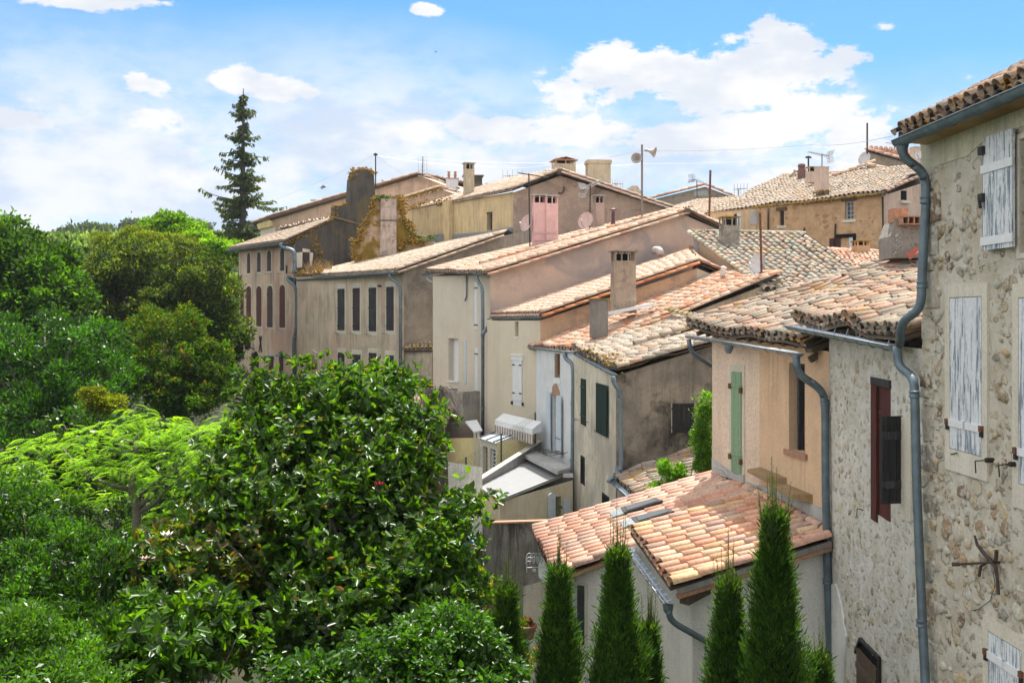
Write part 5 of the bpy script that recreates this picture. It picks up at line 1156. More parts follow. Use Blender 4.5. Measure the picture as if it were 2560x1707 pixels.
# ---- I: gable behind
tI = thing('old_house', 'low pinkish house with long tiled gable seen behind the black stained chimney', 'house', (-12, 78, -3))
PL_I = plaster('pink_brown_render', (.38, .28, .21), (.30, .225, .17), (.14, .12, .10), stain=.4, streak=.3, seed=71)
wI = W(G(648, 82), G(1150, 76)); pl = [(652, 640), (652, 560), (680, 543), (875, 487), (940, 462), (1051, 440), (1148, 478), (1148, 560), (1000, 640)]
mb = MB(); pt = [wI.pt(x, y) for x, y in pl]; mb.hexa(pt, [p+Vector((4, 9, 0)) for p in pt]); mb.build('wall', PL_I, tI)
slab(wI, [(652, 640), (652, 572), (686, 564), (694, 600), (690, 640)], 0, .03, PL_F, 'render_patch', tI)
slab(wI, [(646, 562), (672, 546), (685, 556), (686, 566), (650, 574)], 0, .25, plaster('yellow_cornice', (.50, .40, .20), (.45, .36, .2)), 'cornice', tI)
slab(wI, [(688, 600), (712, 570), (800, 545), (830, 540), (830, 560), (760, 575), (690, 592)], 0, .05, M['cement'], 'cement_band', tI)
pa, pb, pc, pd = wI.pt(636, 560, .3), wI.pt(1051, 436, .3), wI.pt(1051, 436, .3)+Vector((4, 9, .3)), wI.pt(640, 560, .3)+Vector((4, 9, 0))
rI = tiles(T_MIX, tI, pd, pa, pb, pc, PAL_TAN, .3, .45, 5, .02)
tile_line(T_MIX, rI, [pa, wI.pt(690, 540, .3), wI.pt(877, 484, .3), pb], [(.46, .32, .26), (.52, .40, .32)], .17, .75, 'verge_tiles')
tile_line(T_MIX, rI, [wI.pt(1150, 476, .3), pb], [(.46, .32, .26), (.52, .40, .32)], .17, .6, 'verge_tiles')
gutter(tI, [wI.pt(632, 568, .4)+Vector((3, 7, .2)), wI.pt(634, 566, .4)], .13, 'zinc', 2, brk=False)
chimney(tI, wI.pt(795, 512, -.6), wI.pt(795, 498, -.6).z, 1.6, .5, .1, M['cement'], 'flat', over=.1)
wr = thing('old_house', 'low gabled roof with ochre lichen between the stepped wall and the yellowish facade', 'house', (-7, 70, 3))
wR = W(G(1000, 70), G(1140, 68)); pl = [(1000, 640), (1000, 508), (1105, 474), (1140, 486), (1140, 560)]; mb = MB(); pt = [wR.pt(x, y) for x, y in pl]; mb.hexa(pt, [p+Vector((2, 4, 0)) for p in pt]); mb.build('wall', PL_I, wr)
tile_line(T_MOSS, wr, [wR.pt(996, 503, .1), wR.pt(1104, 470, .1)], [(.5, .42, .32), (.46, .34, .2)], .2, .6, 'verge_tiles'); tile_line(T_MIX, wr, [wR.pt(1140, 483, .1), wR.pt(1104, 470, .1)], PAL_PINK, .16, .6, 'verge_tiles')
moss_line(wr, [wR.pt(1000, 503, .1), wR.pt(1104, 470, .1)], .13, 40, 'moss', .1)
# ================================================================== J: yellowish facade, brown gable
PL_J = plaster('yellow_ochre_render', (.42, .34, .20), (.36, .29, .18), (.20, .17, .11), stain=.12, streak=.5, seed=81, sc=1.2, bm=.15)
PL_JG = plaster('mottled_mauve_render', (.31, .235, .18), (.22, .165, .14), (.11, .085, .075), stain=.65, streak=.1, patch=(.36, .28, .21), pamt=.5, seed=82, sc=1.1, grit=.22)
tJ = thing('yellow_house', 'broad house with yellowish facade, mottled brown gable and two big chimneys', 'house', (2, 60, -3))
jA, jB, jR, jC = G(1012, 66), G(1283, 57), G(1400, 57.4), G(1800, 58)
wJ = W(jA, jB); hj = (*wJ.rect(1217, 534, 1231, 576), .3)
zj = lambda y, Y: (HY-y)/F*Y
wall('wall', PL_J, tJ, [bldseg(jA, jB, zj(527, 66), zj(480, 57), [hj])])
wall('wall', PL_JG, tJ, [bldseg(jB, jR, zj(482, 57), zj(440, 57.4)), bldseg(jR, jC, zj(440, 57.4), zj(562, 58))])
wall('wall', PL_J, tJ, [bldseg(jC, (13, 68), 5.2, 5.6), bldseg((13, 68), jA, 5.6, 6.9)])
blocked(wJ, hj, M['black'], 'dark_recess', tJ); mb = MB(); u0, u1, z0, z1, _ = hj; mb.wbox(wJ, u0+.25, u0+.33, z0, z1, -.25, -.1); mb.wbox(wJ, u0, u1, z1, z1+.08, 0, .03); mb.build('window_frame', M['greysh'], tJ)
slab(wJ, [(1117, 620), (1118, 506), (1134, 502), (1134, 620)], 0, .35, PL_J, 'pier', tJ)
slab(wJ, [(1082, 622), (1100, 588), (1121, 586), (1122, 612)], .35, .5, M['lead'], 'flashing', tJ)
slab(wJ, [(1128, 612), (1136, 586), (1215, 580), (1236, 576), (1282, 568), (1282, 582), (1180, 596)], 0, .1, M['lead'], 'flashing', tJ)
TJ = [P(1004, 531, 66.6), P(1281, 473, 56.6), P(1400, 427, 57.), P(1262, 451, 65)]
rJ = tiles(tilemat('pale_tile_far', .12, .3, .15), tJ, *TJ, TP_G, .25, .4, 5, .03, br=.12, genoise=1)
tile_line(T_MIX, rJ, [TJ[1], TJ[2]], [(.50, .38, .30), (.54, .42, .33)], .13, .5, 'verge_tiles')
moss_line(rJ, [P(1008, 524, 66), P(1060, 508, 63.5), P(1120, 500, 62), P(1130, 494, 62)], .12, 60, 'moss', .12)
moss_line(rJ, [P(1190, 470, 66), P(1256, 452, 66)], .12, 30, 'moss', .06)
rJ2 = tiles(T_MIX, tJ, P(1806, 563, 58), Vector((13, 67, 5.3)), TJ[3], TJ[2]+Vector((0, 0, 0)), TP_G, .3, .45, 5, .02, name='rear_roof')
tile_line(T_MIX, rJ2, [P(1806, 562, 57.8), TJ[2]+Vector((0, 0, .02))], [(.48, .36, .28), (.52, .40, .32), (.44, .32, .26)], .14, .5, 'verge_tiles')
tile_line(T_MIX, rJ2, [P(1806, 570, 57.6), TJ[2]+Vector((.1, -.2, -.2))], [(.44, .32, .26), (.40, .28, .22)], .12, .5, 'verge_under_tiles')
mb = MB(); mb.lathe([(.001, -.1), (.2, -.08), (.19, .3)], TJ[2]+Vector((0, -.1, -.06)), (0, 1, 0), 10); mb.build('ridge_end', M['wood'], rJ2, True)
PL_JC = plaster('lichen_beige_render', (.36, .31, .22), (.30, .26, .19), (.1, .09, .07), stain=.3, streak=.3, seed=83, sc=2.)
chimney(tJ, (*P(1409, 425, 60)[:2], zj(434, 60)), zj(402, 60), 1.2, 1.0, .2, PL_JC, 'tiles', M['terracotta'], over=.12, nslot=2)
chimney(tJ, (*P(1495, 455, 60)[:2], zj(462, 60)), zj(403, 60), 1.32, 1.0, .1, PL_JC, 'flat', PL_JC, over=.06, slab_=.2)
chimney(tJ, (*P(1172, 488, 62)[:2], zj(492, 62)), zj(408, 62), .55, .55, .3, PL_JC, 'slots', M['cement'], over=.08, nslot=2)
tub = thing('chimney', 'sooty black chimney with red rim behind the slender beige one', 'chimney', P(1182, 475, 72)); chimney(tub, (*P(1182, 475, 72)[:2], zj(485, 72)), zj(440, 72), 1.25, 1., .1, plaster('sooty_render', (.13, .11, .10), (.05, .045, .04), stain=.4), 'flat', M['terracotta'], name='stack', over=.12)
tu2 = thing('chimney', 'white chimney with two small clay pots and a red slab', 'chimney', P(1130, 470, 76)); chimney(tu2, (*P(1130, 470, 76)[:2], zj(485, 76)), zj(447, 76), .88, .8, .1, PL_DW, 'pots', M['terracotta'], name='stack', over=.06)
ho = thing('iron_hook', 'curved black iron tie hook high on the mottled brown gable', 'wall anchor', P(1402, 475, 57)); mb = MB(); mb.tube([P(x, y, 57.1) for x, y in ((1410, 466), (1411, 474), (1407, 481), (1400, 484), (1396, 481))], .06, 5); mb.build('hook', M['rust'], ho)
# ================================================================== K: far stone house on the right
RUB_K = rubble('rubble_ochre', (.56, .385, .235), (.44, .30, .18), [(.30, .18, .10), (.38, .25, .14), (.24, .15, .09), (.46, .32, .2)], .5, 2.4, 6., .8)
tK2 = thing('stone_house', 'long ochre stone house with mossy eave and grilled window on the skyline', 'house', (16, 60, 0))
kA, kB, kC = G(1768, 63), G(2206, 56), G(2330, 57.5); wK = W(kA, kB); wKg = W(kB, kC)
hk1 = (*wK.rect(2112, 503, 2134, 549), .3); hk2 = (*wK.rect(1949, 527, 1960, 564), .25)
kM = wK.at(wK.hit(1890)[0], 0)[:2]
wall('wall', RUB_K, tK2, [bldseg(kA, kB, zj(534, 63), zj(490, 56), [hk1, hk2])])
slab(wK, [(1775, 640), (1775, 536), (1888, 524), (1892, 640)], 0, .02, plaster('ochre_patch_render', (.44, .33, .21), (.38, .29, .19), stain=.15, seed=91), 'render_patch', tK2)
wall('wall', plaster('pink_beige_render', (.42, .32, .26), (.37, .29, .24), stain=.2, seed=92), tK2, [bldseg(kB, kC, zj(490, 56), zj(450, 57.5)), bldseg(kC, (24, 66), 8.5, 8.5), bldseg((24, 66), kA, 8.5, 6.4)])
dark_window(tK2, wK, hk1, 'bluewhite', (1, 3), fw=.06); dark_window(tK2, wK, hk2, 'brownsh', (1, 3), fw=.06)
mb = MB(); 
for h in (hk1, hk2): mb.wbox(wK, h[0]-.2, h[1]+.2, h[3], h[3]+.2, 0, .05); mb.wbox(wK, h[0]-.15, h[1]+.15, h[2]-.15, h[2]-.003, 0, .06, 1)
mb.build('lintel', [M['wood'], M['surround']], tK2)
window(tK2, wK, (1843, 534, 1853, 574), 'bluewhite', 0, .0, .03, planks=1, bars=(), hook=False, top=0, bot=0); slab(wK, [(1835, 575), (1836, 536), (1843, 535), (1843, 575)], .03, .04, M['black'], 'dark_opening', tK2)
slab(wK, [(1876, 563), (1877, 528), (1895, 526), (1895, 563)], .03, .05, M['cement'], 'blocked_window', tK2)
u0, u1, z0, z1 = wK.rect(2098, 594, 2140, 640); mb = MB(); mb.wbox(wK, u0-.2, u1, z1, z1+.2, 0, .1); mb.wbox(wK, u0+.7, u1, z0, z1, 0, .012); qd = mb.build('window', M['black'], tK2); leaf(wK, u0-.55, u0+.1, z0, z1, .03, M['redsh'], qd, 0, 2, (.8,), 'iron', 0); leaf(wK, u0+.6, u0+.8, z0, z1, .03, M['bluewhite'], qd, 0, 1, ())
wKd = [(1922, 520, 1922, 590), (2012, 570, 2013, 620), (2090, 560, 2088, 620), (2208, 492, 2210, 640)]
for x0, y0, x1, y1 in wKd: downpipe(tK2, [wK.pt(x0, y0, .08), wK.pt(x1, y1, .08)], .05, 'iron', (), .1)
hz = wKg.rect(2252, 477, 2266, 502); mb = MB(); mb.wbox(wKg, *hz, 0, .015); q = mb.build('window', M['black'], tK2); mb = MB(); mb.wbox(wKg, hz[0]-.1, hz[1]+.15, hz[2]-.15, hz[2], 0, .2); mb.build('window_sill', M['surround'], q)
TK = [P(1764, 532, 63.4), P(2212, 482, 55.6), P(2318, 416, 62), P(1960, 440, 72)]
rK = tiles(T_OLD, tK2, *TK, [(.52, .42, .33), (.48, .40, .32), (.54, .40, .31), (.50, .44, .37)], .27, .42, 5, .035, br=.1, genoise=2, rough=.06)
tile_line(T_OLD, rK, [TK[1], P(2255, 462, 57), P(2318, 437, 58.5)], PAL_OLD, .16, .5, 'verge_tiles')
moss_line(rK, [wK.pt(1890, 522, .45), wK.pt(2206, 487, .45)], .09, 240, 'moss', .05)
tile_line(T_MIX, rK, [P(2060, 452, 66), P(2165, 415, 66), P(2172, 412, 66)], PAL_PINK, .2, .6, 'ridge_tiles')
tile_line(T_MIX, rK, [P(2215, 425, 65), P(2165, 413, 66)], PAL_PINK, .2, .6, 'ridge_tiles')
moss_line(rK, [P(2100, 436, 66), P(2160, 422, 66), P(2190, 424, 65)], .15, 40, 'moss', .1)
PL_KC = plaster('pink_beige_chimney', (.42, .33, .27), (.36, .29, .24), stain=.2, seed=93, sc=2.)
chimney(tK2, (*P(2054, 476, 59.5)[:2], zj(484, 59.5)), zj(418, 59.5), .62, .6, .3, PL_KC, 'flat', PL_KC, over=.02, taper=.03)
moss_line(tK2, [P(2042, 482, 59.), P(2070, 478, 59.)], .12, 22, 'moss', .08)
chk = chimney(tK2, (*P(2035, 450, 64)[:2], zj(458, 64)), zj(418, 64), .9, .5, .2, PL_KC, 'slots', M['moss'], over=.05, nslot=1)
tcp = thing('chimney', 'dark red clay chimney pot beside the thin post on the far roof', 'chimney', P(2004, 455, 68)); mb = MB(); mb.lathe([(.3, -.3), (.27, .2), (.28, .5), (.24, .55), (.22, .75), (.27, .8), (.2, .95), (.001, 1.0)], P(2004, 446, 68), (0, 0, 1), 12); mb.build('pot', plain('dark_clay', (.14, .07, .06), .8), tcp, True)
mb = MB(); pt = [P(x, y, 70) for x, y in ((1955, 470), (1985, 442), (1990, 437), (2020, 440), (2020, 470))]; mb.hexa(pt, [p+Vector((0, 2, 0)) for p in pt]); g2 = mb.build('low_gable', PL_I, tK2); tile_line(T_OLD, tK2, [pt[0], pt[2]+Vector((0, 0, .1))], PAL_OLD, .18, .5, 'verge_tiles'); tile_line(T_OLD, tK2, [pt[3]+Vector((0, 0, .1)), pt[2]+Vector((0, 0, .15))], PAL_OLD, .18, .5, 'verge_tiles')
tLo = thing('roof_dormer', 'low brown tiled hump above the long ochre roof', 'dormer', P(1910, 480, 68)); wl = W(G(1885, 68), G(1950, 70)); mb = MB(); pt = [wl.pt(x, y) for x, y in ((1888, 486), (1912, 470), (1945, 471), (1945, 486))]; mb.hexa(pt, [p+Vector((1, 2, 0)) for p in pt]); mb.build('wall', PL_I, tLo); tile_line(T_OLD, tLo, [pt[0], pt[1], pt[2]], PAL_OLD, .18, .5)
# L: stone hut on the skyline
tL = thing('stone_hut', 'small stone gable house with pink tiles on the skyline beside the near gutter', 'house', (28, 75, 8))
wL = W(G(2168, 70), G(2420, 66)); pl = [(2168, 440), (2168, 390), (2345, 440)]; pl = [(2166, 480), (2168, 378), (2250, 399), (2345, 425), (2345, 480)]
mb = MB(); pt = [wL.pt(x, y) for x, y in pl]; mb.hexa(pt, [p+Vector((3, 8, 0)) for p in pt]); mb.build('wall', rubble('rubble_grey', (.36, .31, .25), (.3, .26, .2), [(.25, .2, .15), (.33, .27, .2)], .8, 3.5, 8.), tL)
e0, e1 = wL.pt(2166, 376, .1), wL.pt(2345, 424, .1); tiles(T_MIX, tL, e0, e1, P(2345, 380, 76), P(2172, 370, 78), PAL_PINK, .35, .5, 5, .02)
tile_line(T_MIX, tL, [e1, e0], PAL_PINK, .2, .6, 'verge_tiles')
chimney(tL, (*P(2290, 420, 62)[:2], zj(440, 62)), zj(368, 62), .5, .5, .1, PL_KC, 'flat', over=.02)
tLy = thing('mossy_roof_edge', 'orange lichen roof end beside the near tall downpipe', 'roof', P(2316, 410, 50)); tiles(T_MOSS, tLy, P(2305, 412, 50), P(2345, 414, 48), P(2345, 385, 54), P(2312, 388, 54), [(.5, .4, .25), (.45, .25, .08)], .25, .4, 5, .03)
wall('wall', PL_I, tLy, [bldseg(G(2306, 50), G(2345, 48), zj(414, 50), zj(416, 48))])
# M: distant gables
tM = thing('distant_house', 'far stone gable with shallow tiled roof below two thin aerials', 'house', (12, 95, 5))
RUB_M = rubble('rubble_far', (.36, .31, .25), (.31, .27, .22), [(.25, .2, .17), (.33, .28, .22), (.2, .18, .16)], .7, 1.8, 8.)
wM = W(G(1640, 95), G(1850, 92)); pl = [(1640, 540), (1640, 497), (1763, 467), (1850, 500), (1850, 540)]; mb = MB(); pt = [wM.pt(x, y) for x, y in pl]; mb.hexa(pt, [p+Vector((2, 8, 0)) for p in pt]); mb.build('wall', RUB_M, tM)
tile_line(T_MIX, tM, [wM.pt(1626, 499, .2), wM.pt(1763, 464, .2)], PAL_PINK, .24, .8); tile_line(T_MIX, tM, [wM.pt(1852, 501, .2), wM.pt(1763, 464, .2)], [(.4, .25, .18)], .24, .8)
slab(wM, [(1735, 490), (1736, 478), (1770, 476), (1772, 490)], 0, .05, M['cement'], 'render_patch', tM)
tM2 = thing('distant_roof', 'pale ridged tile roof in the gap left of the long ochre house', 'house', (11, 75, 4))
for i, (y0, y1, Y) in enumerate(((500, 518, 84), (514, 530, 76), (526, 545, 68))):
    tiles(T_MIX, tM2, P(1672+i*20, y1+3, Y), P(1800+i*14, y1+1, Y-2), P(1850+i*6, y0-6, Y+4), P(1740+i*8, y0+2, Y+5), TP_G, .3, .5, 5, .03)
wall('wall', PL_I, tM2, [bldseg(G(1672, 84), G(1850, 80), zj(524, 84), zj(522, 80)), bldseg(G(1700, 66), G(1830, 65), zj(552, 66), zj(552, 65))])
tM3 = thing('distant_roof', 'tiny pyramid of ribbed tiles behind the loudspeaker pole', 'house', P(1590, 500, 80)); tiles(T_OLD, tM3, P(1562, 482, 80), P(1606, 494, 78), P(1590, 470, 84), P(1584, 470, 84), PAL_OLD, .4, .6, 5); wall('wall', PL_I, tM3, [bldseg(G(1562, 80.3), G(1606, 78.3), zj(484, 80), zj(496, 78))])
# ================================================================== yard buildings below the white house
tW = thing('lean_to', 'lean-to with corrugated white metal roof against the white house', 'lean-to', (0, 36, -9))
w1, w2_, w3_, w4_ = P(1181, 1208, 36.3), P(1249, 1251, 33.6), P(1412, 1186, 36.2), P(1320, 1150, 38.9)
mb = MB(); K = 44; M['whitemetal'] = plain('white_corrugated_sheet', (.37, .38, .39), .45, 0., .03, 3.)
for i in range(K):
    a, b = i/K, (i+.5)/K; c = (i+1)/K
    def at(u, h): return w1.lerp(w2_, u)+Vector((0, 0, h)), w4_.lerp(w3_, u)+Vector((0, 0, h))
    p0, q0 = at(a, 0); p1, q1 = at(b, .035); p2, q2 = at(c, 0)
    mb.quad(p0, p1, q1, q0); mb.quad(p1, p2, q2, q1)
mb.beam(w1, w2_, .04, .1); mb.beam(w2_, w3_, .04, .1)
mb.build('roof', M['whitemetal'], tW)
PL_Y = plaster('cream_yard_render', (.48, .44, .33), (.43, .39, .29), stain=.12, streak=.15, seed=101); PL_Y2 = plaster('speckled_white_render', (.50, .49, .45), (.42, .41, .38), (.14, .13, .12), stain=.25, seed=102, grit=.25, sc=2.)
gl, gn, gr = G(1183, 36.1), G(1250, 33.9), G(1432, 35.6); wWf = W(gn, gr)
hw = (*wWf.rect(1388, 1240, 1402, 1330), .3)
wall('wall', PL_Y, tW, [bldseg(gn, gr, w2_.z-.08, w3_.z-.1, [hw]), bldseg(gl, gn, w1.z-.08, w2_.z-.08)])
blocked(wWf, hw, M['black'], 'dark_recess', tW)
wn = surround(wWf, hw[0], hw[1], hw[2], hw[3], .05, .03, PL_Y, tW, .1, 0, 'doorway')
leaf(wWf, hw[0]-.35, hw[0]-.06, hw[2], hw[3]+.15, .06, M['bluewhite'], wn, .1, 2, ()); leaf(wWf, hw[1]+.06, hw[1]+.35, hw[2], hw[3]-.1, .06, M['bluewhite'], wn, .1, 2, ())
mb = MB(); pp = [P(1305, 1134, 38.6), P(1341, 1126, 39.2), P(1427, 1167, 36.0), P(1393, 1178, 35.4)]; mb.hexa([p-Vector((0, 0, .12)) for p in pp], pp); mb.build('concrete_slab', M['cement'], tW)
mb = MB(); rd = random.Random(5)
for i in range(26):
    c = P(1385, 1133, 37.2)+Vector((rd.gauss(0, .35), rd.gauss(0, .3), .02)); a = rd.uniform(0, 6.28); mb.tube([c, c+Vector((math.cos(a)*.3, math.sin(a)*.3, rd.uniform(0, .1)))], .012, 3)
mb.build('twigs', M['wood'], tW)
mb = MB(); a, b = P(1343, 1103, 39.4), P(1115, 1246, 34.); lo = Vector((0, 0, -4.)); th = Vector((.2, .25, 0))
mb.hexa([a+lo, b+lo, b+lo+th, a+lo+th], [a, b, b+th, a+th]); pr = mb.build('parapet_wall', plaster('grey_parapet', (.24, .24, .235), (.18, .18, .18), stain=.3, seed=103), tW)
mb = MB(); mb.beam(a+th*.5, b+th*.5, .22, .04); mb.build('coping', M['surround'], pr)
mb = MB(); mb.box(P(1420, 1188, 35.6), .35, .2, .12); mb.build('hopper', M['dish'], tW)
tBw = thing('garden_wall', 'white speckled garden wall stepping down left of the lean-to', 'wall', (-2, 33, -9))
wall('wall', PL_Y2, tBw, [bldseg(G(1112, 33.8), G(1206, 32.6), zj(1215, 33.8), zj(1262, 32.6)), bldseg(G(1206, 32.6), G(1206, 34.5), zj(1262, 32.6), zj(1262, 32.6)), bldseg(G(1206, 34.5), G(1112, 36), -5, -5)])
tBk = thing('boundary_wall', 'dark stained boundary wall with terracotta coping in front of the lean-to', 'wall', (1, 30, -9))
wBk = W(G(1206, 30.5), G(1405, 29.8))
PL_BK = plaster('sooty_wall_render', (.16, .155, .145), (.10, .097, .09), (.03, .03, .028), stain=.8, streak=.8, patch=(.1, .1, .09), pamt=.8, seed=104)
wall('wall', PL_BK, tBk, [bldseg(G(1206, 30.5), G(1405, 29.8), zj(1309, 30.5), zj(1305, 29.8)), bldseg(G(1206, 31.5), G(1206, 30.5), zj(1309, 30.5), zj(1309, 30.5)), bldseg(G(1188, 30.9), G(1207, 30.7), zj(1362, 30.8), zj(1362, 30.8))])
mb = MB(); mb.beam(P(1203, 1306, 30.6), P(1408, 1300, 29.9), .26, .05); mb.build('coping', M['terracotta'], tBk)
mb = MB(); mb.beam(P(1184, 1360, 30.8), P(1208, 1360, 30.6), .3, .05); mb.build('coping', M['terracotta'], tBk)
tg = thing('teal_panel_fence', 'slanting teal blue sheet fence below the white garden wall', 'fence', P(1160, 1400, 31.5))
mb = MB(); pl = [P(1127, 1310, 32.6), P(1140, 1308, 32.4), P(1188, 1360, 31.), P(1188, 1560, 31.), P(1127, 1560, 32.6)]; mb.hexa(pl, [p+Vector((.06, .06, 0)) for p in pl]); mb.build('panel', plain('teal_paint', (.05, .17, .22), .5), tg)
tsd = thing('small_pier', 'low pale garden pier with satellite dish in front of the cottage corner', 'wall', (.3, 24, -9)); wall('wall', plaster('cream_pier', (.50, .46, .40), (.44, .4, .35), stain=.2), tsd, [bldseg(G(1308, 26.2), G(1400, 25.4), zj(1465, 26.2), zj(1440, 25.4)), bldseg(G(1308, 27.2), G(1308, 26.2), zj(1440, 26), zj(1465, 26.2))])
pt_ = thing('potted_plant', 'terracotta pot of pink geraniums on a round tray by the cypress', 'potted plant', P(1317, 1570, 24)); mb = MB(); c = P(1317, 1594, 24); mb.lathe([(.001, 0), (.16, 0), (.22, .26), (.25, .26), (.25, .31), (.001, .3)], c, (0, 0, 1), 14); mb.lathe([(.001, -.04), (.27, -.04), (.27, -.01), (.001, -.01)], c, (0, 0, 1), 14, 1); mb.build('pot', [M['terracotta'], M['white']], pt_, True)
mb = MB(); mb.lathe([(.02, -2.5), (.02, -.04)], c, (0, 0, 1), 8); mb.build('stand', M['iron'], pt_)
# awning, glass canopy and window bay of the beige house
PL_YY = plaster('yellow_render', (.56, .47, .24), (.52, .43, .24), stain=.05, streak=.1, seed=105)
ta = thing('awning', 'white awning box with scalloped striped valance on the beige house', 'awning', P(1280, 1065, 39.8))
a0, a1 = P(1237, 1062, 41.), P(1331, 1086, 38.2); mb = MB(); up = Vector((0, 0, 1)); bk = Vector((.35, .45, .18))
mb.hexa([a0-up*.0, a1-up*.0, a1+bk-up*.12, a0+bk-up*.12], [a0+up*.2, a1+up*.2, a1+bk+up*.25, a0+bk+up*.25]); mb.build('cassette', M['white'], ta)
mb = MB(); n = 30
for i in range(n):
    p, q = a0.lerp(a1, i/n), a0.lerp(a1, (i+1)/n); m_ = p.lerp(q, .5); mb.add([p, q, q-up*.32, m_-up*.40, p-up*.32], [(0, 1, 2, 3, 4)], i % 2)
mb.build('valance', [plain('brown_stripe', (.28, .20, .17), .9), M['dish']], ta)
tb = thing('glazed_porch', 'white framed glazed porch with glass roof under the striped awning', 'porch', (-1.2, 40, -7))
wP = W(G(1200, 40.6), G(1243, 39.0)); wP2 = W(G(1243, 39.), G(1338, 39.6))
hp = [(*wP.rect(1207, 1116, 1219, 1230), .15), (*wP.rect(1225, 1122, 1239, 1172), .15)]
wall('wall', M['surround'], tb, [bldseg(G(1200, 40.6), G(1243, 39.), zj(1100, 40), zj(1110, 39), hp)]); wall('wall', PL_YY, tb, [bldseg(G(1243, 39.), G(1338, 39.6), zj(1108, 39), zj(1090, 39.6))])
blocked(wP, hp[0], plain('brown_door_panel', (.16, .10, .08), .6), 'door', tb); dark_window(tb, wP, hp[1], 'white', (0, 4), fw=.03)
mb = MB(); r_ = [P(1196, 1096, 40.6), P(1238, 1110, 39.), P(1300, 1086, 39.8), P(1258, 1074, 41.6)]; mb.hexa(r_, [p+up*.04 for p in r_]); pr2 = mb.build('roof', plain('pale_glass_roof', (.45, .48, .50), .25), tb)
mb = MB()
for f in (.1, .5, .9): mb.beam(r_[0].lerp(r_[1], f)+up*.06, r_[3].lerp(r_[2], f)+up*.06, .06, .05)
mb.build('glazing_bar', plain('dark_blue_metal', (.05, .07, .1), .5), pr2)
ttl = thing('terrace_house_base', 'yellow rendered ground floor wall under the balcony', 'wall', (-3, 44, -8))
wy = W(G(1060, 45), G(1198, 43.5)); wall('wall', PL_YY, ttl, [bldseg(G(1060, 45.2), G(1200, 43.2), zj(1097, 45), zj(1092, 43.5))])
mb = MB(); mb.wbox(W(G(1060, 46.2), G(1200, 44.4)), 0, 3, -6, zj(1058, 45), -.2, 0); mb.build('dark_wall_strip', plaster('dark_wall', (.17, .14, .11), (.13, .11, .09), stain=.4), ttl)  # dark brown stained strip of wall above the yellow render
tcn = thing('canopy', 'small white canopy on posts below the balcony', 'canopy', P(1190, 1070, 43.5)); r_ = [P(1163, 1056, 44.4), P(1185, 1083, 42.6), P(1206, 1078, 42.8), P(1192, 1052, 44.6)]; mb = MB(); mb.hexa(r_, [p+up*.06 for p in r_]); mb.build('roof', M['white'], tcn)
mb = MB()
for px in (1187, 1196): mb.beam(P(px, 1082, 42.7), P(px, 1290, 42.7), .1, .1)
mb.build('post', M['surround'], tcn)
# low red tiled roof by the balcony
tr = thing('outbuilding', 'low outbuilding with pinkish canal tile roof beside the balcony', 'outbuilding', (-4.5, 45, -6))
rr_ = [P(925, 1062, 45.), P(1102, 1078, 43.3), P(1150, 985, 48.6), P(985, 990, 49.8)]
tiles(T_MIX, tr, rr_[0], rr_[1], rr_[2], rr_[3], [(.56, .38, .30), (.58, .42, .34), (.50, .34, .28)], .24, .38, 5, .02)
tile_line(T_MIX, tr, [rr_[1], rr_[2]], PAL_PINK, .13, .45, 'verge_tiles')
wall('wall', plaster('shed_wall', (.25, .2, .15), (.2, .16, .12), stain=.4), tr, [bldseg(rr_[0][:2], (rr_[1].x-.1, rr_[1].y+.1), rr_[0].z-.1, rr_[1].z-.15), bldseg((rr_[1].x-.1, rr_[1].y+.1), (rr_[2].x-.1, rr_[2].y), rr_[1].z-.15, rr_[2].z-.15)])
# wire mesh fence
tf = thing('mesh_fence', 'thin wire mesh fence on green posts stepping up to the white house', 'fence', P(1252, 1160, 38))
fp = [(1165, 1204, 1142, 37.), (1253, 1156, 1084, 38.), (1338, 1103, 1030, 39.2)]; gp = plain('green_post', (.02, .07, .05), .5)
tops = []
for px, yb, yt, Y in fp: mb = MB(); mb.tube([P(px, yb+6, Y), P(px, yt, Y)], .035, 6); mb.build('post', gp, tf); tops.append((P(px, yb, Y), P(px, yt, Y)))
tops = [(P(1120, 1232, 36.4), P(1120, 1168, 36.4))]+tops; mb = MB()
for (b0, t0), (b1, t1) in zip(tops[:-1], tops[1:]):
    n = 16
    for i in range(-6, n+1):
        for s in (0, 1):
            u0, v0, u1, v1 = i/n, 0., (i+6)/n, 1.
            if u0 < 0: v0 = -u0/(u1-u0); u0 = 0.
            if u1 > 1: v1 = v0+(1-u0)/(u1-u0)*(1-v0) if u1 > u0 else 1; u1 = 1.
            if s: v0, v1 = 1-v0, 1-v1
            f = lambda u, v: b0.lerp(b1, u).lerp(t0.lerp(t1, u), v)
            if u1 > u0: mb.tube([f(u0, v0), f(u1, min(1, v1))], .004, 3, 0, False)
mb.build('mesh', plain('wire_green', (.12, .15, .10), .5), tf)
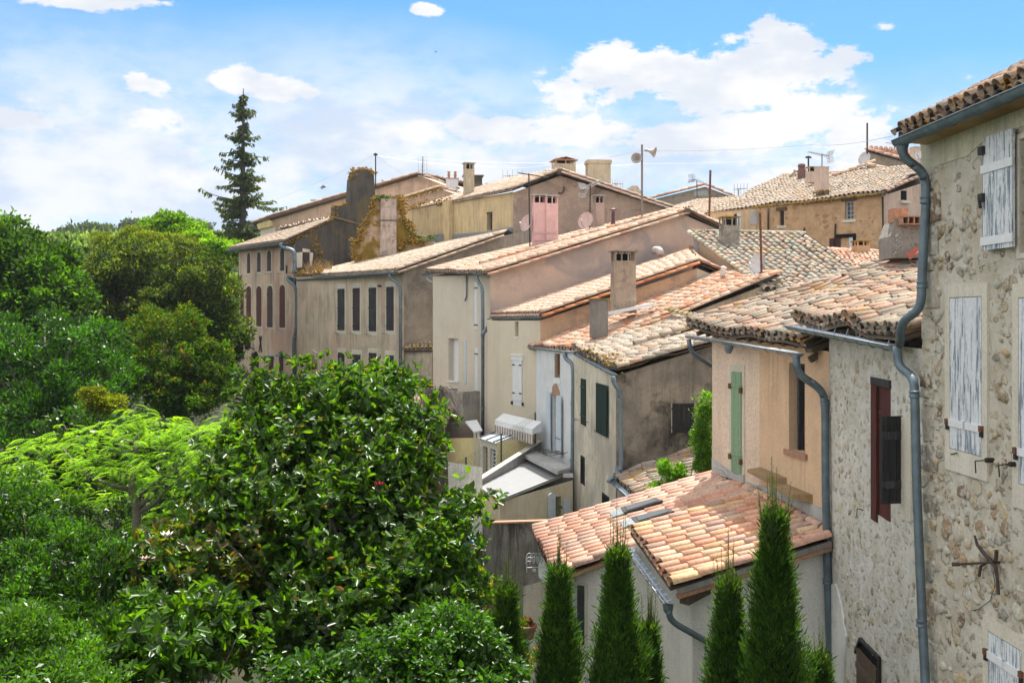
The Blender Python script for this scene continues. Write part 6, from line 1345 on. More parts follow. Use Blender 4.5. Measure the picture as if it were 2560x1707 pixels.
# dead trunk with twigs
tst = thing('cut_trunk', 'dark cut tree trunk topped with a crown of dry grey twigs', 'tree stump', P(1088, 1300, 30)); mb = MB()
mb.tube([P(1112, 1700, 30), P(1104, 1400, 30), P(1100, 1150, 30), P(1092, 1060, 30), P(1086, 985, 30)], [.3, .27, .24, .22, .19], 10); mb.build('trunk', M['bark'], tst, True)
mb = MB(); rd = random.Random(8)
for i in range(80):
    a = rd.uniform(0, 6.28); c = P(1085, 980, 30)+Vector((math.cos(a)*.15, math.sin(a)*.15, rd.uniform(-.2, .05))); o = Vector((math.cos(a)*.25+rd.gauss(.08, .12), math.sin(a)*.25, 0))
    mb.tube([c, c+o*.6+Vector((0, 0, rd.uniform(.05, .25))), c+o*1.3+Vector((0, 0, -rd.uniform(.2, .9)))], [.016, .012, .006], 4)
mb.build('dry_twigs', M['paledbark'], tst)
# parasol and porch lamp
tp = thing('parasol', 'faded orange garden parasol half hidden by trees beside the tall house', 'parasol', P(555, 930, 66)); mb = MB(); c = P(552, 904, 64)
for i in range(8):
    a, b = 2*math.pi*i/8, 2*math.pi*(i+1)/8; mb.add([c, c+Vector((math.cos(a)*1.2, math.sin(a)*1.2, -.42)), c+Vector((math.cos(b)*1.2, math.sin(b)*1.2, -.42))], [(0, 1, 2)])
mb.build('canopy', plain('orange_canvas', (.55, .18, .08), .8), tp); mb = MB(); mb.tube([c, c-up*3], .03, 6); mb.build('pole', M['white'], tp)
tl = thing('wall_lamp', 'dark iron lantern on the pink stained wall of the tall house', 'lamp', wH.pt(631, 862, .4)); mb = MB(); c = wH.pt(632, 862, .35); mb.lathe([(.05, .3), (.22, .15), (.2, -.2), (.08, -.35)], c, (0, 0, 1), 6); mb.tube([wH.pt(637, 872, 0), wH.pt(635, 870, .3), c-up*.3], .03, 5); mb.build('lantern', M['iron'], tl)
# horn loudspeakers
Yh = 50
th_ = thing('loudspeaker_pole', 'tall thin pole with two grey horn loudspeakers on the ridge', 'loudspeaker', P(1605, 540, Yh)); mb = MB(); mb.tube([P(1605, 545, Yh), P(1605, 362, Yh)], .05, 8); mb.build('pole', plain('brown_grey_pole', (.20, .16, .13), .6), th_)
HORN = plain('horn_grey', (.40, .36, .34), .5, .1, .1)
hp_ = [(.03, -.25), (.07, -.24), (.075, -.1), (.05, -.08), (.08, 0), (.13, .12), (.20, .22), (.265, .27), (.255, .272), (.19, .22), (.11, .1), (.03, .05), (.001, .05)]
for c, ax in ((P(1593, 396, Yh-.1), Vector((-.25, -1, -.1))), (P(1624, 378, Yh), Vector((.85, -.35, -.28)))):
    ax.normalize(); mb = MB(); mb.lathe(hp_, c, ax, 20); mb.lathe([(.001, .16), (.045, .14), (.05, .05)], c, ax, 10); mb.tube([c-ax*.2, P(1605, (HY-c.z/c.y*F), Yh)], .02, 5); mb.build('horn', HORN, th_, True)
# posts and masts
def post(label, px, y0, y1, Y, r=.035, mat='iron', name='post', cross=None, px1=None):
    t = thing(name, label, 'post', P(px, y0, Y)); mb = MB(); mb.tube([P(px, y0, Y), P(px1 or px, y1, Y)], r, 6)
    if cross: mb.tube([P(px-cross, y1+2, Y), P(px+cross, y1+2, Y)], r*.7, 5); mb.tube([P(px-cross, y1+2, Y), P(px-cross, y1+6, Y)], r*1.4, 5); mb.tube([P(px+cross, y1+2, Y), P(px+cross, y1+6, Y)], r*1.4, 5)
    mb.build('pole', M[mat], t); return t
post('thin dark cable post beside the black stained chimney', 939, 470, 383, 62, .04, 'iron', 'cable_post', 3)
post('plain brown stick mast in front of the far gables', 1772, 585, 426, 49, .055, 'rust', 'bare_mast', None, 1776)
post('rusty mast on the roof beside the grey satellite dish', 1905, 728, 532, 38.5, .045, 'rust', 'bare_mast', None, 1900)
post('thin cable post with crossbar beside the clay chimney pot', 2021, 448, 390, 68, .055, 'iron', 'cable_post', 5)
post('lone slim mast above the stone hut', 2168, 385, 308, 66, .055, 'iron', 'bare_mast')
tpb = thing('chimney_block', 'low grey capped block at the foot of the rusty mast', 'chimney', P(1908, 745, 38)); chimney(tpb, (*P(1908, 745, 38)[:2], zj(760, 38)), zj(730, 38), .5, .4, .1, M['cement'], 'flat', over=.08, name='stack')
# aerials
yagi('small grid aerial on the pinkish gable roof left of the white pots', P(1056, 442, 76), P(1057, 392, 76), (0, -1, 0), 1.6, 3, .32, 'grid', rad=.03)
yagi('long comb aerial pointing right above the pink chimney', P(1325, 636, 49.3), P(1322, 434, 49.3), (.97, -.2, -.18), 1.5, 15, .16, 'yagi', rad=.035, boommat='iron')
yagi('fish bone aerial with red tips behind the comb aerial', P(1273, 455, 66), P(1274, 438, 66), (.95, .3, .05), 1.3, 6, .4, 'vert', rad=.022)
yagi('sagging ladder shaped aerial left of the small slotted chimney', P(1474, 570, 51.5), P(1476, 462, 51.5), (.6, -.75, .25), 1.6, 10, .28, 'refl', rad=.035)
yagi('tiny aerial behind the broad brown gable', P(1540, 478, 80), P(1540, 458, 80), (.9, .3, 0), .9, 4, .3, 'vert', rad=.03)
yagi('thin aerial with grid reflector on the far stone gable', P(1743, 500, 90), P(1742, 450, 90), (.8, .5, -.2), 1.6, 5, .5, 'refl', rad=.035)
yagi('short lone aerial left of the long ochre roof', P(1846, 500, 76), P(1847, 471, 76), (.9, .3, .1), 1.1, 5, .4, 'vert', rad=.03)
yagi('large double aerial over the small chimney on the mossy eave roof', P(2055, 420, 62), P(2055, 385, 62), (-.9, -.3, .12), 1.5, 8, .4, 'refl', rad=.03)
yagi('tiny comb aerial peeping out left of the near gutter', P(2236, 372, 60), P(2237, 358, 60), (-1, -.2, .1), .9, 6, .15, 'yagi', rad=.02)
yagi('thin aerial mast near the orange lichen roof end', P(2303, 400, 48), P(2303, 356, 48), (.3, .9, 0), .6, 4, .2, 'yagi', rad=.03, mat='rust')
dish('pink tinted satellite dish left of the pink double chimney', P(1317, 558, 49.5), .42, (-.75, -.6, .25), 'dish_pink')
dish('beige satellite dish beside the small slotted chimney', P(1465, 552, 51.2), .44, (-.55, -.75, .25), 'dish_pink')
dish('grey satellite dish in front of the mossy tile roof', P(1894, 660, 38.8), .42, (-.8, -.5, .25))
dish('satellite dish fixed to the end of the stone hut', P(2162, 398, 69), .5, (-.8, -.5, .2))
dish('white satellite dish on wire stand at the cottage corner', P(1366, 1420, 25.2), .34, (-.9, -.45, .2), 'white')
dish('small white dish seen edge on by the orange lichen roof end', P(2298, 388, 47), .2, (-.6, -.7, .2))
twr = thing('wire_basket', 'white curly wire frame beside the dish at the cottage corner', 'wire frame', P(1340, 1430, 25)); mb = MB()
for j in range(2):
    for i in range(5):
        c = P(1324+i*10, 1398+j*10, 25.2-.3*j); mb.tube([c+Vector((-.09*math.cos(a), 0, .16*math.sin(a))) for a in [math.pi*k/8 for k in range(9)]], .008, 4)
    mb.tube([P(1317, 1402+j*16, 25.2-.3*j), P(1372, 1400+j*16, 25.2-.3*j)], .008, 4)
mb.tube([P(1317, 1386, 25.2), P(1317, 1430, 25.2)], .008, 4)
mb.build('frame', M['white'], twr)
# overhead wires
Yw = 62
wire('slack wire from the cable post down to the tall fir', [P(939, 386, Yw), P(690, 498, 78)], .15, .0055)
wire('short guy wire from the cable post to the tiled gable', [P(943, 390, Yw), P(1010, 436, 76)], .1, .0055)
wire('upper wire from the cable post past the loudspeakers to the near gutter', [P(941, 386, Yw), P(1375, 408, 62), P(1603, 376, 50)], .15, .0055)
wire('wire from the loudspeaker pole across the sky to the near gutter', [P(1607, 377, 50), P(2030, 362, 40), P(2250, 336, 20)], .1, .0055)
wire('lower wire running behind the chimneys to the far cable post', [P(941, 389, Yw), P(1240, 418, 64), P(1380, 410, 66), P(1605, 409, 66), P(2016, 392, 68)], .15, .0055)
wire('wire from the far cable post down to the ridge tiles', [P(2026, 392, 68), P(2165, 413, 66)], .1, .0055)
# birds
def bird(label, px, py, Y, s, rot):
    mb = MB(); c = P(px, py, Y); ca, sa = math.cos(rot), math.sin(rot)
    f = lambda x, y, z: c+Vector((ca*x-sa*z, y, sa*x+ca*z))*s
    mb.lathe([(.001, -.22), (.04, -.16), (.075, 0), (.06, .1), (.035, .17), (.001, .2)], c, (ca, .2, sa), 8)
    mb.v = [tuple(c+(Vector(v)-c)*s*1.) for v in mb.v]
    for sd_ in (-1, 1): mb.add([f(.08, 0, .02), f(-.06, 0, .02), f(-.16, sd_*.34, .16*sd_), f(-.0, sd_*.3, .2*sd_)], [(0, 1, 2, 3)])
    mb.add([f(-.18, .03, 0), f(-.18, -.03, 0), f(-.34, -.07, .02), f(-.34, .07, .02)], [(0, 1, 2, 3)])
    tag(mb.build('bird', plain('bird_dark', (.05, .04, .04), .8)), label, 'bird', 'swallows in flight')
bird('largest swallow flying left of the black stained chimney', 808, 468, 45, .62, .1)
bird('tiny swallow right of the thin cable post', 956, 452, 60, .35, .3)
bird('tiny swallow high in the open blue sky', 1090, 130, 60, .35, .5)
# ================================================================== terrain
def smooth(a, b, x): t = min(1, max(0, (x-a)/(b-a))); return t*t*(3-2*t)
def gz(x, y):
    z = -9.5+5.6*smooth(24, 50, y)*(1-.85*smooth(-9, -6, x)*(1-smooth(49, 54, y)))+1.5*smooth(60, 100, y)+5.*smooth(4, 14, x)*smooth(30, 45, y)
    z += 30*smooth(150, 330, y)*(1-.25*smooth(-150, -40, x))*(1+.12*math.sin(x*.021+1)+.08*math.sin(x*.05)) if y > 150 else 0
    return z+.15*math.sin(x*.7)*math.cos(y*.6)
xs = [-260+i*8 for i in range(20)]+[-100+i*2.5 for i in range(64)]+[60+i*12 for i in range(26)]; ys = [-40+i*4 for i in range(10)]+[i*2. for i in range(60)]+[120+i*12 for i in range(42)]
V = [(x, y, gz(x, y)) for y in ys for x in xs]; nx = len(xs)
Fq = np.array([(j*nx+i, j*nx+i+1, (j+1)*nx+i+1, (j+1)*nx+i) for j in range(len(ys)-1) for i in range(nx-1)])
m, t, p, o = new_mat('garden_ground'); ps = t.pos(); setc(t, p, 'Base Color', t.mix(t.ramp(t.noise(ps, .8, 8, .7).outputs[0], .4, .62), (.02, .03, .01), (.04, .04, .02))); p.inputs['Roughness'].default_value = 1; bump(t, p, t.noise(ps, 6, 6).outputs[0], .6, .1)
g = mesh_obj('ground', V, Fq, m, smooth=True); tag(g, kind='structure')
# ================================================================== leaves
LM = leafmat('leaf_glossy', .36, .36, (4.4, 3.9, .8), .38); LS = leafmat('leaf_soft', .65, .40, (4.2, 3.7, .8), .12); LB = leafmat('leaf_background', .6, .36, (4.2, 3.5, .8), .12); LL = leafmat('leaf_laurel', .36, .34, (3.2, 3.0, .7), .4); LN = leafmat('needle_foliage', .6, .34, (2.9, 2.6, .6), .2)
def unit(v): return v/np.maximum(np.linalg.norm(v, axis=1)[:, None], 1e-6)
def leaves(name, mat, parent, C, D, N, L, Wd, col, fold=.25, shape='kite', kind=None):
    """C base points, D leaf directions, N leaf normals; L, Wd arrays; col Nx3"""
    C = np.asarray(C); n = len(C); D = unit(D); S = unit(np.cross(D, N)); N = np.cross(S, D)
    L = np.broadcast_to(L, (n,))[:, None]; Wd = np.broadcast_to(Wd, (n,))[:, None]
    if shape == 'kite':
        P4 = np.stack([C, C+D*L*.45+S*Wd*.5+N*Wd*fold, C+D*L-N*L*.10, C+D*L*.45-S*Wd*.5+N*Wd*fold], 1)
        V = P4.reshape(-1, 3); Fc = np.arange(n*4).reshape(n, 4); c = col
    else:
        b = C; a1 = C+D*L*.3+S*Wd*.45+N*Wd*fold; a2 = C+D*L*.72+S*Wd*.42+N*Wd*fold*.8; tp = C+D*L-N*L*.08; mid = C+D*L*.5
        c1 = C+D*L*.3-S*Wd*.45+N*Wd*fold; c2 = C+D*L*.72-S*Wd*.42+N*Wd*fold*.8
        V = np.stack([b, a1, a2, tp, c2, c1], 1).reshape(-1, 3); k = np.arange(n)[:, None]*6
        Fc = np.concatenate([k+np.array([[0, 1, 2, 3]]), k+np.array([[0, 3, 4, 5]])], 1).reshape(-1, 4); c = np.repeat(col, 2, 0)
    return mesh_obj(name, V, Fc, mat, parent, None, c)
def pal_pick(rng, pal, n, br=.18):
    pal = np.array(pal); return np.clip(pal[rng.randint(0, len(pal), n)]*(1+rng.normal(0, br, (n, 1))), .004, .6)
def shell(rng, ells, K, inner=.62):
    """clump centres over a union of ellipsoids ((px,py,Y),(rx,ry,rz) metres)"""
    C = []; O = []; wts = np.array([e[1][0]*e[1][2] for e in ells]); wts = wts/wts.sum()
    for (c, r), w_ in zip(ells, wts):
        k = max(3, int(K*w_)); d = unit(rng.normal(0, 1, (k, 3))); rad = inner+(1-inner)*rng.rand(k, 1)**.6
        c = np.array(P(*c)); C.append(c+d*np.array(r)*rad); O.append(d)
    C = np.vstack(C); O = np.vstack(O); keep = np.ones(len(C), bool)
    for (c, r) in ells:
        q = (C-np.array(P(*c)))/np.array(r); keep &= (np.linalg.norm(q, axis=1) > .58)
    return C[keep], O[keep]
def tree(name, label, cat, ells, K, nl, L, pal, mat=None, rc=.5, up=.35, trunk=None, seed=1, shape='kite', asp=.45, inner=.62, group=None, bark='bark', limbs=10, trad=.2, flat=1., tip=None, tipamt=.0, br=.2, hang=0., clb=.25, whorl=False, extra=None):
    rng = np.random.RandomState(seed)
    base = P(*trunk) if trunk else P(*ells[0][0]); gzv = gz(base.x, base.y); base = Vector((base.x, base.y, gzv-.2))
    t = thing(name, label, cat, base, group)
    pal = [tuple(x*k for x, k in zip(q, (.60, .64, .38))) for q in pal]
    if not whorl: ells = [(c, tuple(max(q*.5, q-.45*rc) for q in r)) for c, r in ells]
    C, O = shell(rng, ells, K, inner); n = len(C)
    cb = 1+rng.normal(0, clb, n); rcs = rc*rng.uniform(.6, 1.3, n)
    idx = np.repeat(np.arange(n), nl); m = len(idx)
    if whorl:
        # leaves in whorls at twig tips
        wn = 9; tips = C[idx[::wn]]+np.clip(rng.normal(0, 1, (len(idx[::wn]), 3)), -1.3, 1.3)*rcs[idx[::wn]][:, None]*np.array([1, 1, .8*flat])
        ax = unit(O[idx[::wn]]*.7+rng.normal(0, .45, tips.shape)+np.array([0, 0, up])); T_ = np.repeat(tips, wn, 0)[:m]; A = np.repeat(ax, wn, 0)[:m]
        rv = unit(np.cross(A, rng.normal(0, 1, A.shape))); D = unit(A*rng.uniform(.1, .9, (len(A), 1))+rv); Nn = unit(A+rng.normal(0, .25, A.shape)); B = T_+A*rng.uniform(-.08, .02, (len(A), 1)); m = len(B); idx = idx[:m]
    else:
        off = unit(rng.normal(0, 1, (m, 3))+O[idx]*.5+np.array([0, 0, .55])); rr = rng.uniform(.55, 1.05, (m, 1)); lob = 1+.28*np.sin(off[:, :1]*7+idx[:, None])*np.cos(off[:, 1:2]*6+idx[:, None]*2.)
        B = C[idx]+off*np.array([1, 1, .72*flat])*rr*lob*rcs[idx][:, None]
        D = unit(off*.75+rng.normal(0, .55, (m, 3))+np.array([0, 0, up-hang])); Nn = unit(off*.6+rng.normal(0, .5, (m, 3))+np.array([0, 0, .7]))
    col = pal_pick(rng, pal, m, br)*np.clip(cb[idx], .5, 1.6)[:, None]
    if tip is not None:
        zc = (B[:, 2]-B[:, 2].min())/(np.ptp(B[:, 2])+1e-6); out = ((B-C[idx])*O[idx]).sum(1)/(rcs[idx])
        sel = (rng.rand(m) < tipamt*np.clip(out+.6, 0, 1.2)*(.4+zc)); tp = pal_pick(rng, tip, m, .15); col[sel] = tp[sel]
    if extra is not None: col = extra(rng, B, C[idx], O[idx], col)
    ll = L*rng.uniform(.65, 1.25, m)
    ni = int(n*22); ii = rng.randint(0, n, ni); Bi = C[ii]-O[ii]*rcs[ii][:, None]*rng.uniform(.6, 1.6, (ni, 1))+rng.normal(0, 1, (ni, 3))*rcs[ii][:, None]*.5
    B = np.vstack([B, Bi]); D = np.vstack([D, unit(rng.normal(0, 1, (ni, 3)))]); Nn = np.vstack([Nn, unit(rng.normal(0, 1, (ni, 3)))]); col = np.vstack([col, pal_pick(rng, pal, ni, br)]); ll = np.concatenate([ll, np.full(ni, L*1.5)])
    leaves('crown', mat or LS, t, B, D, Nn, ll, ll*asp, col, shape=shape)
    # trunk and limbs
    mb = MB(); top = Vector(C.mean(0)); top.z -= (C[:, 2].max()-C[:, 2].min())*.15; fork = base.lerp(top, .5)+Vector((rng.normal(0, .2), rng.normal(0, .2), 0))
    mb.tube([base, base.lerp(fork, .5)+Vector((.1, 0, 0)), fork], [trad*1.2, trad, trad*.8], 8)
    for i in rng.choice(n, min(limbs, n), False):
        e = Vector(C[i]); mid = fork.lerp(e, .5)+Vector((rng.normal(0, .25), rng.normal(0, .25), rng.normal(0, .2)+.2)); mb.tube([fork-Vector((0, 0, .1)), mid, e], [trad*.5, trad*.28, trad*.08], 6)
    mb.build('trunk', M[bark], t, True); return t, C, O
G_DK = [(.018, .05, .010), (.024, .065, .012), (.015, .042, .010), (.032, .08, .014)]
G_MD = [(.05, .12, .022), (.065, .15, .028), (.04, .10, .02), (.08, .17, .03)]
G_BR = [(.085, .20, .02), (.11, .24, .03), (.07, .17, .02), (.13, .27, .035)]
G_OL = [(.045, .085, .022), (.035, .068, .02), (.06, .105, .03), (.028, .055, .015)]
# 1 magnolia, large glossy leaves
magp = [(.035, .10, .012), (.05, .13, .015), (.028, .075, .011), (.07, .16, .018), (.09, .19, .022)]
def mag_col(rng, B, C, O, col):
    m = len(B); s = rng.rand(m) < .07; col[s] = pal_pick(rng, [(.075, .085, .012), (.06, .08, .012)], m)[s]; s = rng.rand(m) < .010; col[s] = pal_pick(rng, [(.13, .075, .02), (.12, .10, .015)], m)[s]
    s = (B[:, 2] < -3.5) & (B[:, 0] < -4.5) & (rng.rand(m) < .4); col[s] = pal_pick(rng, [(.07, .075, .012), (.085, .08, .014), (.09, .065, .016)], m)[s]; return col
mt, mC, mO = tree('magnolia_tree', 'large magnolia with big glossy leaves filling the middle foreground', 'tree', [((880, 1010, 22), (1.4, 1.5, .75)), ((760, 1090, 21.5), (1.5, 1.5, .7)), ((960, 1010, 22.5), (.8, 1.2, .6)), ((660, 1200, 20.5), (1.35, 1.4, .75)), ((920, 1150, 21.), (1.3, 1.5, .9)),
   ((1030, 1180, 20.5), (.6, 1.2, .6)), ((1150, 1285, 20.), (.5, .9, .25)), ((560, 1300, 19.5), (1.0, 1.3, .55)), ((800, 1330, 20), (2.2, 1.8, 1.3)), ((430, 1410, 18.8), (1.3, 1.3, .55)), ((1030, 1410, 19.5), (1.2, 1.4, .9)), ((640, 1520, 18.8), (2.1, 1.6, 1.0)), ((960, 1560, 18.5), (1.7, 1.5, 1.)), ((1130, 1520, 19), (.7, 1.0, .6)), ((985, 955, 22.3), (.5, .6, .34)), ((690, 990, 22), (.75, .8, .4)), ((1060, 1065, 21.3), (.45, .6, .26))],
   760, 63, .165, magp, LM, .34, .6, (850, 1700, 20), 11, 'full', .46, .70, bark='paledbark', limbs=60, trad=.16, br=.22, clb=.2, whorl=True, extra=mag_col)
rng = np.random.RandomState(5)
fl = thing('magnolia_flower', 'white magnolia blossom on the low left branches', 'flower', P(415, 1342, 17.6), 'magnolia blossoms'); 
def blossom(t, c, s, mat):
    mb = MB(); rd = random.Random(int(s*1000)+int(c.x*10))
    for i in range(8):
        a = 2*math.pi*i/8; d = Vector((math.cos(a), math.sin(a)*.8, .55)).normalized(); sd_ = Vector((-math.sin(a), math.cos(a), 0)); mb.add([c, c+d*s*.55+sd_*s*.3, c+d*s+Vector((0, 0, s*.2)), c+d*s*.55-sd_*s*.3], [(0, 1, 2, 3)])
    mb.build('petals', mat, t)
blossom(fl, P(417, 1342, 17.6), .13, plain('petal_white', (.75, .72, .66), .5))
fl2 = thing('magnolia_flower', 'faded pinkish magnolia blossom below the white one', 'flower', P(363, 1400, 17.5), 'magnolia blossoms'); blossom(fl2, P(363, 1400, 17.4), .10, plain('petal_faded', (.45, .30, .24), .6))
fl3 = thing('red_flower', 'small red bloom glimpsed in a gap of the magnolia', 'flower', P(947, 1214, 19.5)); blossom(fl3, P(947, 1214, 19.3), .11, plain('petal_red', (.6, .04, .06), .6)); 
# 2 silk tree, feathery layers
def silk_tree():
    rng = np.random.RandomState(21); base = P(342, 1330, 25); base.z = -8.
    t = thing('silk_tree', 'bright lime green feathery silk tree with a dark forked trunk', 'tree', base)
    mb = MB(); f1 = P(340, 1300, 25); f2 = P(345, 1262, 25.1); 
    def br(pts, r0, r1): k = len(pts); mb.tube(bend(pts, .5, 3), [r0+(r1-r0)*i/((k-2)*4+1) for i in range((k-2)*4+2)], 7)
    b = lambda x, y, Y=25: P(x, y, Y)
    br([base, b(341, 1320), b(345, 1265), b(325, 1225), b(335, 1190), b(343, 1120), b(335, 1105), b(345, 1085)], .13, .03)
    br([b(345, 1268), b(375, 1240), b(400, 1212), b(440, 1180, 24.5), b(480, 1150, 24)], .07, .02); br([b(346, 1280), b(390, 1258), b(412, 1225, 24.4), b(470, 1180, 24)], .06, .02)
    br([b(325, 1225), b(270, 1210), b(235, 1195), b(215, 1170, 24.5)], .06, .015); br([b(325, 1222), b(245, 1205), b(180, 1150, 25.6), b(150, 1110, 26)], .06, .015)
    br([b(335, 1107), b(300, 1095), b(265, 1080, 25.4)], .04, .012); br([b(345, 1120), b(300, 1135), b(270, 1120)], .04, .012); br([b(480, 1120, 24.6), b(545, 1085, 24.5), b(600, 1060, 24.5)], .04, .012); br([b(350, 1235), b(450, 1160, 24.6), b(520, 1100, 24.4)], .05, .014)
    mb.build('trunk', M['paledbark'], t, True)
    pads = [(330, 1032, 26, .7), (390, 1045, 26, .7), (285, 1065, 25.5, .8), (430, 1075, 25.5, .9), (350, 1085, 25, .8), (160, 1080, 26, 1.0), (110, 1110, 26.5, 1.0), (220, 1100, 25.5, .9), (60, 1150, 26.5, .9), (30, 1180, 26.5, .7), (170, 1140, 25.5, 1.), (270, 1130, 25, .9), (500, 1070, 25.5, .9), (560, 1050, 25.5, .9), (600, 1065, 25, .7), (540, 1100, 24.5, .9), (480, 1130, 24.5, .8), (400, 1140, 24.6, .8), (330, 1165, 24.5, .8), (240, 1170, 24.8, .8), (130, 1170, 25.6, .8), (430, 1205, 24., .7), (200, 1215, 24.6, .8), (100, 1200, 26, .7), (480, 1250, 24.3, .7), (370, 1200, 25.8, .8), (530, 1150, 25.6, .8), (150, 1240, 25, .6), (440, 1290, 25, .7), (500, 1300, 25, .7), (280, 1240, 26.5, .6), (395, 1290, 26, .6), (20, 1130, 27, .5), (630, 1085, 25, .6), (90, 1250, 25.4, .5)]
    B = []; D = []; Nn = []; Lc = []; Wc = []; Cc = []
    for (px, py, Y, r) in pads:
        c = np.array(P(px, py, Y)); nf = int(30*r/.8*rng.uniform(.6, 1.3))
        for k in range(nf):
            a = rng.uniform(0, 2*np.pi); rr = r*np.sqrt(rng.rand()); base_ = c+np.array([math.cos(a)*rr, math.sin(a)*rr, -.2*(rr/r)**2*r+rng.normal(0, .10)])
            a2 = a+rng.normal(0, .7); fd = np.array([math.cos(a2), math.sin(a2), .22]); fd /= np.linalg.norm(fd); fl_ = rng.uniform(.28, .46); sd_ = np.cross(fd, [0, 0, 1.]); sd_ /= np.linalg.norm(sd_)
            cc_ = np.array([(.10, .215, .012), (.125, .25, .014), (.08, .18, .01), (.14, .27, .018)][rng.randint(4)])*rng.uniform(.8, 1.15)
            for j in range(9):
                tt = (j+1)/9; p = base_+fd*fl_*tt-np.array([0, 0, .5*fl_*tt*tt])
                for s in (-1, 1):
                    B.append(p); D.append(sd_*s+fd*.45-np.array([0, 0, .25])); Nn.append([0, 0, 1.]); Lc.append(.13*(1-abs(tt-.5)*.9)+.02); Wc.append(.034); Cc.append(cc_)
    leaves('crown', LS, t, np.array(B), np.array(D), np.array(Nn), np.array(Lc), np.array(Wc), np.array(Cc), .1)
silk_tree()
# 3 bay laurel mass bottom left
tree('laurel_bush', 'dense glossy laurel bush filling the lower left corner', 'bush', [((30, 1240, 19), (.7, 1., .55)), ((90, 1290, 18.8), (.7, 1, .5)), ((210, 1370, 18.5), (1.0, 1.1, .5)), ((110, 1420, 18), (1.5, 1.3, .7)), ((300, 1440, 17.8), (.8, 1., .6)), ((30, 1530, 16.8), (1.1, 1.2, .5)), ((200, 1560, 17), (1.4, 1.2, .45)), ((60, 1670, 15.5), (1.1, 1., .4)), ((280, 1500, 17.4), (.9, .9, .45))],
   210, 150, .10, [(.035, .11, .012), (.05, .145, .016), (.028, .08, .01), (.065, .17, .02)], LL, .27, .5, (120, 1700, 18), 31, 'kite', .36, .7, limbs=30, trad=.1, br=.22, clb=.25)
tree('laurel_bush', 'shadowed laurel shoots at the bottom edge left of the magnolia', 'bush', [((130, 1640, 14.5), (.8, .8, .35)), ((20, 1600, 14.5), (.7, .7, .5)), ((100, 1720, 13.5), (1., .8, .4))], 110, 110, .09, [(.06, .16, .022), (.09, .21, .03)], LL, .24, .5, (100, 1740, 14), 32, 'kite', .36, .7, limbs=12, trad=.06)
# 4 low shrub with drooping sprays at the bottom centre
tree('drooping_shrub', 'leafy shrub with arching sprays along the bottom edge under the magnolia', 'bush', [((1120, 1600, 14.5), (.75, .8, .5)), ((980, 1640, 14), (.7, .7, .38)), ((1220, 1680, 14.5), (.5, .6, .35)), ((840, 1690, 14), (.6, .6, .24)), ((740, 1690, 14), (.5, .6, .26)), ((1060, 1720, 13.5), (1., .7, .35))],
   150, 90, .085, [(.045, .13, .016), (.06, .16, .02), (.035, .10, .014)], LL, .24, .2, (1000, 1760, 14.5), 41, 'full', .6, .7, limbs=30, trad=.04, hang=.3)
tree('young_magnolia', 'lower magnolia boughs catching light at the bottom centre left', 'tree', [((400, 1620, 15.5), (.8, .8, .42)), ((330, 1680, 15), (.5, .6, .3)), ((520, 1560, 16), (.6, .6, .26))], 70, 54, .19, magp, LM, .34, .5, (420, 1720, 15.6), 43, 'full', .42, .7, limbs=18, trad=.06, whorl=True)
# 5.. background trees, left to right
tree('plane_tree', 'tall dark green tree at the far left edge, top of the tree line', 'tree', [((40, 645, 52), (2.6, 3, 2.0)), ((115, 695, 51), (2.2, 2.6, 1.9)), ((0, 600, 53), (1.6, 2, 1.2)), ((165, 760, 50), (1.6, 2.4, 1.6)), ((60, 780, 50), (2.8, 3, 2.2)), ((170, 640, 52), (1.1, 1.5, .8)), ((-40, 700, 50), (2, 2.5, 3))],
   230, 170, .24, [(.03, .09, .012), (.045, .12, .016), (.022, .065, .01), (.06, .145, .02)], LB, .8, .3, (60, 900, 51), 51, 'kite', .55, .42, clb=.36, limbs=24, trad=.35)
tree('laurel_tree', 'broad vivid green tree with upright shoots left of the orange tipped tree', 'tree', [((130, 860, 40), (2.6, 2.6, 1.4)), ((240, 880, 39.5), (1.5, 2.2, 1.3)), ((60, 960, 39), (2.2, 2.4, 1.6)), ((200, 980, 38.5), (2.4, 2.4, 1.5)), ((0, 900, 40), (1.8, 2.2, 1.8)), ((80, 1080, 37), (2.8, 2.2, 1.5)), ((230, 1060, 37.5), (1.6, 2, 1.2))],
   320, 165, .17, [(.03, .105, .012), (.045, .14, .016), (.022, .075, .01), (.06, .17, .018)], LL, .52, .75, (130, 1200, 39), 52, 'kite', .4, .42, clb=.36, limbs=24, trad=.25)
tree('evergreen_oak', 'olive green evergreen oak with visible dark trunks in the middle distance', 'tree', [((300, 690, 58), (2.6, 2.8, 2.0)), ((400, 690, 57), (2.8, 3, 2.2)), ((500, 720, 56), (2.0, 2.6, 2.3)), ((340, 640, 59), (1.8, 2, 1.1)), ((440, 770, 55), (2.6, 2.6, 1.4)), ((260, 720, 57), (1.6, 2.2, 1.5)), ((560, 800, 56), (1.6, 2, 2.)), ((300, 810, 55), (1.5, 2, 1.0))],
   290, 140, .20, G_OL+[(.09, .15, .05)], LB, .6, .2, (345, 860, 57), 53, 'kite', .45, .6, limbs=50, trad=.28, clb=.3, tip=[(.10, .12, .02)], tipamt=.1)
tree('yellow_topped_oak', 'pale yellow flowering crown tops behind the evergreen oak', 'tree', [((400, 612, 62), (1.7, 1.6, .7)), ((262, 605, 62), (.7, 1., .6)), ((350, 590, 62.5), (1.2, 1.2, .6)), ((450, 620, 61.5), (1.1, 1.2, .6))], 110, 120, .17, [(.12, .17, .035), (.14, .18, .04), (.09, .15, .03)], LS, .5, .6, (400, 700, 62), 54, 'kite', .35, .5, limbs=8)
